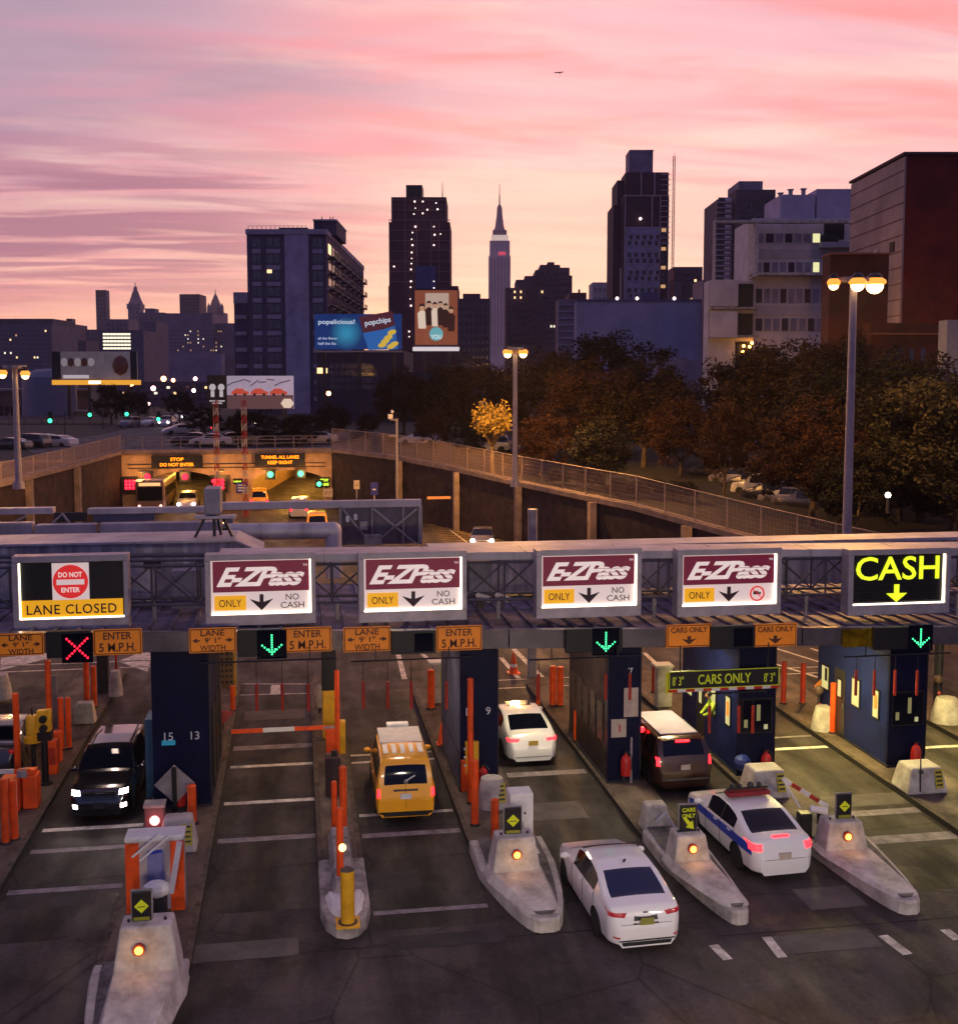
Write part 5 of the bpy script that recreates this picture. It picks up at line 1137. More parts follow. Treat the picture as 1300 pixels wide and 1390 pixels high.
MB().box(-1.27,-11,.35,1.27,0,3.05).build('body', mat('bus_body', (.16,.10,.09), .35, noise=.1), t, bevel=.15); MB().box(-1.25,-10.8,3.05,1.25,-.2,3.12).build('roof', M['concw'], t); MB().box(-1.1,-.03,1.25,1.1,.04,2.5).build('windshield', M['glass'], t); MB().box(-.95,-.0,2.6,.95,.06,2.88).build('destination_sign', emi('bus_sign', (1,.5,.2), 1), t)
for sd in (-1,1):
    MB().ball((sd*.95,.03,.75), .13, 8).build('headlight', emi('dim_head', (1,.5,.4), 3), t); MB().box(sd*1.27-.02,-10.3,1.5,sd*1.27+.02,-1,2.4).build('side_window', M['glass'], t)
    for y in (-2.4,-8): MB().cyl((sd*1.0,y,.48),(sd*1.3,y,.48),.48,n=16).build('wheel', M['rubber'], t)

# ================================================================== islands
def island(xl, xr, ynose, yback, label, noseshape=True, wide=0):
    t = thing('traffic_island', label, 'traffic island', ((xl+xr)/2, ynose, 0)); hw = (xr-xl)/2; Lb = yback-ynose; h = .17
    pts = []
    for i in range(9): a = math.pi*i/8; pts.append((-hw*math.cos(a), 2.6-2.6*math.sin(a)**.8))
    pts = pts[::1]; back = [(hw*math.cos(math.pi*i/6), Lb-1+1.0*math.sin(math.pi*i/6)) for i in range(7)]
    poly = pts+back; inner = [(x*(1-.13/hw), y+(.13 if y < 3 else 0)) for x, y in poly]
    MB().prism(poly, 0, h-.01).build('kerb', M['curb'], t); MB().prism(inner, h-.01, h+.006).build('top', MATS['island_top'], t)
    k = MB()
    for i in range(len(poly)):
        j = (i+1) % len(poly); k.add([(poly[i][0],poly[i][1],h),(poly[j][0],poly[j][1],h),(inner[j][0],inner[j][1],h+.008),(inner[i][0],inner[i][1],h+.008)], [(0,1,2,3)])
    k.build('kerb_edge', mat('kerb_top', (.10,.075,.055), .85, noise=.4, nscale=4), t); return t
isl = {}
for k, a in dict(A=(-9.1,-7.1,24.0,49.5,'island left of the black SUV lane, full of orange posts'),B=(-4.24,-2.3,21.0,47.5,'island between the black SUV lane and the empty lane'),C=(.4,1.52,24.35,47,'narrow island with the white nose and yellow bollard'),
   D=(4.3,6.15,26.6,44.5,'island between the taxi lane and the white cars'),E=(8.9,10.25,26.4,45,'island between the white cars and the patrol sedan'),Fi=(12.95,14.6,26.4,45.5,'island right of the minivan and patrol sedan'),
   G_=(17.4,19.55,21,44.8,'wide island under the booth with lit side windows at right'),H_=(22.0,24,26,44.5,'island at the far right edge with pale cone blocks'),Z=(-14.2,-12.1,26,49,'island at the far left edge beyond the dark sedan')).items():
    isl[k] = island(*a)
# boat shaped concrete noses with the amber lamp block
amb = emi('amber_lens', (1,.40,.06), 4); rlens = emi('red_lens', (1,.12,.12), 12)
def nose(x0, x1, xb, ytip, yblk, zw, zt, bw, label, xt=None, lx=0.0, ext=1.6):
    """boat shaped crash nose: low lipped base, a wedge rising to a lamp block"""
    cx = (x0+x1)/2; hw = (x1-x0)/2; xt = (xt if xt is not None else cx)-cx; bx = xb-cx; Lb = yblk-ytip; c = M['concw']; z_ = -.18
    t = thing('crash_nose', label, 'crash barrier', (cx, ytip, .18)); LF = Lb+.9
    def ring(sc, z, dy=0):
        L_, R_ = [], []
        for f in (0,.03,.09,.18,.32,.5,.75,1.0):
            y = LF*f+dy; w_ = hw*(.16+.84*f**.5)*sc; xm = xt*(1-f); L_.append((xm-w_, y, z)); R_.append((xm+w_, y, z))
        return L_+[(-hw*sc, LF+ext, z), (hw*sc, LF+ext, z)]+R_[::-1]
    MB().loft([ring(1.0,-.17,-.02), ring(1.0,.10,-.02), ring(.965,.15,.03)]).build('base', c, t)
    MB().loft([ring(.80,.149,.16), ring(.78,.10,.18)]).build('gutter', mat('gutter_stain', (.13,.115,.12), .85, noise=.4, nscale=3), t, loc=(0,0,.056))
    def wed(tp):
        L_, R_ = [], []
        for f in (0,.10,.3,.6,1.0):
            y = .30+(Lb-.30)*f-(0 if tp else .07); wt = bw*(.20+.33*f**.6); w_ = wt+(0 if tp else .11+.05*f); z = (.15 if not tp else .22+(zw-.18-.22)*f); xm = xt*(1-f)+bx*f; L_.append((xm-w_, y, z)); R_.append((xm+w_, y, z))
        return L_+[(bx-bw*.53-(0 if tp else .16), Lb+.6, (zw-.18) if tp else .15), (bx+bw*.53+(0 if tp else .16), Lb+.6, (zw-.18) if tp else .15)]+R_[::-1]
    MB().loft([wed(False), wed(True)]).build('wedge', c, t, bevel=.025)
    h0, h1 = zw-.20, zt-.18; b = MB(); d_ = .75
    b.loft([[(bx-bw*.56,Lb,h0-.3),(bx+bw*.56,Lb,h0-.3),(bx+bw*.56,Lb+d_,h0-.3),(bx-bw*.56,Lb+d_,h0-.3)],[(bx-bw*.54,Lb,h0),(bx+bw*.54,Lb,h0),(bx+bw*.54,Lb+d_,h0),(bx-bw*.54,Lb+d_,h0)],[(bx-bw*.42,Lb+.10,h1),(bx+bw*.42,Lb+.10,h1),(bx+bw*.42,Lb+d_-.06,h1),(bx-bw*.42,Lb+d_-.06,h1)]])
    b.build('block', c, t, bevel=.045)
    zl = h0+(h1-h0)*.52; MB().cyl((bx+lx,Lb+.10,zl),(bx+lx,Lb-.03,zl),.115,n=18).build('lamp_ring', M['brick_red'], t); MB().ball((bx+lx,Lb-.035,zl), .082, 12, (1,.6,1)).build('amber_lamp', amb, t)
    lamp('POINT', (bx+lx,Lb-.28,zl), 2.5, (1,.45,.08), .08, parent=t)
    for sx_ in (-.3,.3): MB().cyl((bx+sx_*bw,Lb+.35,h1-.02),(bx+sx_*bw,Lb+.35,h1+.05),.03,n=8).build('lifting_eye', M['dark'], t)
    return t
limeb = emi('lime_paint', (.65,.72,.02), .14, (.45,.50,.01))
def lane_sign(label, x, y, z, kind='diamond', w_=.52, h_=.86):
    t = thing('lane_sign', label, 'lane sign', (x, y, z)); MB().box(-w_/2,0,0,w_/2,.06,h_).build('panel', M['black'], t, bevel=.01)
    MB().box(-w_/2-.03,.07,-.03,w_/2+.03,.09,h_+.03).build('backing', M['steel'], t)
    if kind == 'diamond':
        MB().prismy([(0,h_*.30),(w_*.38,h_*.30+w_*.38),(0,h_*.30+w_*.76),(-w_*.38,h_*.30+w_*.38)], -.012, -.002).build('diamond', limeb, t)
        MB().box(-w_*.2,-.016,h_*.50,w_*.2,-.0125,h_*.53).build('diamond_mark', M['black'], t)
        MB().box(-w_*.42,-.012,h_*.06,w_*.42,-.002,h_*.17).build('band', mat('lime_dim', (.30,.30,.02), .5), t)
    else:
        text('CARS', limeb, t, (0,-.008,h_*.84), width=w_*.8, height=h_*.15, bold=.02); text('ONLY', limeb, t, (0,-.008,h_*.62), width=w_*.8, height=h_*.15, bold=.02)
        a = MB(); a.prismy([(-.14,.36),(-.09,.41),(.05,.25),(.10,.30),(.14,.08),(-.07,.13),(-.02,.18)], -.012, -.002); a.build('arrow', limeb, t)
    return t
n1 = nose(4.28,6.2,5.05,23.95,26.0,.56,1.32,1.08,'boat shaped concrete nose with amber lamp in front of the white ticket machine', 5.35)
lane_sign('black sign with lime diamond between the nose and the white ticket machine', 5.02, 26.35, 1.30, 'diamond', .40, .66)
n2 = nose(8.92,10.22,9.42,23.62,26.0,.50,1.10,.86,'slim concrete nose with amber lamp left of the patrol sedan', 9.72)
lane_sign('black sign lettered CARS ONLY with an arrow, left of the patrol sedan', 9.42, 26.35, 1.08, 'cars', .42, .68)
n3 = nose(12.93,14.6,13.55,23.48,26.2,.43,1.10,1.05,'broad concrete nose with amber lamp right of the patrol sedan', 13.75)
lane_sign('black sign with lime diamond right of the patrol sedan', 13.62, 26.55, 1.08, 'diamond', .38, .64)
n5 = nose(-4.22,-2.32,-3.0,18.9,22.0,.85,1.69,1.15,'concrete block with amber lamp at the bottom edge left', lx=-.12, ext=.5)
lane_sign('black sign with lime diamond at the bottom left before the red and white cabinet', -3.1, 22.35, 1.67, 'diamond', .36, .60)
# island C nose: low white bed with raised cap
t = thing('crash_nose', 'low rounded grey nose with white cap at the end of the narrow island', 'crash barrier', (.96, 24.3, .178))
def egg(w_, y0, y1, z): return [(w_*math.sin(math.pi*k/12)*(-1), y0+(1-math.cos(math.pi*k/12))*0+0*k, z) for k in range(0)]
def outline(w_, y0, y1, z): return [(-w_, y1, z), (-w_, y0+1.1, z), (-w_*.8, y0+.45, z), (-w_*.42, y0+.1, z), (0, y0, z), (w_*.42, y0+.1, z), (w_*.8, y0+.45, z), (w_, y0+1.1, z), (w_, y1, z)]
MB().loft([outline(.57,.0,3.6,-.17), outline(.56,.03,3.6,.12), outline(.50,.1,3.55,.16)]).build('base', M['conc'], t, bevel=.02)
MB().loft([outline(.44,.25,1.5,.162), outline(.36,.36,1.45,.30)]).build('cap', M['white'], t, bevel=.02); MB().loft([[(-.30,1.3,.163),(.28,1.3,.163),(.28,4.9,.163),(-.30,4.9,.163)],[(-.2,1.35,.5),(.2,1.35,.5),(.2,4.8,.5),(-.2,4.8,.5)]]).build('spine', M['conc'], t, bevel=.03)

# ---- posts
def post(label, px, pyt, pyb, r=.085, m=None, zb=.18, name='bollard', cat='bollard', cap=False, grp='orange posts around the toll islands'):
    b0 = G(px, pyb, zb); z1 = D(px, pyt, b0.y).z-zb
    t = thing(name, label, cat, b0, 0, grp); MB().cyl((0,0,0),(0,0,z1),r,r,14).build('tube', m or M['orange'], t, smooth=True, bevel=.008)
    MB().cyl((0,0,0),(0,0,.05),r*1.5,r*1.4,12).build('foot', M['dark'], t)
    if cap: MB().cyl((0,0,z1*.80),(0,0,z1*.86),r*1.03,n=14).build('band', M['white'], t)
    else: MB().cyl((0,0,z1),(0,0,z1+.025),r*1.04,r*.8,12).build('cap', M['dark'] if m else M['orange'], t)
    return t
PO = [('tall orange post at the far left in front of the dark sedan',25,942,1062,.09),('orange post at the lower left beside the gate arm, left one',8,1058,1145,.10),('orange post at the lower left beside the gate arm, right one',20,1060,1140,.10),
 ('very tall orange pole behind the yellow signal head',69,897,1036,.09),('orange tube right behind the yellow signal head',84,948,1018,.09),('orange tube second behind the yellow signal head',94,948,1016,.085),
 ('orange post of the pair left of the white striped road, left one',118,899,952,.10),('orange post of the pair left of the white striped road, right one',128,905,960,.10),('orange post right of the booth numbered 15 and 13, far back',284,936,990,.09),
 ('short orange post at the foot of the booth numbered 15 and 13',261,1067,1118,.12),('orange post at the kerb left of the gate arm lane',316,932,965,.09),('very tall orange pole above the gate housing on the narrow island',458.5,911,1060,.075),
 ('tall orange post in the middle of the narrow island',466,1042,1132,.10),('thinner orange post in the middle of the narrow island',454,1062,1128,.08),('long orange post rising from the white spine of the narrow island',462,1098,1216,.085),
 ('orange post at the back left of the booth numbered 9',585,910,962,.13),('very tall orange pole in front of the booth numbered 9',638.5,922,1090,.085),('orange post beside the concrete drum before the booth numbered 9',644.5,1033,1120,.10),
 ('short orange post behind the lime diamond sign by the ticket machine',671.5,1086,1150,.10),('orange post at the back of island seven, left of the twin posts',730,920,958,.07),('orange post, left of the twin posts',750,905,958,.12),('orange post, right of the twin posts',760,906,958,.12),
 ('orange post left of the dark steel booth side',782.5,938,1006,.10),('dark red post behind the booth numbered 5, left one',1063,898,955,.10),('dark red post behind the booth numbered 5, right one',1089,900,955,.10),('red post in front of the orange diamond sign',1129.5,928,995,.10),
 ('orange post above the roof of the brown minivan',943,935,990,.10),('faint orange post right of the booth numbered 3',1270,905,945,.09),('dark red post left of the white cabinet behind booth seven',887,903,940,.08)]
for lb_, px, a, c, r_ in PO: post(lb_, px, a, c, r_, M['brick_red'] if 'dark red' in lb_ else None)
# yellow bollard with lamp
b0 = G(472, 1254, .35); t = post('yellow bollard with a lamp on top at the tip of the narrow island', 472, 1181, 1254, .155, M['yellow'], zb=.35, grp=None)
MB().box(-.26,-.26,0,.26,.26,.04).build('base_plate', M['yellow'], t); MB().ball((-.10,0,1.72), .085, 12).build('amber_lamp', emi('amber_white', (1,.50,.16), 4), t); lamp('POINT', (-.1,-.2,1.95), 6, (1,.5,.15), .1, parent=t)

# ---- concrete blocks
def cone_block(label, px0, px1, pyt, pyb, lab=False, rod=False, name='concrete_block', taper=.72, sq=True):
    c0 = G((px0+px1)/2, pyb, .18); w_ = abs(D(px1, pyb, c0.y).x-D(px0, pyb, c0.y).x)/2; h_ = D((px0+px1)/2, pyt, c0.y+.5).z-.18
    t = thing(name, label, 'concrete barrier', (c0.x, c0.y+w_*.8, .18)); b = MB()
    if sq: b.loft([[(-w_,-w_*.8,0),(w_,-w_*.8,0),(w_,w_*.8,0),(-w_,w_*.8,0)],[(-w_*taper,-w_*.62,h_),(w_*taper,-w_*.62,h_),(w_*taper,w_*.62,h_),(-w_*taper,w_*.62,h_)]]); b.build('body', M['concw'], t, bevel=.06)
    else: b.lathe([(w_,0),(w_*.97,.25),(w_*taper,h_*.9),(w_*taper*.9,h_)], (0,0,0), 18); b.build('body', M['concw'], t, smooth=True)
    if lab:
        q = MB().box(-.13,-.012,-.27,.13,0,.27).build('label_plate', mat('label_yellow', (.50,.42,.03), .5), t, loc=(w_*.52,-w_*.74,h_*.58), rz=(R(-14),0,R(6)))
        for k in range(4): MB().box(-.10,-.017,-.2+.12*k,.09,-.0125,-.15+.12*k).build('label_mark', M['black'], q)
    if rod: MB().cyl((-w_*.4,-w_*.8,.1),(-w_*.4,-w_*.75,h_+.3),.02,n=6).ball((-w_*.35,-w_*.75,h_*.9), .07, 8).build('chain_rod', M['dark'], t)
    return t
cone_block('pale concrete block left of the white island pavement behind the black SUV', 99, 129, 951, 984)
cone_block('pale concrete block with yellow label at the foot of the booth numbered 15 and 13', 214, 267, 1106, 1160, True)
cone_block('round tan concrete drum with yellow label at the foot of the booth numbered 9', 650, 690, 1053, 1100, True, sq=False, taper=.8)
cone_block('pale concrete block with label and dark marks below the booth numbered 5', 1018, 1074, 1040, 1086, True)
cone_block('pale concrete block with a chain rod below the booth numbered 3', 1232, 1288, 1036, 1079, True, True)
cone_block('narrow pale cone left of the booth numbered 3', 1108, 1141, 957, 994, sq=False)
cone_block('pale cone block at the right edge beyond the booth numbered 3', 1274, 1312, 946, 984, sq=False)
cone_block('white rounded barrier end at the far left edge behind the dark sedan', -22, 14, 914, 952, sq=False)
cone_block('white barrier with a red paddle at the back of the left island', 146, 166, 908, 946, sq=False)
# wedge block with bent pipe
t = cone_block('grey concrete wedge with a bent pale pipe below the booth numbered 7', 874, 912, 1086, 1130)
MB().tube([(-.1,-.5,.35),(.12,-.55,.62),(.42,-.6,.1)], .05, 8).build('bent_pipe', M['pipe'], t)

# ---- booths
def booth(x0, x1, y0, y1, h, label, nums, sidem, numpy_, windows=False, bright=False):
    t = thing('toll_booth', label, 'toll booth', ((x0+x1)/2, y0, .17)); w_ = (x1-x0)/2; d_ = y1-y0; h -= .17
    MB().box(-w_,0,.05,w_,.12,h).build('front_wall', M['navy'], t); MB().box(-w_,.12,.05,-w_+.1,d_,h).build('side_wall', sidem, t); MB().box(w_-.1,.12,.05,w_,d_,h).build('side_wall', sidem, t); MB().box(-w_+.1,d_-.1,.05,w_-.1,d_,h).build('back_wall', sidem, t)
    MB().box(-w_-.05,-.05,h,w_+.05,d_+.05,h+.1).build('roof', M['dark'], t); MB().box(-w_-.04,-.04,0,w_+.04,d_+.04,.06).build('plinth', M['dark'], t)
    for s_, fx in nums:
        text(s_, M['white'], t, (fx*w_*2, -.006, D(0, numpy_, y0).z-.17 if False else numpy_), height=.23, name='booth_number', bold=.005)
    MB().box(w_-.012,-.03,.3,w_+.015,.1,h-.1).build('corner_trim', M['dark'], t)
    return t, w_, d_, h
def bz(px, py, Y): return D(px, py, Y).z-.17
YB = 32.5
t, w_, d_, h_ = booth(-4.09, -2.52, YB, 37.5, 4.70, 'dark blue booth column numbered 15 and 13', (('15',-.22),('13',.24)), M['navy'], bz(230,1000,YB))
MB().box(-w_+.25,-.05,1.82,w_-.95,-.01,1.95).build('blue_lamp', emi('booth_cyan', (.02,.20,.32), .5), t)
bbx = MB(); bbx.box(-w_-.32,.9,.0,-w_-.005,1.9,2.3); bbx.build('side_box', mat('teal_box', (.03,.10,.20), .4), t)
for k in range(3): MB().box(w_+.003,.7+1.3*k,.3,w_+.05,1.6+1.3*k,2.6).build('side_door', M['black'], t)
t, w_, d_, h_ = booth(4.62, 5.73, YB, 37.0, 4.46, 'blue booth column numbered 9 behind the yellow taxi', (('11',-.26),('9',.24)), mat('booth_steel_blue', (.10,.11,.20), .4, .2, noise=.35, nscale=1.2), bz(660,965,YB))
MB().box(-w_-.01,.5,1.0,-w_-.002,d_-.4,1.05).build('side_seam', M['dark'], t)
t, w_, d_, h_ = booth(9.06, 10.06, YB, 37.4, 4.34, 'dark booth column numbered 7 with notices and a steel side', (('7',.18),), mat('dark_stainless', (.06,.045,.05), .3, .6, noise=.5, nscale=3), bz(852,912,YB))
MB().box(-.02,-.03,bz(850,933,YB)-.9,.42,-.004,bz(850,933,YB)-.02+.0).build('notice', M['cream'], t, loc=(0,0,.0)); q = MB().box(-.40,-.03,bz(850,978,YB)-.05,.06,-.004,bz(850,978,YB)+.5).build('notice', M['cream'], t, loc=(0,0,-.45))
text('1', M['red'], q, (-.15,-.035,bz(850,978,YB)+.22), height=.22, bold=.03)
MB().cyl((.2,-.1,0),(.2,-.1,1.4),.04,n=8).build('conduit', M['steel'], t)
for k in range(5): MB().box(-w_-.05,.5+k*.85,1.1,-w_-.004,1.1+k*.85,2.3+.08*(k%2)).build('side_panel', mat('worn_steel', (.16,.12,.11), .35, .7, noise=.4, nscale=6), t)
def lit_booth(x0, x1, y1, label, num, numz, hh_b):
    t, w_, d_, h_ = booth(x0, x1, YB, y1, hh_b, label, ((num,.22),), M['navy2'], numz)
    wz = 1.55; litm = emi('booth_lit', (.72,.66,.30), .6)
    f = MB().box(-w_+.08,-.03,wz-.25,w_-.08,-.004,wz+.85).build('window', M['black'], t); MB().box(-w_+.14,-.05,wz-.19,w_-.14,-.032,wz+.79).build('pane', M['glass'], f)
    for a, c, zz, hh, mm in ((-.02,.10,wz+.25,.5,emi('booth_dim', (.40,.36,.15), .35)),(.22,.34,wz-.02,.15,emi('booth_dim2', (.6,.58,.3), .5)),(-.42,-.30,wz+.05,.25,emi('booth_dim', 0, 0))): MB().box(a,-.054,zz-.1,c,-.0515,zz-.1+hh).build('lit_interior', mm, f)
    for k, (yy, ww, hh) in enumerate(((.55,.45,1.0),(1.8,.6,1.0),(3.05,.35,.7),(4.0,.6,.9))):
        if yy+ww > d_: break
        f = MB().box(-w_-.03,yy,wz-.25,-w_-.004,yy+ww,wz-.25+hh).build('side_window', M['black'], t); MB().box(-w_-.045,yy+.07,wz-.18,-w_-.032,yy+ww-.07,wz-.32+hh).build('pane', litm, f)
        if k in (0,3): MB().box(-w_-.05,yy+.1,wz+.1,-w_-.046,yy+.3,wz+.55).build('object_inside', emi('booth_orange', (.9,.25,.03), .8) if k == 0 else M['dark'], f)
    dr = MB().box(-w_-.02,2.85,.08,-w_-.004,3.6,2.3).build('door', mat('door_bronze', (.05,.045,.05), .3, .4), t); MB().box(-w_-.06,2.92,1.0,-w_-.021,2.96,1.2).build('handle', M['rim'], dr)
    MB().box(-w_-.015,0.1,h_-.45,-w_-.004,d_,h_-.41).build('seam', M['dark'], t)
    return t, w_
t5, w5 = lit_booth(13.14, 14.31, 37.6, 'blue booth numbered 5 with lit windows beside the brown minivan', '5', bz(1036,954,YB), 4.22)
MB().ball((-w5+.12,-.12,.45), .26, 12).build('blue_ball', mat('ball_blue', (.05,.09,.30), .3), t5)
t3, w3 = lit_booth(18.05, 19.29, 37.4, 'blue booth numbered 3 with lit side windows at right', '3', bz(1244,951,YB), 4.08)
for nm, x, y in (('steel sided booth',9.55,YB-.25),('lit booth beside the minivan',13.95,YB-.25),('rightmost lit booth',18.85,YB-.25),('booth behind the taxi',5.25,YB-.25),('booth right of the black SUV',-3.35,YB-.25)):
    t = thing('fire_extinguisher', 'red extinguisher at the foot of the '+nm, 'fire extinguisher', (x, y, .28 if 'steel' not in nm else .45))
    MB().lathe([(.05,0),(.15,.03),(.155,.45),(.12,.58),(.05,.64),(.045,.70)], (0,0,0), 16).build('cylinder', M['red'], t, smooth=True); MB().box(-.06,-.03,.70,.08,.03,.76).build('valve', M['black'], t); MB().tube([(.07,0,.73),(.18,-.05,.6),(.17,-.05,.2)], .015, 6).build('hose', M['black'], t)
    MB().bar((-.02,.17,.3),(-.02,.17,-.28),.08).build('bracket', M['dark'], t)
# toll worker leaning out of booth 5's side window
wk = thing('person', 'toll worker in a lime vest leaning at the window of the booth numbered 5', 'person', (13.02, 34.55, 1.42))
sk_ = bpy.data.meshes.new('body'); V = [(0.30,0,-.02),(0.06,0,.34),(-.02,0,.50),(-.05,0,.60),(.05,-.18,.40),(-.14,-.22,.16),(-.30,-.10,.08),(.05,.18,.40),(-.14,.22,.16),(-.30,.10,.08)]
sk_.from_pydata(V, [(0,1),(1,2),(2,3),(1,4),(4,5),(5,6),(1,7),(7,8),(8,9)], []); wo2 = put(sk_, 'body', wk); sk_.materials.append(mat('vest_lime', (.40,.55,.03), .6))
md = wo2.modifiers.new('skin', 'SKIN'); rr_ = [.17,.18,.08,.055,.085,.055,.04,.085,.055,.04]
for i, v in enumerate(sk_.skin_vertices[0].data): v.radius = (rr_[i], rr_[i]); v.use_root = i == 0
sb = wo2.modifiers.new('sub', 'SUBSURF'); sb.levels = sb.render_levels = 2
hd = MB().ball((-.08,0,.70), .10, 12, (.95,.85,1.15)).ball((-.175,0,.69), .020, 6).build('head', mat('skin', (.30,.15,.09), .6), wk, smooth=True); MB().ball((-.055,0,.74), .108, 12, (.95,.92,.95)).build('hair', M['black'], wk, smooth=True)

# ---- gate arms, machines, signals on the islands
def striped_arm(a, c, r, label, loc, name='barrier_gate', n=6, dk_=None, mats=None):
    a, c = Vector(a), Vector(c); t = thing(name, label, 'barrier gate', loc); b = MB()
    for k in range(n): b.mi = k % 2; b.bar(a.lerp(c, k/n), a.lerp(c, (k+1)/n), r*.4, r)
    b.build('arm', mats or [M['orange'], M['white']], t); return t
gp = G(451, 1027, .18)
t = striped_arm((-.2,-.05,.98),(-3.15,-.05,.98), .13, 'orange housed gate with its arm closed across the empty lane', gp, n=3)
MB().box(-.2,-.2,0,.18,.25,.95).build('housing', M['orange'], t, bevel=.03); MB().box(.2,-.15,.1,.42,.2,1.15).build('housing_yellow', M['yellow'], t, bevel=.03); MB().bar((-.3,-.05,.98),(.3,-.05,.98),.06).build('pivot', M['steel'], t)
gp = G(452, 1078, .18); t = thing('control_cabinet', 'brown black cabinet between the orange posts on the narrow island', 'cabinet', gp); MB().box(-.22,-.2,0,.22,.3,1.15).build('body', mat('cabinet_brown', (.05,.02,.02), .6), t, bevel=.03); MB().cyl((.05,0,1.15),(.05,0,1.3),.09,n=10).build('top_knob', M['dark'], t)
gp = G(22, 1098, .18); t = striped_arm((.45,-.1,1.1),(-2.2,-.3,1.25), .12, 'orange gate with red arm at the left edge', gp)
MB().box(-.35,-.25,0,.15,.3,.95).build('housing', M['orange'], t, bevel=.03); MB().box(.2,-.1,0,.6,.4,.95).build('housing', M['orange'], t, bevel=.03); MB().box(.1,-.2,.95,.35,.05,1.15).build('motor', M['steel'], t)
for lb_, px0, px1, yt, yb in (('orange box post in front of the yellow signal pole, left',32,50,1046,1098),('orange box post right of the yellow signal pole',65,78,1006,1052),('orange box post behind the yellow signal pole',73,83,994,1036)):
    c0 = G((px0+px1)/2, yb, .18); ww = (D(px1,yb,c0.y)-D(px0,yb,c0.y)).length/2; hh = D(px0, yt, c0.y).z-.18; t = thing('gate_cabinet', lb_, 'cabinet', c0); MB().box(-ww,0,0,ww,.3,hh).build('body', M['orange'], t, bevel=.03); MB().box(-ww*.7,-.01,hh*.3,ww*.7,-.002,hh*.8).build('panel', M['brick_red'], t)
c0 = G(46, 1040, .18); t = thing('crash_drum', 'yellow drum lamp on a stand behind the orange gate at left', 'crash drum', c0); MB().lathe([(.12,.75),(.27,.78),(.27,.95),(.2,1.0),(.2,1.55),(.15,1.62)], (0,0,0), 14).build('drum', M['yellow'], t, smooth=True); MB().cyl((0,0,0),(0,0,.78),.07,n=8).cyl((0,0,1.6),(0,0,1.85),.03,n=6).build('stand', M['dark'], t)
c0 = G(62, 1064, .18); t = thing('traffic_signal', 'yellow two lens signal head on a black pole on the left island', 'traffic signal', c0); hz_ = D(62,1006,c0.y).z-.18; ht_ = D(62,965,c0.y).z-.18
MB().cyl((0,0,0),(0,0,hz_),.10,.09,10).cyl((0,0,0),(0,0,.06),.2,n=12).build('pole', M['black'], t); MB().box(-.20,-.02,hz_+.27,.20,.25,ht_).build('housing', M['yellow'], t, bevel=.03); MB().box(-.2,-.02,hz_,.2,.25,hz_+.26).build('lower_housing', M['black'], t)
for z in (.40,.68): MB().cyl((0,-.021,hz_+z),(0,-.14,hz_+z),.115,n=16).build('lens_hood', M['black'], t)
c0 = G(75, 1000, .18); t = thing('notice_post', 'pale narrow panel on the tall pole at left', 'sign post', c0); MB().box(-.1,0,.2,.1,.05,2.1).build('panel', mat('panel_pale', (.32,.26,.28), .5), t)
# back of diamond sign in front of booth 15
c0 = G(238, 1108, .18); t = thing('diamond_sign', 'back of a grey diamond sign on a black post beside the black SUV', 'road sign', c0)
MB().prismy([(0,.35),(.55,.9),(0,1.45),(-.55,.9)], 0, .03).build('panel', M['steel'], t); MB().bar((0,-.06,0),(0,-.06,1.4),.12).build('post', M['black'], t)
c0 = G(222, 1085, .18); t = thing('crash_drum', 'orange yellow drum behind the grey diamond sign', 'crash drum', c0); MB().lathe([(.22,.2),(.24,.5),(.24,.95),(.17,1.15)], (0,0,0), 14).build('drum', M['yellow'], t, smooth=True); MB().cyl((0,0,0),(0,0,.25),.1,n=8).build('stand', M['dark'], t)
# red lamp box
c0 = G(211, 1150, .18); t = thing('signal_box', 'grey signal box with a glowing red white lamp left of the labelled block', 'signal box', c0)
MB().box(-.26,0,.0,.24,.35,1.05).build('body', mat('box_maroon', (.16,.07,.08), .6), t, bevel=.03); MB().box(-.28,-.05,1.05,.26,.4,1.12).build('lid', M['steel'], t); MB().ball((0,-.05,.72), .13, 12, (1,.5,1)).build('lamp', emi('rosy_lamp', (1,.35,.33), 3), t); MB().ball((.0,-.1,.22), .14, 10).build('mount', M['cream'], t); lamp('POINT', (0,-.4,.7), 6, (1,.3,.25), .15, parent=t)
# red-white cabinet
c0 = G(212, 1243, .18); t = thing('barrier_cabinet', 'white framed cabinet with two red orange stripes at lower left', 'cabinet', c0); hh = D(212,1142,c0.y).z-.18; ww = .62
MB().box(-ww,0,.12,ww,.5,hh).build('body', mat('panel_pink_white', (.50,.42,.42), .5), t, bevel=.03)
for x in (-ww-.02, ww-.28): MB().box(x,-.03,.1,x+.3,-.002,hh-.02).build('red_stripe', M['orange'], t)
MB().box(-.16,-.02,.5,.20,-.003,hh-.2).build('blue_panel', mat('panel_lilac_blue', (.22,.22,.45), .5), t); MB().box(-ww-.03,-.04,hh,ww+.03,.55,hh+.12).build('top', M['white'], t, bevel=.03); MB().prismy([(-.12,hh-.30),(.16,hh-.26),(.16,hh-.18),(-.12,hh-.24)], -.03, -.021).build('blue_mark', blue_s, t)
for x in (-.1,.06): MB().box(x,-.04,.15,x+.1,-.002,.42).build('grille', M['brick_red'], t)
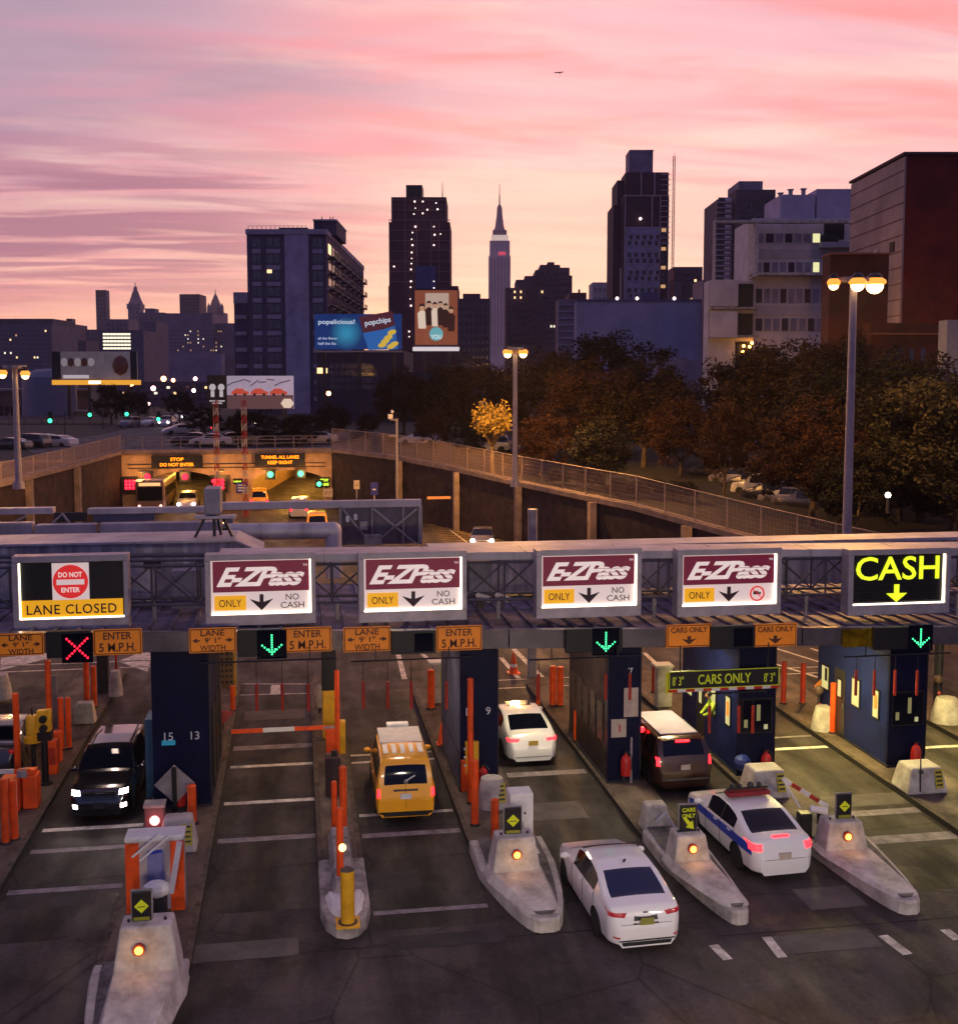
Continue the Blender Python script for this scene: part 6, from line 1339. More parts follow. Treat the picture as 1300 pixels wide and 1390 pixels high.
# camera arm piece at the bottom left
c0 = G(214, 1268, .3); t = thing('gate_machine', 'white motor with an upright striped arm below the red and white cabinet', 'barrier gate', c0); MB().ball((0,0,1.0), .28, 12, (1.1,.7,.7)).build('motor', M['white'], t); MB().bar((.3,0,.9),(.5,0,2.0),.12).build('arm', mat('arm_white', (.5,.48,.55), .4), t); MB().box(-.2,-.1,.0,.2,.2,.8).build('stand', M['dark'], t); MB().bar((-.5,.1,1.7),(.1,.1,2.2),.04).bar((-.35,.1,1.6),(.25,.1,2.1),.04).build('bracket', M['white'], t)
# ticket machine
c0 = Vector((5.42,27.1,0)); t = thing('ticket_machine', 'white ticket machine with bent foot behind the lime diamond sign', 'ticket machine', (c0.x, c0.y+.3, .18)); hh = D(705,1078,c0.y+.3).z-.18
MB().box(-.28,0,hh-.75,.32,.55,hh).build('head', M['white'], t, bevel=.03); MB().box(.05,.02,.25,.32,.5,hh-.75).build('column', M['white'], t, bevel=.02); MB().loft([[(.05,.1,.3),(.3,.1,.3),(.3,.45,.3),(.05,.45,.3)],[(.3,-.3,.0),(.62,-.3,.12),(.62,.2,.12),(.3,.2,.0)]]).build('foot', M['white'], t)
for dx, dz in ((-.12,.35),(.1,.5)): MB().cyl((dx,-.02,hh-dz),(dx,-.001,hh-dz),.03,n=8).build('button', M['dark'], t)
# gate with camera, right of the patrol car
c0 = G(1122, 1150, .9); t = striped_arm((.25,0,.35),(-.75,.6,.95), .11, 'striped gate arm raised over a camera, right of the patrol sedan', (13.2, 27.1, .85), n=5, mats=[M['white'], M['brick_red']])
MB().bar((-.75,.6,.95),(-.45,.15,.3),.04).build('strut', M['white'], t); MB().cyl((-.3,-.1,.38),(.12,-.2,.32),.09,n=12).build('camera', M['white'], t); MB().box(-.45,.1,-.55,-.12,.4,.15).build('dark_box', M['black'], t, bevel=.03); MB().bar((0,0,-.1),(0,0,.35),.08).build('stand', M['dark'], t)
# gate mechanism before booth 9
c0 = G(640, 1075, .18); t = thing('gate_machine', 'orange yellow gate mechanism before the booth numbered 9', 'barrier gate', (c0.x, c0.y, .18)); MB().box(-.18,0,.55,.22,.3,1.5).build('body', M['yellow'], t, bevel=.03); MB().box(-.30,.02,.0,-.02,.28,.95).build('housing', M['orange'], t, bevel=.03)
for z in (.8,1.05,1.3): MB().ball((-.2,-.02,z), .04, 8).build('bolt', M['white'], t)
# notice boxes at the back of islands
def back_cab(px, py, label, Ht=1.5):
    c0 = G(px, py, .18); t = thing('notice_cabinet', label, 'cabinet', c0); MB().box(-.28,0,0,.28,.4,Ht).build('body', M['concw'], t, bevel=.02); MB().box(.02,-.03,Ht*.35,.30,-.002,Ht*.85).build('yellow_sign', mat('lime_yellow', (.45,.48,.02), .5), t); MB().box(.12,-.036,Ht*.5,.22,-.031,Ht*.65).build('sign_mark', M['black'], t); MB().box(-.4,-.1,Ht,.3,.5,Ht+.08).build('top', M['white'], t)
back_cab(597, 955, 'white cabinet with a lime sign left of the booth behind the taxi'); back_cab(902, 960, 'white cabinet with a lime sign behind the steel sided booth')
c0 = G(600, 1010, .18); t = thing('traffic_cone', 'orange cone half hidden left of the booth numbered 9', 'traffic cone', c0); MB().lathe([(.16,0),(.15,.05),(.04,.75)], (0,0,0), 14).build('cone', M['orange'], t); MB().box(-.18,-.18,0,.18,.18,.03).build('base', M['orange'], t)
c0 = G(697, 914, 0); t = thing('traffic_cone', 'orange and white traffic cone standing alone on the road behind the booths', 'traffic cone', c0); MB().lathe([(.20,0),(.04,.85)], (0,0,.03), 16).build('cone', M['orange'], t); MB().lathe([(.155,.25),(.085,.58)], (0,0,.035), 16).build('white_band', M['white'], t); MB().box(-.25,-.25,0,.25,.25,.04).build('base', M['orange'], t)
c0 = G(307, 992, .18); t = thing('folded_sign', 'pink red triangular sign standing on the island right of the booth numbered 15 and 13', 'road sign', c0); MB().prismy([(-.2,.1),(.28,.65),(-.35,.75)], 0, .04).build('panel', mat('pink_red', (.50,.07,.06), .5), t); MB().bar((-.1,.06,0),(-.1,.06,.6),.04).build('post', M['dark'], t)
c0 = G(297, 962, .18); t = thing('marker_post', 'pale pink marker panel standing right of the booth numbered 15 and 13', 'marker post', c0); MB().box(-.1,0,0,.1,.05,1.75).build('panel', mat('pink_pale', (.42,.28,.28), .5), t)
c0 = G(309, 945, .18); t = thing('notice_board', 'tan dotted board behind the pale pink marker', 'notice board', c0); b = MB(); b.mi = 0; b.box(-.3,0,.3,.25,.05,1.9); b.mi = 1
for i in range(3):
    for j in range(6): b.box(-.22+i*.16,-.015,.5+j*.22,-.14+i*.16,-.002,.6+j*.22)
b.build('panel', [mat('tan_panel', (.25,.14,.05), .6), M['dark']], t); MB().box(.25,-.02,0,.33,.1,1.9).build('edge_post', M['yellow'], t)
# orange diamond sign near booth 3
c0 = G(1126, 985, .18); t = thing('diamond_sign', 'orange diamond road sign left of the booth numbered 3', 'road sign', (c0.x, c0.y+.25, .18)); zz = D(1127,931,c0.y+.25).z-.18
MB().prismy([(0,zz-.5),(.5,zz),(0,zz+.5),(-.5,zz)], 0, .03).build('panel', mat('orange_dull', (.42,.13,.02), .5), t); MB().bar((0,.06,0),(0,.06,zz+.3),.06).build('post', M['steel'], t); MB().prismy([(-.03,zz-.1),(.12,zz),(.05,zz+.2),(-.1,zz+.08)], -.012, -.002).build('symbol', M['black'], t)
for lb_, px, py in (('tan cylinder light stand left of the pale cone by booth three',1110,985),('dark lamp stand beyond the booth numbered 3 at right edge',1272,968)):
    c0 = G(px, py, .18); t = thing('lamp_stand', lb_, 'lamp stand', c0); MB().cyl((0,0,0),(0,0,1.1),.05,n=8).build('pole', M['dark'], t); MB().ball((0,0,1.25), .17, 10).build('head', mat('lamp_brown', (.10,.06,.05), .5), t); MB().ball((.02,-.05,.75), .07, 8).build('lens', mat('lens_red', (.5,.05,.04), .3), t)
# black and yellow column on island C
c0 = G(447, 1000, .18); t = thing('canopy_column', 'black column with a yellow sleeve under the canopy on the narrow island', 'column', c0); zz = D(447,935,c0.y).z-.18; MB().box(-.22,-.22,0,.22,.22,zz).build('sleeve', M['yellow'], t, bevel=.02); MB().box(-.24,-.24,zz,.24,.24,4.35-.18).build('shaft', M['black'], t)
t = thing('canopy_column', 'dark column at the back left behind the white barrier', 'column', (G(141,940,.18).x, G(141,940,.18).y, .18)); MB().box(-.2,-.2,0,.2,.2,4.3).build('shaft', M['dark'], t)
MB().cyl((0,0,0),(0,0,1.0),.05,n=8).build('pole', M['red'], thing('stop_paddle', 'red pole on a dark round base behind the white barrier', 'marker post', G(158,918,.0)))
# white oval post on island C
c0 = G(434, 968, .18); t = thing('marker_post', 'tan rounded marker at the kerb left of the yellow sleeved column', 'marker post', c0); MB().ball((0,0,.6), .14, 10, (1,.6,3.4)).build('body', M['cream'], t); MB().cyl((0,0,0),(0,0,.3),.05,n=6).build('foot', M['dark'], t)
# ================================================================== toll canopy and sign gantry
def zf(X): return 4.62-.028*X
cv = thing('toll_canopy', 'long low canopy roof with a steel fascia spanning all the toll lanes', 'canopy', (5, 32.2, 0)); XL, XR = -30.0, 34.0
def slab(b, xa, xb, y0, y1, d0, d1):                 # slab following the fall of the canopy, local to cv
    q = [(xa,y0,zf(xa+5)+d0),(xb,y0,zf(xb+5)+d0),(xb,y1,zf(xb+5)+d0),(xa,y1,zf(xa+5)+d0)]
    b.loft([q, [(x, y, z+d1-d0) for x, y, z in q]]); return b
x = XL-5
while x < XR-5: slab(MB(), x+.02, min(x+3.0, XR-5)-.02, 0, .22, .0, .55).build('fascia_panel', M['fascia'], cv); x += 3.0
b = slab(MB(), XL-5, XR-5, .23, 8.5, .28, .40)
roofm = mat('canopy_roof', (.17,.15,.22), .6, .1, noise=.55, nscale=1.1, bump=.2, stretch=(.5,1.4,1))
b.build('roof', roofm, cv)
b = MB(); x = XL-5+.3
while x < XR-5: slab(b, x, x+.10, .25, 8.4, .405, .47); x += .62
b.build('roof_ribs', roofm, cv); slab(MB(), XL-5, XR-5, .23, 8.5, .02, .27).build('soffit', M['dark'], cv)
for xx, yy in ((-11,36.5),(-3.3,38.2),(5.2,38.0),(9.6,38.2),(13.7,38.4),(18.6,38.2),(23,38)): MB().cyl((xx-5,yy-32.2,0.15),(xx-5,yy-32.2,zf(xx)+.1),.16,n=10).build('column', M['dark'], cv)
lens_w = emi('canopy_strip', (1,.85,.62), 7)
for i, (xx, e, c) in enumerate(((-5.7,40,(1,.72,.62)),(-.9,40,(1,.72,.6)),(2.9,60,(1,.75,.55)),(7.5,120,(1,.80,.50)),(11.6,170,(1,.80,.40)),(16,520,(1,.78,.26)),(20.8,420,(1,.78,.26)),(-10.6,30,(1,.7,.6)))):
    t = thing('canopy_light', 'strip light under the canopy over '+('the black SUV lane','the empty lane','the taxi lane','the lane of the white cars','the minivan lane','the bright empty lane left of the booth numbered 3','the rightmost lane','the lane left of the orange post island')[i], 'light fixture', (xx, 33.9, zf(xx)-.10))
    MB().box(-.08,-.9,-.06,.08,.9,.1).build('housing', M['steel'], t); MB().box(-.06,-.85,-.09,.06,.85,-.062).build('tube', lens_w, t)
    a = bpy.data.lights.new('lamp_light', 'AREA'); a.shape = 'RECTANGLE'; a.size = .3; a.size_y = 1.8; a.energy = e; a.color = c; o = bpy.data.objects.new('lamp_light', a); COL.objects.link(o); o.location = (0,0,-.13); o.parent = t
# rear parapet and left plant housing on the canopy
def zs(X, a=7.05): return a-.014*(X-5)
t = thing('canopy_parapet', 'stained grey parapet wall running behind the lit signs', 'parapet', (20, 38, 4.9))
b = MB(); b.box(-15.5,0,.1,16,1.2,1.55); b.build('wall', M['cladd'], t); MB().box(-15.6,-.1,1.55,16.1,1.3,1.66).build('cap', M['beam'], t)
for k in range(11): MB().box(-15+3*k,-.02,.1,-14.97+3*k,-.003,1.54).build('joint', M['dark'], t)
P1 = D(0, 735, 37.5); P2 = D(318, 735, 37.5); P3 = D(352, 752, 37.5)
t = thing('plant_housing', 'grey weathered housing with sloping end on the canopy behind the lane closed sign', 'roof housing', (-10, 37.5, 5.0))
MB().prismy([(-16,0),(P3.x+10,0),(P3.x+10,P3.z-5.0),(P2.x+10,P2.z-5.0),(-16,P2.z-5.0)], 0, 2.2).build('body', M['cladd'], t, bevel=.03)
MB().prismy([(-16.05,P2.z-5.0),(P2.x+10,P2.z-5.0),(P3.x+10.1,P3.z-5.0),(P3.x+10.1,P3.z-4.94),(P2.x+10.03,P2.z-4.93),(-16.05,P2.z-4.93)], -.08, 2.3).build('cap', M['beam'], t)
MB().box(D(195,770,37.5).x+10,-.05,D(195,772,37.5).z-5,D(219,770,37.5).x+10,-.003,D(195,760,37.5).z-5).build('opening', M['dark'], t)
t = thing('equipment_box', 'grey equipment box on the canopy right of the lane closed sign', 'cabinet', D(252, 826, 35.2)); hh = D(250,775,35.2).z-t.location.z; MB().box(-.42,0,0,.42,.6,hh).build('body', mat('box_blue_grey', (.17,.16,.24), .6, noise=.2), t, bevel=.02)
t = thing('equipment_box', 'grey equipment box above two white cameras between the second and third toll signs', 'cabinet', D(652, 826, 35.2)); hh = D(652,762,35.2).z-t.location.z; MB().box(-.38,0,.3,.38,.6,hh).build('body', mat('box_blue_grey', 0), t, bevel=.05); MB().cyl((-.42,-.02,.3),(-.42,-.02,hh-.2),.025,n=6).build('cable', M['dark'], t); MB().box(-.1,.1,0,.1,.3,.3).build('stand', M['dark'], t)
for px, w_ in ((657,'left'),(683,'right')):
    P = D(px, 812, 34.6); t = thing('camera', 'white tubular camera on the canopy, %s one of the pair' % w_, 'camera', P); MB().cyl((-.18,.2,.06),(.15,-.15,-.02),.09,.10,12).build('body', M['white'], t, smooth=True); MB().cyl((.15,-.151,-.02),(.165,-.165,-.024),.07,n=10).build('lens', M['glass'], t); MB().bar((0,.05,-.1),(0,.05,-.35),.06).build('bracket', M['dark'], t)
M['chord'] = mat('truss_paint', (.10,.09,.11), .5, .3)
gt = thing('sign_gantry', 'steel truss gantry with a broad grey top beam carrying the lit lane signs', 'gantry', (5, 34.2, 0)); GY = 34.2
b = MB(); xa, xb = -2.3-5, 34-5
b.loft([[(x_, y, zs(x_+5, z)) for y, z in ((-.25,6.78),(1.15,6.78),(1.15,7.02),(-.25,7.02))] for x_ in (xa, xb)]); b.build('top_beam', M['beam'], gt, bevel=.02)
k = 0; x = xa
js = MB()
while x < xb: js.loft([[(x_, y, zs(x_+5, z)) for y, z in ((-.262,6.78),(1.16,6.78),(1.16,7.03),(-.262,7.03))] for x_ in (x, x+.03)]); x += 3.05
js.build('joint', M['steel'], gt)
ch = MB()
for y, z in ((-.15,5.55),(.9,5.55),(-.15,6.70),(.9,6.7)):
    ch.cyl((-26-5,y,zs(-26,z)),(xb,y,zs(34,z)),.042,n=8)
ch.cyl((-31,-.2,zs(-26,7.02)),(xa,-.2,zs(-2.3,7.02)),.06,n=8); ch.build('chord', M['chord'], gt)
x = -30; wb = MB(); up_ = 0
while x < xb:
    z0, z1 = zs(x+5,5.55), zs(x+5,6.7); wb.cyl((x,-.15,z0),(x,-.15,z1),.035,n=6).cyl((x,.9,z0),(x,.9,z1),.035,n=6); wb.cyl((x,-.15,z0 if up_ else z1),(x+1.3,-.15,z1 if up_ else z0),.03,n=6); wb.cyl((x,.9,z1 if up_ else z0),(x+1.3,.9,z0 if up_ else z1),.03,n=6); wb.cyl((x,-.15,z0),(x,.9,z0),.03,n=6); up_ = 1-up_; x += 1.3
wb.build('truss_web', M['chord'], gt)
for xx in (-16,-4.2,1.15,6.1,11.1,16.2,21.5,28): MB().cyl((xx-5,.35,zf(xx)+.4),(xx-5,.35,zs(xx,5.5)),.07,n=8).build('stanchion', M['steel'], gt)

SY = 33.5
maroon = emi('sign_maroon', (.11,.006,.022), .65, (.12,.01,.03)); signw = emi('sign_white', (1,.76,.72), .40, (.6,.55,.52)); tube = emi('sign_tube', (1,.84,.62), 4.2)
amberp = emi('sign_amber', (1,.46,.012), .5, (.7,.33,.01)); whitep = emi('sign_letter', (1,.80,.76), .55); lime = emi('sign_lime', (.72,.85,.02), 1.0, (.5,.6,.02)); ink = mat('sign_ink', (.05,.02,.03), .6, noise=0); redp = emi('sign_red', (.85,.03,.03), .55)
def box_sign(x0, y0, x1, y1, label, kind):
    A, B_ = D(x0, y0, SY), D(x1, y1, SY); W_, H_ = B_.x-A.x, A.z-B_.z
    t = thing('lane_sign', label, 'lane sign', (A.x, SY, B_.z), group='lit box signs on the gantry')
    U = lambda u: u*W_; V = lambda v: (1-v)*H_
    fr = MB()
    fr.box(0,-.08,0,W_,.42,H_*.15).box(0,-.08,H_*.915,W_,.42,H_).box(0,-.08,H_*.152,W_*.05,.42,H_*.913).box(W_*.96,-.08,H_*.152,W_,.42,H_*.913); fr.build('frame', M['frame'], t, bevel=.012)
    MB().box(W_*.05,.06,H_*.15,W_*.96,.35,H_*.915).build('face', signw if kind in ('pass','truck') else M['black'], t)
    tb = MB(); tb.box(W_*.052,.0,H_*.152,W_*.958,.045,H_*.168).box(W_*.052,.0,H_*.17,W_*.062,.045,H_*.90) if kind == 'closed' else tb.box(W_*.052,.0,H_*.152,W_*.958,.045,H_*.168).box(W_*.945,.0,H_*.17,W_*.957,.045,H_*.90)
    tb.build('edge_tube', tube, t)
    def rect(nm, u0, v0, u1, v1, m_, y=.05): return MB().box(U(u0),y-.02,V(v1),U(u1),y,V(v0)).build(nm, m_, t)
    def arrow(u, v0, v1, m_, wd=.1, solid=True):
        cx, zt_, zb_ = U(u), V(v0), V(v1); s_ = zt_-zb_
        if solid: MB().prismy([(cx-s_*.12,zt_),(cx+s_*.12,zt_),(cx+s_*.12,zb_+s_*.52),(cx+s_*.72,zb_+s_*.72),(cx,zb_),(cx-s_*.72,zb_+s_*.72),(cx-s_*.12,zb_+s_*.52)], .02, .04).build('arrow', m_, t)
        else: MB().prismy([(cx-s_*.15,zt_),(cx+s_*.15,zt_),(cx+s_*.15,zb_+s_*.5),(cx+s_*.62,zb_+s_*.5),(cx,zb_),(cx-s_*.62,zb_+s_*.5),(cx-s_*.15,zb_+s_*.5)], .02, .04).build('arrow', m_, t)
    if kind in ('pass', 'truck'):
        rect('maroon_panel', .068, .105, .942, .535, maroon)
        text('E-ZPass', whitep, t, (U(.50), .02, V(.325)), width=W_*.80, height=H_*.27, bold=.035, shear=.45, space=.88)
        sl = MB(); [sl.box(U(.55),-.002,V(v)-.012,U(.86),.012,V(v)+.0) for v in (.29,.345,.40)]; sl.build('speed_line', maroon, t)
        text('TM', whitep, t, (U(.905), .02, V(.175)), height=H_*.03)
        rect('amber_panel', .08, .585, .365, .79, amberp); text('ONLY', ink, t, (U(.222), .02, V(.69)), width=W_*.20, height=H_*.105)
        arrow(.505, .575, .80, ink)
        if kind == 'pass': text('NO', ink, t, (U(.785), .03, V(.62)), height=H_*.085); text('CASH', ink, t, (U(.785), .03, V(.735)), width=W_*.215, height=H_*.085)
        else:
            r_ = H_*.115; ring = MB()
            for i in range(24):
                a0, a1 = i*math.pi/12, (i+1)*math.pi/12; c_ = (U(.78), V(.69))
                ring.prismy([(c_[0]+r_*math.cos(a0),c_[1]+r_*math.sin(a0)),(c_[0]+r_*math.cos(a1),c_[1]+r_*math.sin(a1)),(c_[0]+r_*.82*math.cos(a1),c_[1]+r_*.82*math.sin(a1)),(c_[0]+r_*.82*math.cos(a0),c_[1]+r_*.82*math.sin(a0))], .02, .045)
            ring.bar((U(.78)-r_*.65,.02,V(.69)+r_*.65),(U(.78)+r_*.65,.02,V(.69)-r_*.65),r_*.16,.02); ring.build('red_ring', redp, t)
            MB().box(U(.78)-r_*.5,.035,V(.69)-r_*.12,U(.78)+r_*.15,.05,V(.69)+r_*.3).box(U(.78)+r_*.18,.035,V(.69)-r_*.12,U(.78)+r_*.5,.05,V(.69)+r_*.15).build('truck_symbol', ink, t)
    elif kind == 'cash':
        text('CASH', lime, t, (U(.495), .02, V(.30)), width=W_*.82, height=H_*.36, bold=.01); arrow(.49, .55, .82, lime, solid=False)
        sl = MB(); [sl.box(U(.06),.03,V(.1+.035*k)-.004,U(.94),.058,V(.1+.035*k)) for k in range(21)]; sl.build('louvre', mat('louvre', (.045,.035,.02), .4), t)
    else:
        rect('white_square', .335, .105, .655, .60, signw, .045); rect('amber_panel', .055, .60, .945, .845, amberp, .045)
        MB().cyl((U(.495),.025,V(.355)),(U(.495),.0,V(.355)),H_*.225,n=32).build('red_disc', redp, t)
        MB().box(U(.375),-.012,V(.395),U(.615),-.001,V(.325)).build('white_bar', signw, t)
        text('DO NOT', whitep, t, (U(.495), -.008, V(.26)), width=W_*.205, height=H_*.07, bold=.02); text('ENTER', whitep, t, (U(.495), -.008, V(.465)), width=W_*.16, height=H_*.065, bold=.02)
        text('LANE CLOSED', ink, t, (U(.50), .015, V(.725)), width=W_*.78, height=H_*.13, bold=.01, space=1.1)
box_sign(16, 755.5, 176, 852, 'lit box sign with red DO NOT ENTER disc over LANE CLOSED', 'closed')
box_sign(277.5, 753, 429, 845.5, 'lit box sign ONLY NO CASH above the empty lane with the closed gate', 'pass')
box_sign(486, 750.5, 633, 840.5, 'lit box sign ONLY NO CASH above the yellow taxi lane', 'pass')
box_sign(727.5, 746.8, 869, 835, 'lit box sign ONLY NO CASH directly above the green arrow by the booth numbered 7', 'pass')
box_sign(919, 746.3, 1058, 832.6, 'lit box sign with a red ringed truck symbol above the CARS ONLY plates', 'truck')
box_sign(1151, 746.3, 1286, 831, 'lit box sign with lime CASH lettering and arrow at right', 'cash')

# plates and signal heads on the fascia
def plate_sign(x0, y0, x1, y1, lines, label, arrows=False, down=False):
    Y = 32.12; A, B_ = D(x0, y0, Y), D(x1, y1, Y); W_, H_ = B_.x-A.x, A.z-B_.z; t = thing('plate_sign', label, 'road sign', ((A.x+B_.x)/2, Y, (A.z+B_.z)/2), group='orange plates on the canopy fascia')
    MB().box(-W_/2,0,-H_/2,W_/2,.04,H_/2).build('panel', M['signor'], t, bevel=.01)
    ft = mat('sign_text_brown', (.10,.025,.01), .6, noise=0)
    bd = MB(); e = .025
    bd.box(-W_/2+e,-.004,H_/2-e*2,W_/2-e,-.001,H_/2-e).box(-W_/2+e,-.004,-H_/2+e,W_/2-e,-.001,-H_/2+e*2).box(-W_/2+e,-.004,-H_/2+e*2,-W_/2+e*2,-.001,H_/2-e*2).box(W_/2-e*2,-.004,-H_/2+e*2,W_/2-e,-.001,H_/2-e*2); bd.build('border', ft, t)
    for s_, f, zz, hh in lines: text(s_, ft, t, (0,-.008,zz*H_), width=W_*f, height=H_*hh, bold=.015)
    if arrows:
        for sd in (-1,1): MB().prismy([(sd*W_*.43,0),(sd*W_*.33,.07),(sd*W_*.33,.02),(sd*W_*.27,.02),(sd*W_*.27,-.02),(sd*W_*.33,-.02),(sd*W_*.33,-.07)], -.012, -.002).build('arrow', ft, t)
    if down: MB().prismy([(0,-H_*.38),(H_*.34,-H_*.12),(H_*.08,-H_*.17),(H_*.08,-H_*.02),(-H_*.08,-H_*.02),(-H_*.08,-H_*.17),(-H_*.34,-H_*.12)], -.012, -.002).build('arrow', ft, t)
lw = [('LANE',.5,.30,.24),("9' 1\"",.34,.0,.22),('WIDTH',.54,-.31,.24)]; em = [('ENTER',.58,.24,.28),('5 M.P.H.',.76,-.2,.34)]
plate_sign(-4, 861, 60, 889, lw, 'orange LANE WIDTH plate at the far left edge', True); plate_sign(126, 855, 193, 888, em, 'orange ENTER 5 M.P.H. plate right of the red cross signal')
plate_sign(256, 853.5, 321, 885, lw, 'orange LANE WIDTH plate left of the first green arrow', True); plate_sign(385, 852.5, 450, 884, em, 'orange ENTER 5 M.P.H. plate right of the first green arrow')
plate_sign(466, 852, 530, 883.5, lw, 'orange LANE WIDTH plate left of the unlit signal over the taxi lane', True); plate_sign(592, 850.5, 654, 882, em, 'orange ENTER 5 M.P.H. plate above the booth numbered 9')
plate_sign(905, 848.5, 965, 877.5, [('CARS ONLY',.82,.26,.24)], 'orange CARS ONLY plate with arrow, left one of two', down=True); plate_sign(1023, 847.5, 1081, 876.5, [('CARS ONLY',.82,.26,.24)], 'orange CARS ONLY plate with arrow, right one of two', down=True)
def signal_head(x0, y0, x1, y1, label, kind, pcx=None):
    Y = 32.0; A, B_ = D(x0, y0, Y), D(x1, y1, Y); W_, H_ = B_.x-A.x, A.z-B_.z; t = thing('lane_signal', label, 'lane signal', (A.x, Y, B_.z), group='lane signals on the canopy fascia')
    MB().box(0,0,0,W_,.18,H_).build('housing', M['black'], t, bevel=.02)
    if kind == 'off': MB().box(W_*.52,-.01,H_*.1,W_*.95,-.001,H_*.9).build('lens', M['glass'], t); return
    P = D(*pcx, Y); cx, cz = P.x-A.x, P.z-B_.z; s_ = .30; m_ = MB()
    if kind == 'x': pts_ = [(k/4.5, k/4.5*s) for k in range(-4,5) for s in (1,-1)]
    else: pts_ = [(0, k/4.5) for k in range(-4,5)]+[(s*k*.22, -.85+k*.20) for k in (1,2,3,4) for s in (1,-1)]+[(s*.3,-.45) for s in (1,-1)]
    MB().box(cx-s_*1.35,-.012,cz-s_*1.35,cx+s_*1.35,-.001,cz+s_*1.35).build('lens', M['glass'], t)
    for dx, dz in pts_: m_.ball((cx+dx*s_, -.03, cz+dz*s_), .026 if kind != 'x' else .030, 6)
    m_.build('cross' if kind == 'x' else 'arrow', redl if kind == 'x' else emi('arrow_green', (.06,1,.32), 2.4), t)
signal_head(62, 858, 124, 892, 'lane signal showing a red cross above the black SUV lane', 'x', (105, 880)); signal_head(322, 856, 384, 890, 'lane signal with green arrow left of the orange plate over the empty lane', 'a', (369, 875))
signal_head(531, 858, 591, 887, 'unlit black lane signal over the yellow taxi', 'off'); signal_head(768, 855, 845, 884, 'lane signal with green arrow above the booth numbered 7', 'a', (822, 871))
signal_head(965, 851, 1024, 880, 'unlit black lane signal between the two CARS ONLY plates', 'off'); signal_head(1186, 853, 1264, 880, 'lane signal with green arrow above the booth numbered 3', 'a', (1249, 866))
# yellow reflection on the fascia painted as a golden panel
t = thing('painted_reflection', 'painted golden reflection on the fascia left of the arrow signal by booth three', 'plate', D(1166, 866, 32.1)); MB().box(-.52,0,-.28,.52,.05,.28).build('panel', mat('gold_reflection', (.85,.55,.02), .15, .9, noise=.6, nscale=2.5, bump=.5), t)
# hanging height warning rods
def danglers(xa, xb, xs_, label, yb=896, yt=925, ye=962):
    Y = 31.8; z0 = D((xa+xb)/2, yb, Y).z; X0, X1 = D(xa, yb, Y).x, D(xb, yb, Y).x; t = thing('height_warning_bar', label, 'height bar', ((X0+X1)/2, Y, z0), group='height warning bars under the canopy')
    MB().cyl((X0-(X0+X1)/2,0,0),(X1-(X0+X1)/2,0,0),.025,n=6).build('bar', M['black'], t)
    for k in (-.3,.3): MB().bar(((X1-X0)*k,0,0),((X1-X0)*k,0,.32),.03).build('hanger', M['black'], t)
    for x in xs_:
        P = D(x, yt, Y); Q = D(x, ye, Y); r_ = MB().cyl((0,0,P.z-z0),(0,0,Q.z-z0),.045,n=10).build('rod', M['brick_red'], t, loc=(P.x-(X0+X1)/2,0,0)); MB().cyl((0,0,0),(0,0,P.z-z0),.010,n=5).build('wire', M['black'], r_)
danglers(272, 457, (348,383,418), 'hanging bar with three orange rods over the empty lane', 897, 928, 965); danglers(476, 642, (493,526,558,606), 'hanging bar with orange rods over the yellow taxi lane', 895)
danglers(718, 868, (731,822,855), 'hanging bar with orange rods beside the booth numbered 7', 893, 915, 950); danglers(962, 1040, (963,1003,1022), 'hanging bar with red rods before the booth numbered 5', 940, 958, 995); danglers(1145, 1290, (1162,1187,1215,1245), 'hanging bar with red rods before the booth numbered 3', 889, 910, 944)
# CARS ONLY clearance beam
Y = 31.6; A, B_ = D(908, 912, Y), D(1057, 930, Y); W_, H_ = B_.x-A.x, A.z-B_.z; t = thing('clearance_sign', 'long black CARS ONLY beam with striped lower edge hanging beside the minivan', 'clearance sign', ((A.x+B_.x)/2, Y, (A.z+B_.z)/2))
MB().box(-W_/2,0,-H_/2,W_/2,.06,H_/2).build('panel', M['black'], t); fr = MB(); e = .02; fr.box(-W_/2,-.01,H_/2-e,W_/2,-.001,H_/2).box(-W_/2,-.01,-H_/2,W_/2,-.001,-H_/2+e).box(-W_/2,-.01,-H_/2+e,-W_/2+e,-.001,H_/2-e).box(W_/2-e,-.01,-H_/2+e,W_/2,-.001,H_/2-e); fr.build('border', limeb, t)
text('CARS ONLY', limeb, t, (0,-.01,0), width=W_*.48, height=H_*.55, bold=.01); text("8' 3\"", limeb, t, (W_*.41,-.01,-.02), width=W_*.1, height=H_*.5); text("8' 3\"", limeb, t, (-W_*.42,-.01,-.02), width=W_*.1, height=H_*.5)
b = MB()
for k in range(13): b.mi = k % 2; b.box(-W_/2+W_*k/13,-.01,-H_/2-.085,-W_/2+W_*(k+1)/13,.07,-H_/2-.003)
b.build('striped_strip', [M['red'], M['white']], t); [MB().bar((k*W_,.03,H_/2),(k*W_,.03,H_/2+.75),.03).build('hanger', M['black'], t) for k in (-.4,.4)]

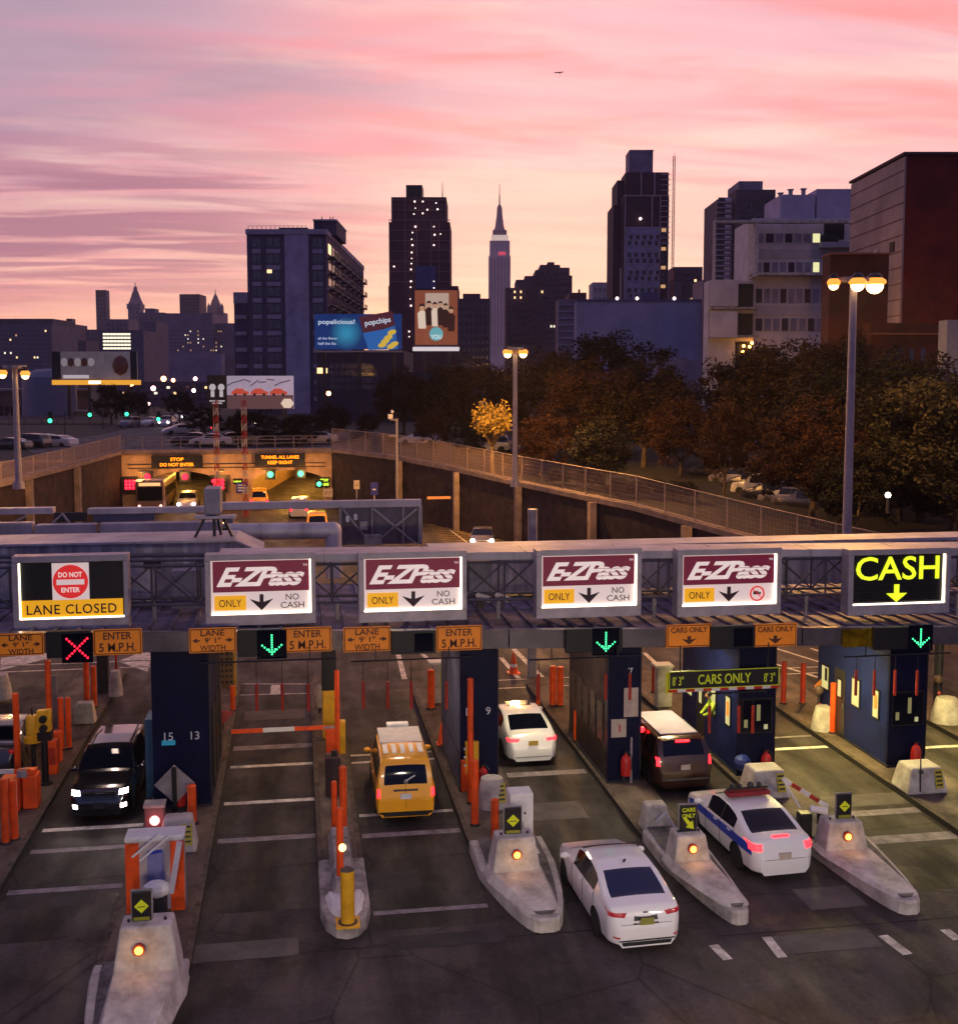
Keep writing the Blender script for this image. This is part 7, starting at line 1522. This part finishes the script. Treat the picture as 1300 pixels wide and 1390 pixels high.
# ---- rear sign bridge, duct, antenna box
rg = thing('rear_gantry', 'second sign bridge seen from behind with bare backs of panels at left', 'gantry', (0, 44, 0))
def rbar(nm, x0, y0, x1, y1, dy=0, th=.5, m_=None, Y=44):
    A, B_ = D(x0, y0, Y), D(x1, y1, Y); return MB().box(A.x,dy,min(A.z,B_.z),B_.x,dy+th,max(A.z,B_.z)).build(nm, m_ or M['beam'], rg, bevel=.02)
rbar('beam', -200, 714, 44, 728); rbar('beam', 47, 713, 130, 728); rbar('beam', 135, 711, 300, 725); rbar('beam', -200, 697, 66, 701, .8); rbar('beam', 113, 694, 275, 699, .8); rbar('beam', 283, 686, 575, 691, .8, .4)
rbar('lower_rail', -200, 730, 340, 734, .6, .3, M['dark']); rbar('panel_back', 66, 700, 112, 712, 1.0, .1, M['dark']); rbar('panel_back', 120, 700, 205, 711, 1.0, .1, mat('panel_blue', (.07,.08,.20), .5))
rbar('panel_back', 462, 691, 575, 742, .9, .12, mat('panel_back_grey', (.15,.12,.15), .6, noise=.2)); rbar('panel_frame', 570, 690, 576, 742, .7, .2, M['steel']); rbar('panel_frame', 461, 690, 465, 742, .7, .2, M['steel']); rbar('panel_frame', 505, 690, 508, 742, .75, .1, M['steel']); rbar('panel_frame', 548, 690, 551, 742, .75, .1, M['steel'])
q = MB(); 
for a, c in (((466,693),(505,742)),((568,693),(508,742)),((508,693),(568,742)),((30,703),(12,712)),((66,713),(80,700)),((90,713),(80,700))):
    A, B_ = D(*a, 44), D(*c, 44); q.bar((A.x,.65,A.z),(B_.x,.65,B_.z),.07)
q.build('brace', M['steel'], rg)
rbar('junction_box', 495, 728, 519, 742, .4, .25, M['conc']); rbar('junction_box', 489, 710, 500, 722, .5, .2, M['steel']); rbar('junction_box', 470, 703, 475, 711, .5, .1, M['white']); rbar('junction_box', 481, 700, 486, 708, .5, .1, M['white'])
for x in (-12, -2.6, 9.4): MB().cyl((x,1.3,0.0),(x,1.3,7.0),.2,n=10).build('column', M['steel'], rg)
P0, P1_ = D(310, 722, 41), D(452, 720, 41); t = thing('duct', 'fat pale pipe duct with an elbow behind the first lit toll sign', 'duct', P0)
V1 = P1_-P0; MB().cyl((0,0,0),V1,.30,n=18).build('pipe', M['beam'], t, smooth=True); MB().ball(tuple(V1), .31, 14).build('elbow', M['beam'], t, smooth=True); MB().cyl(V1,(V1.x+.02,0,-1.7),.30,n=18).build('drop_pipe', M['beam'], t, smooth=True)
for k in (.3,.7): MB().cyl(V1*k,V1*(k+.012),.33,n=18).build('flange', M['steel'], t)
P0 = D(290, 703, 38.2); t = thing('antenna_box', 'tall grey box on splayed legs standing on the canopy beside the duct', 'antenna', P0); MB().box(-.30,0,.1,.22,1.2,.95).build('body', M['steel'], t, bevel=.03); MB().box(-.6,-.1,-.02,.7,.5,.06).build('platform', M['beam'], t)
zb_ = zf(-1)+.4-P0.z; q = MB(); q.bar((-.3,.1,0),(-1.6,-.3,zb_),.08).bar((.3,.1,0),(1.5,-.3,zb_),.08).bar((0,.2,0),(0,.2,zb_),.10).bar((.1,.3,0),(.5,1.0,zb_),.08); q.build('leg', M['dark'], t)

# ================================================================== road markings and lane surfaces
def quadpx(pts, z, m_, name='lane_marking'):
    P = [G(x, y, z) for x, y in pts]; return MB().add(P, [tuple(range(len(P)))]).build(name, m_, kind='structure')
for i, (xa, xb) in enumerate(((-12.1,-9.1),(-7.1,-4.24),(-2.3,.4),(1.52,4.3),(6.15,8.9),(10.25,12.95),(14.6,17.4),(19.55,22.0))): c_ = (xa+xb)/2; MB().add([(xa-c_,24.6+(i%3)*.7,0),(xb-c_,24.6+(i%3)*.7,0),(xb-c_,44.6,0),(xa-c_,44.6,0)], [(0,1,2,3)]).build('lane_pavement', MATS['lane_concrete'], loc=(c_,0,.004), kind='structure')
mk = MB()
def stripe(b, x0, y0, x1, y1, w_, z=.009):
    a, c = G(x0, y0, z), G(x1, y1, z); d = (c-a).normalized(); n = Vector((-d.y, d.x, 0))*w_/2; b.add([a-n, a+n, c+n, c-n], [(0,1,2,3)])
wl = MB(); dl = MB(); yl = MB()
for a in ((314,928.5,424,928.5,.10),(311,944,424,941,.10)): stripe(wl, *a)
wl.add([G(368,930,.013), G(380,930,.013), G(381,942,.013), G(367,942,.013)], [(0,1,2,3)])
def lane_line(b, Y, xa, xb, w_=.16, z=.009): b.add([(xa,Y-w_/2,z),(xb,Y-w_/2,z),(xb,Y+w_/2,z),(xa,Y+w_/2,z)], [(0,1,2,3)])
def yat(x, y): return G(x, y, 0).y
for y_, b, w_ in ((1014,dl,.45),(1039,wl,.24),(1088,wl,.24),(1138,dl,.30)): lane_line(b, yat(375, y_), -2.2, .38, w_)
for y_, b, w_ in ((1012,dl,.3),(1036,dl,.22),(1124,wl,.24),(1152,dl,.26),(1205,dl,.25)): lane_line(b, yat(130, y_), -6.95, -4.3, w_)
for y_, b, w_ in ((1024,wl,.16),(1034,wl,.16),(1106,wl,.2),(1134,dl,.3),(1240,dl,.2)): lane_line(b, yat(520, y_), 1.6, 4.25, w_)
for y_, b, w_ in ((1016,wl,.22),(1000,dl,.16),(1110,dl,.4),(1148,dl,.5)): lane_line(b, yat(1085, y_), 14.7, 17.35, w_)
for y_, b, w_ in ((1014,wl,.22),): lane_line(b, yat(1280, y_), 19.6, 21.95, w_)
for y_, b, w_ in ((1048,dl,.4),): lane_line(b, yat(780, y_), 6.3, 8.8, w_)
lane_line(wl, yat(720,922), 6.2, 14, .10); lane_line(wl, yat(720,933), 6.2, 14, .10); lane_line(wl, yat(100,909), -22, -4.2, .14); lane_line(wl, yat(100,900.5), -22, -4.2, .14)
lane_line(wl, yat(1100,906), 15, 24, .10); lane_line(wl, yat(1100,914), 15, 24, .10)
for a in ((697,881,742,926,.24),(540,887,549,922,.22),(569,884,592,905,.20),(680,893,704,921,.2),(874,886,895,905,.2),(1003,886,1118,922,.18),(1052,880,1142,908,.14),(1010,903,1042,921,.3),(1100,880,1150,897,.14),
          (968,1283,988,1303,.22),(1040,1272,1062,1300,.22),(1198,1270,1232,1296,.24),(1282,1262,1300,1276,.24),(590,704,640,741,.14),(650,716,720,742,.14)): stripe(wl, *a)
for k in range(9): stripe(yl, 580+k*3, 713+k*3.2, 640+k*8, 716+k*3.4, .16)
stripe(yl, 578, 710, 700, 743, .18); stripe(yl, 578, 703, 740, 740, .14)
wl.add([G(160,898,.009), G(190,886,.009), G(208,886,.009), G(200,912,.009), G(165,920,.009)], [(0,1,2,3)]); wl.add([G(1,893,.009), G(70,886,.009), G(90,888,.009), G(0,910,.009)], [(0,1,2,3)])
wl.build('lane_marking', M['line'], kind='structure'); dl.build('worn_marking', M['dull'], kind='structure'); yl.build('hatch_marking', M['yline'], kind='structure')
for i, (x, y, w_, h_, m_) in enumerate(((2.1,27.2,1.5,1.0,0),(7.0,31.0,1.9,1.3,1),(12.3,24.6,1.4,1.1,1),(16.0,27.6,2.3,1.2,0),(16.2,30.4,2.4,.9,1),(-1.2,24.2,2.2,.8,1),(-5.8,27.5,2.0,1.1,0),(20.8,30.2,1.8,1.4,0),(6.9,38.8,1.7,2.2,1),(3.1,24.0,2.6,.6,0),(11.2,22.6,2.4,.8,1),(-.9,41.8,2.2,1.2,1),(18.2,22.9,2.6,1.0,0))):
    MB().add([(-w_/2,-h_/2,0),(w_/2,-h_/2,0),(w_/2,h_/2,0),(-w_/2,h_/2,0)], [(0,1,2,3)]).build('road_patch', mat('patch_pale', (.095,.083,.075), .85, noise=.35, nscale=1.5, bump=.3, c2=(.06,.05,.05)) if m_ else mat('patch_dark', (.030,.025,.027), .8, noise=.3, nscale=1.5, bump=.3), loc=(x,y,.0065), kind='structure')
# lamps of the footbridge the picture is taken from: their light falls on the car tails and the concrete noses
fb = thing('footbridge_lamp_rail', 'footbridge lamp rail behind the camera carrying four warm strip lamps', 'lamp rail', (7, 1.6, 9.2)); MB().bar((-13,0,.3),(13,0,.3),.12).build('rail', M['steel'], fb)
for x in (-9,-3,3,9):
    MB().box(x-.7,-.12,0,x+.7,.12,.2).build('housing', M['steel'], fb); MB().box(x-.65,-.08,-.05,x+.65,.08,-.003).build('lens', emi('bridge_lens', (1,.82,.62), 5), fb)
    l = lamp('SPOT', (x,.1,-.15), 3000, (1,.80,.60), .35, parent=fb, spot=R(64), blend=.9); l.rotation_euler = (R(68),0,0)
# lines on the approach in front of the plaza
ns = MB()
for i, (x0, y0, x1, y1) in enumerate(((-1,23.9,9,23.9),(9,23.2,21,23.2))): ns.add([(x0,y0-.02,.005),(x1,y1-.02,.005),(x1,y1+.03,.005),(x0,y0+.03,.005)], [(0,1,2,3)])
ns.build('pavement_joint', M['curb'], kind='structure')
# signs and bits on the right retaining wall
for lb_, x0, y0, x1, y1, m_, Y in (('small pale notice on the right retaining wall near the tunnel',480,652,488,664,M['cream'],98),('small blue round sign near the tunnel wall at right',503,655,513,672,mat('sign_blue',0),96)):
    A, B_ = D(x0,y0,Y), D(x1,y1,Y); t = thing('wall_sign', lb_, 'sign', (A.x, Y, B_.z)); MB().box(0,0,0,B_.x-A.x,.05,A.z-B_.z).build('panel', m_, t, bevel=.02); MB().bar(((B_.x-A.x)/2,.1,0),((B_.x-A.x)/2,.1,-B_.z),.1).build('post', M['steel'], t); MB().box((B_.x-A.x)*.3,-.01,(A.z-B_.z)*.4,(B_.x-A.x)*.7,-.001,(A.z-B_.z)*.5).build('mark', M['white'] if 'blue' in lb_ else M['black'], t)
A = D(580, 676, 92); t = thing('strip_light', 'orange lit strip on the right retaining wall', 'light fixture', A); MB().box(0,0,-.1,1.9,.2,.1).build('tube', emi('strip_orange', (.8,.25,.05), .6), t); MB().box(-.1,.05,-.15,2.0,.25,-.105).build('housing', M['dark'], t)
# ================================================================== thin evening haze over the city
hb = MB().box(-2600,-120,-1.5,2600,3200,470).build('haze', None, kind='stuff')
hm_ = bpy.data.materials.new('haze'); hm_.use_nodes = True; t_ = hm_.node_tree
for n in list(t_.nodes): t_.nodes.remove(n)
o_ = t_.nodes.new('ShaderNodeOutputMaterial'); v_ = t_.nodes.new('ShaderNodeVolumePrincipled'); v_.inputs['Color'].default_value = (.82,.78,.90,1); v_.inputs['Density'].default_value = .00012; v_.inputs['Anisotropy'].default_value = .3
t_.links.new(v_.outputs[0], o_.inputs['Volume']); hb.data.materials.clear(); hb.data.materials.append(hm_)
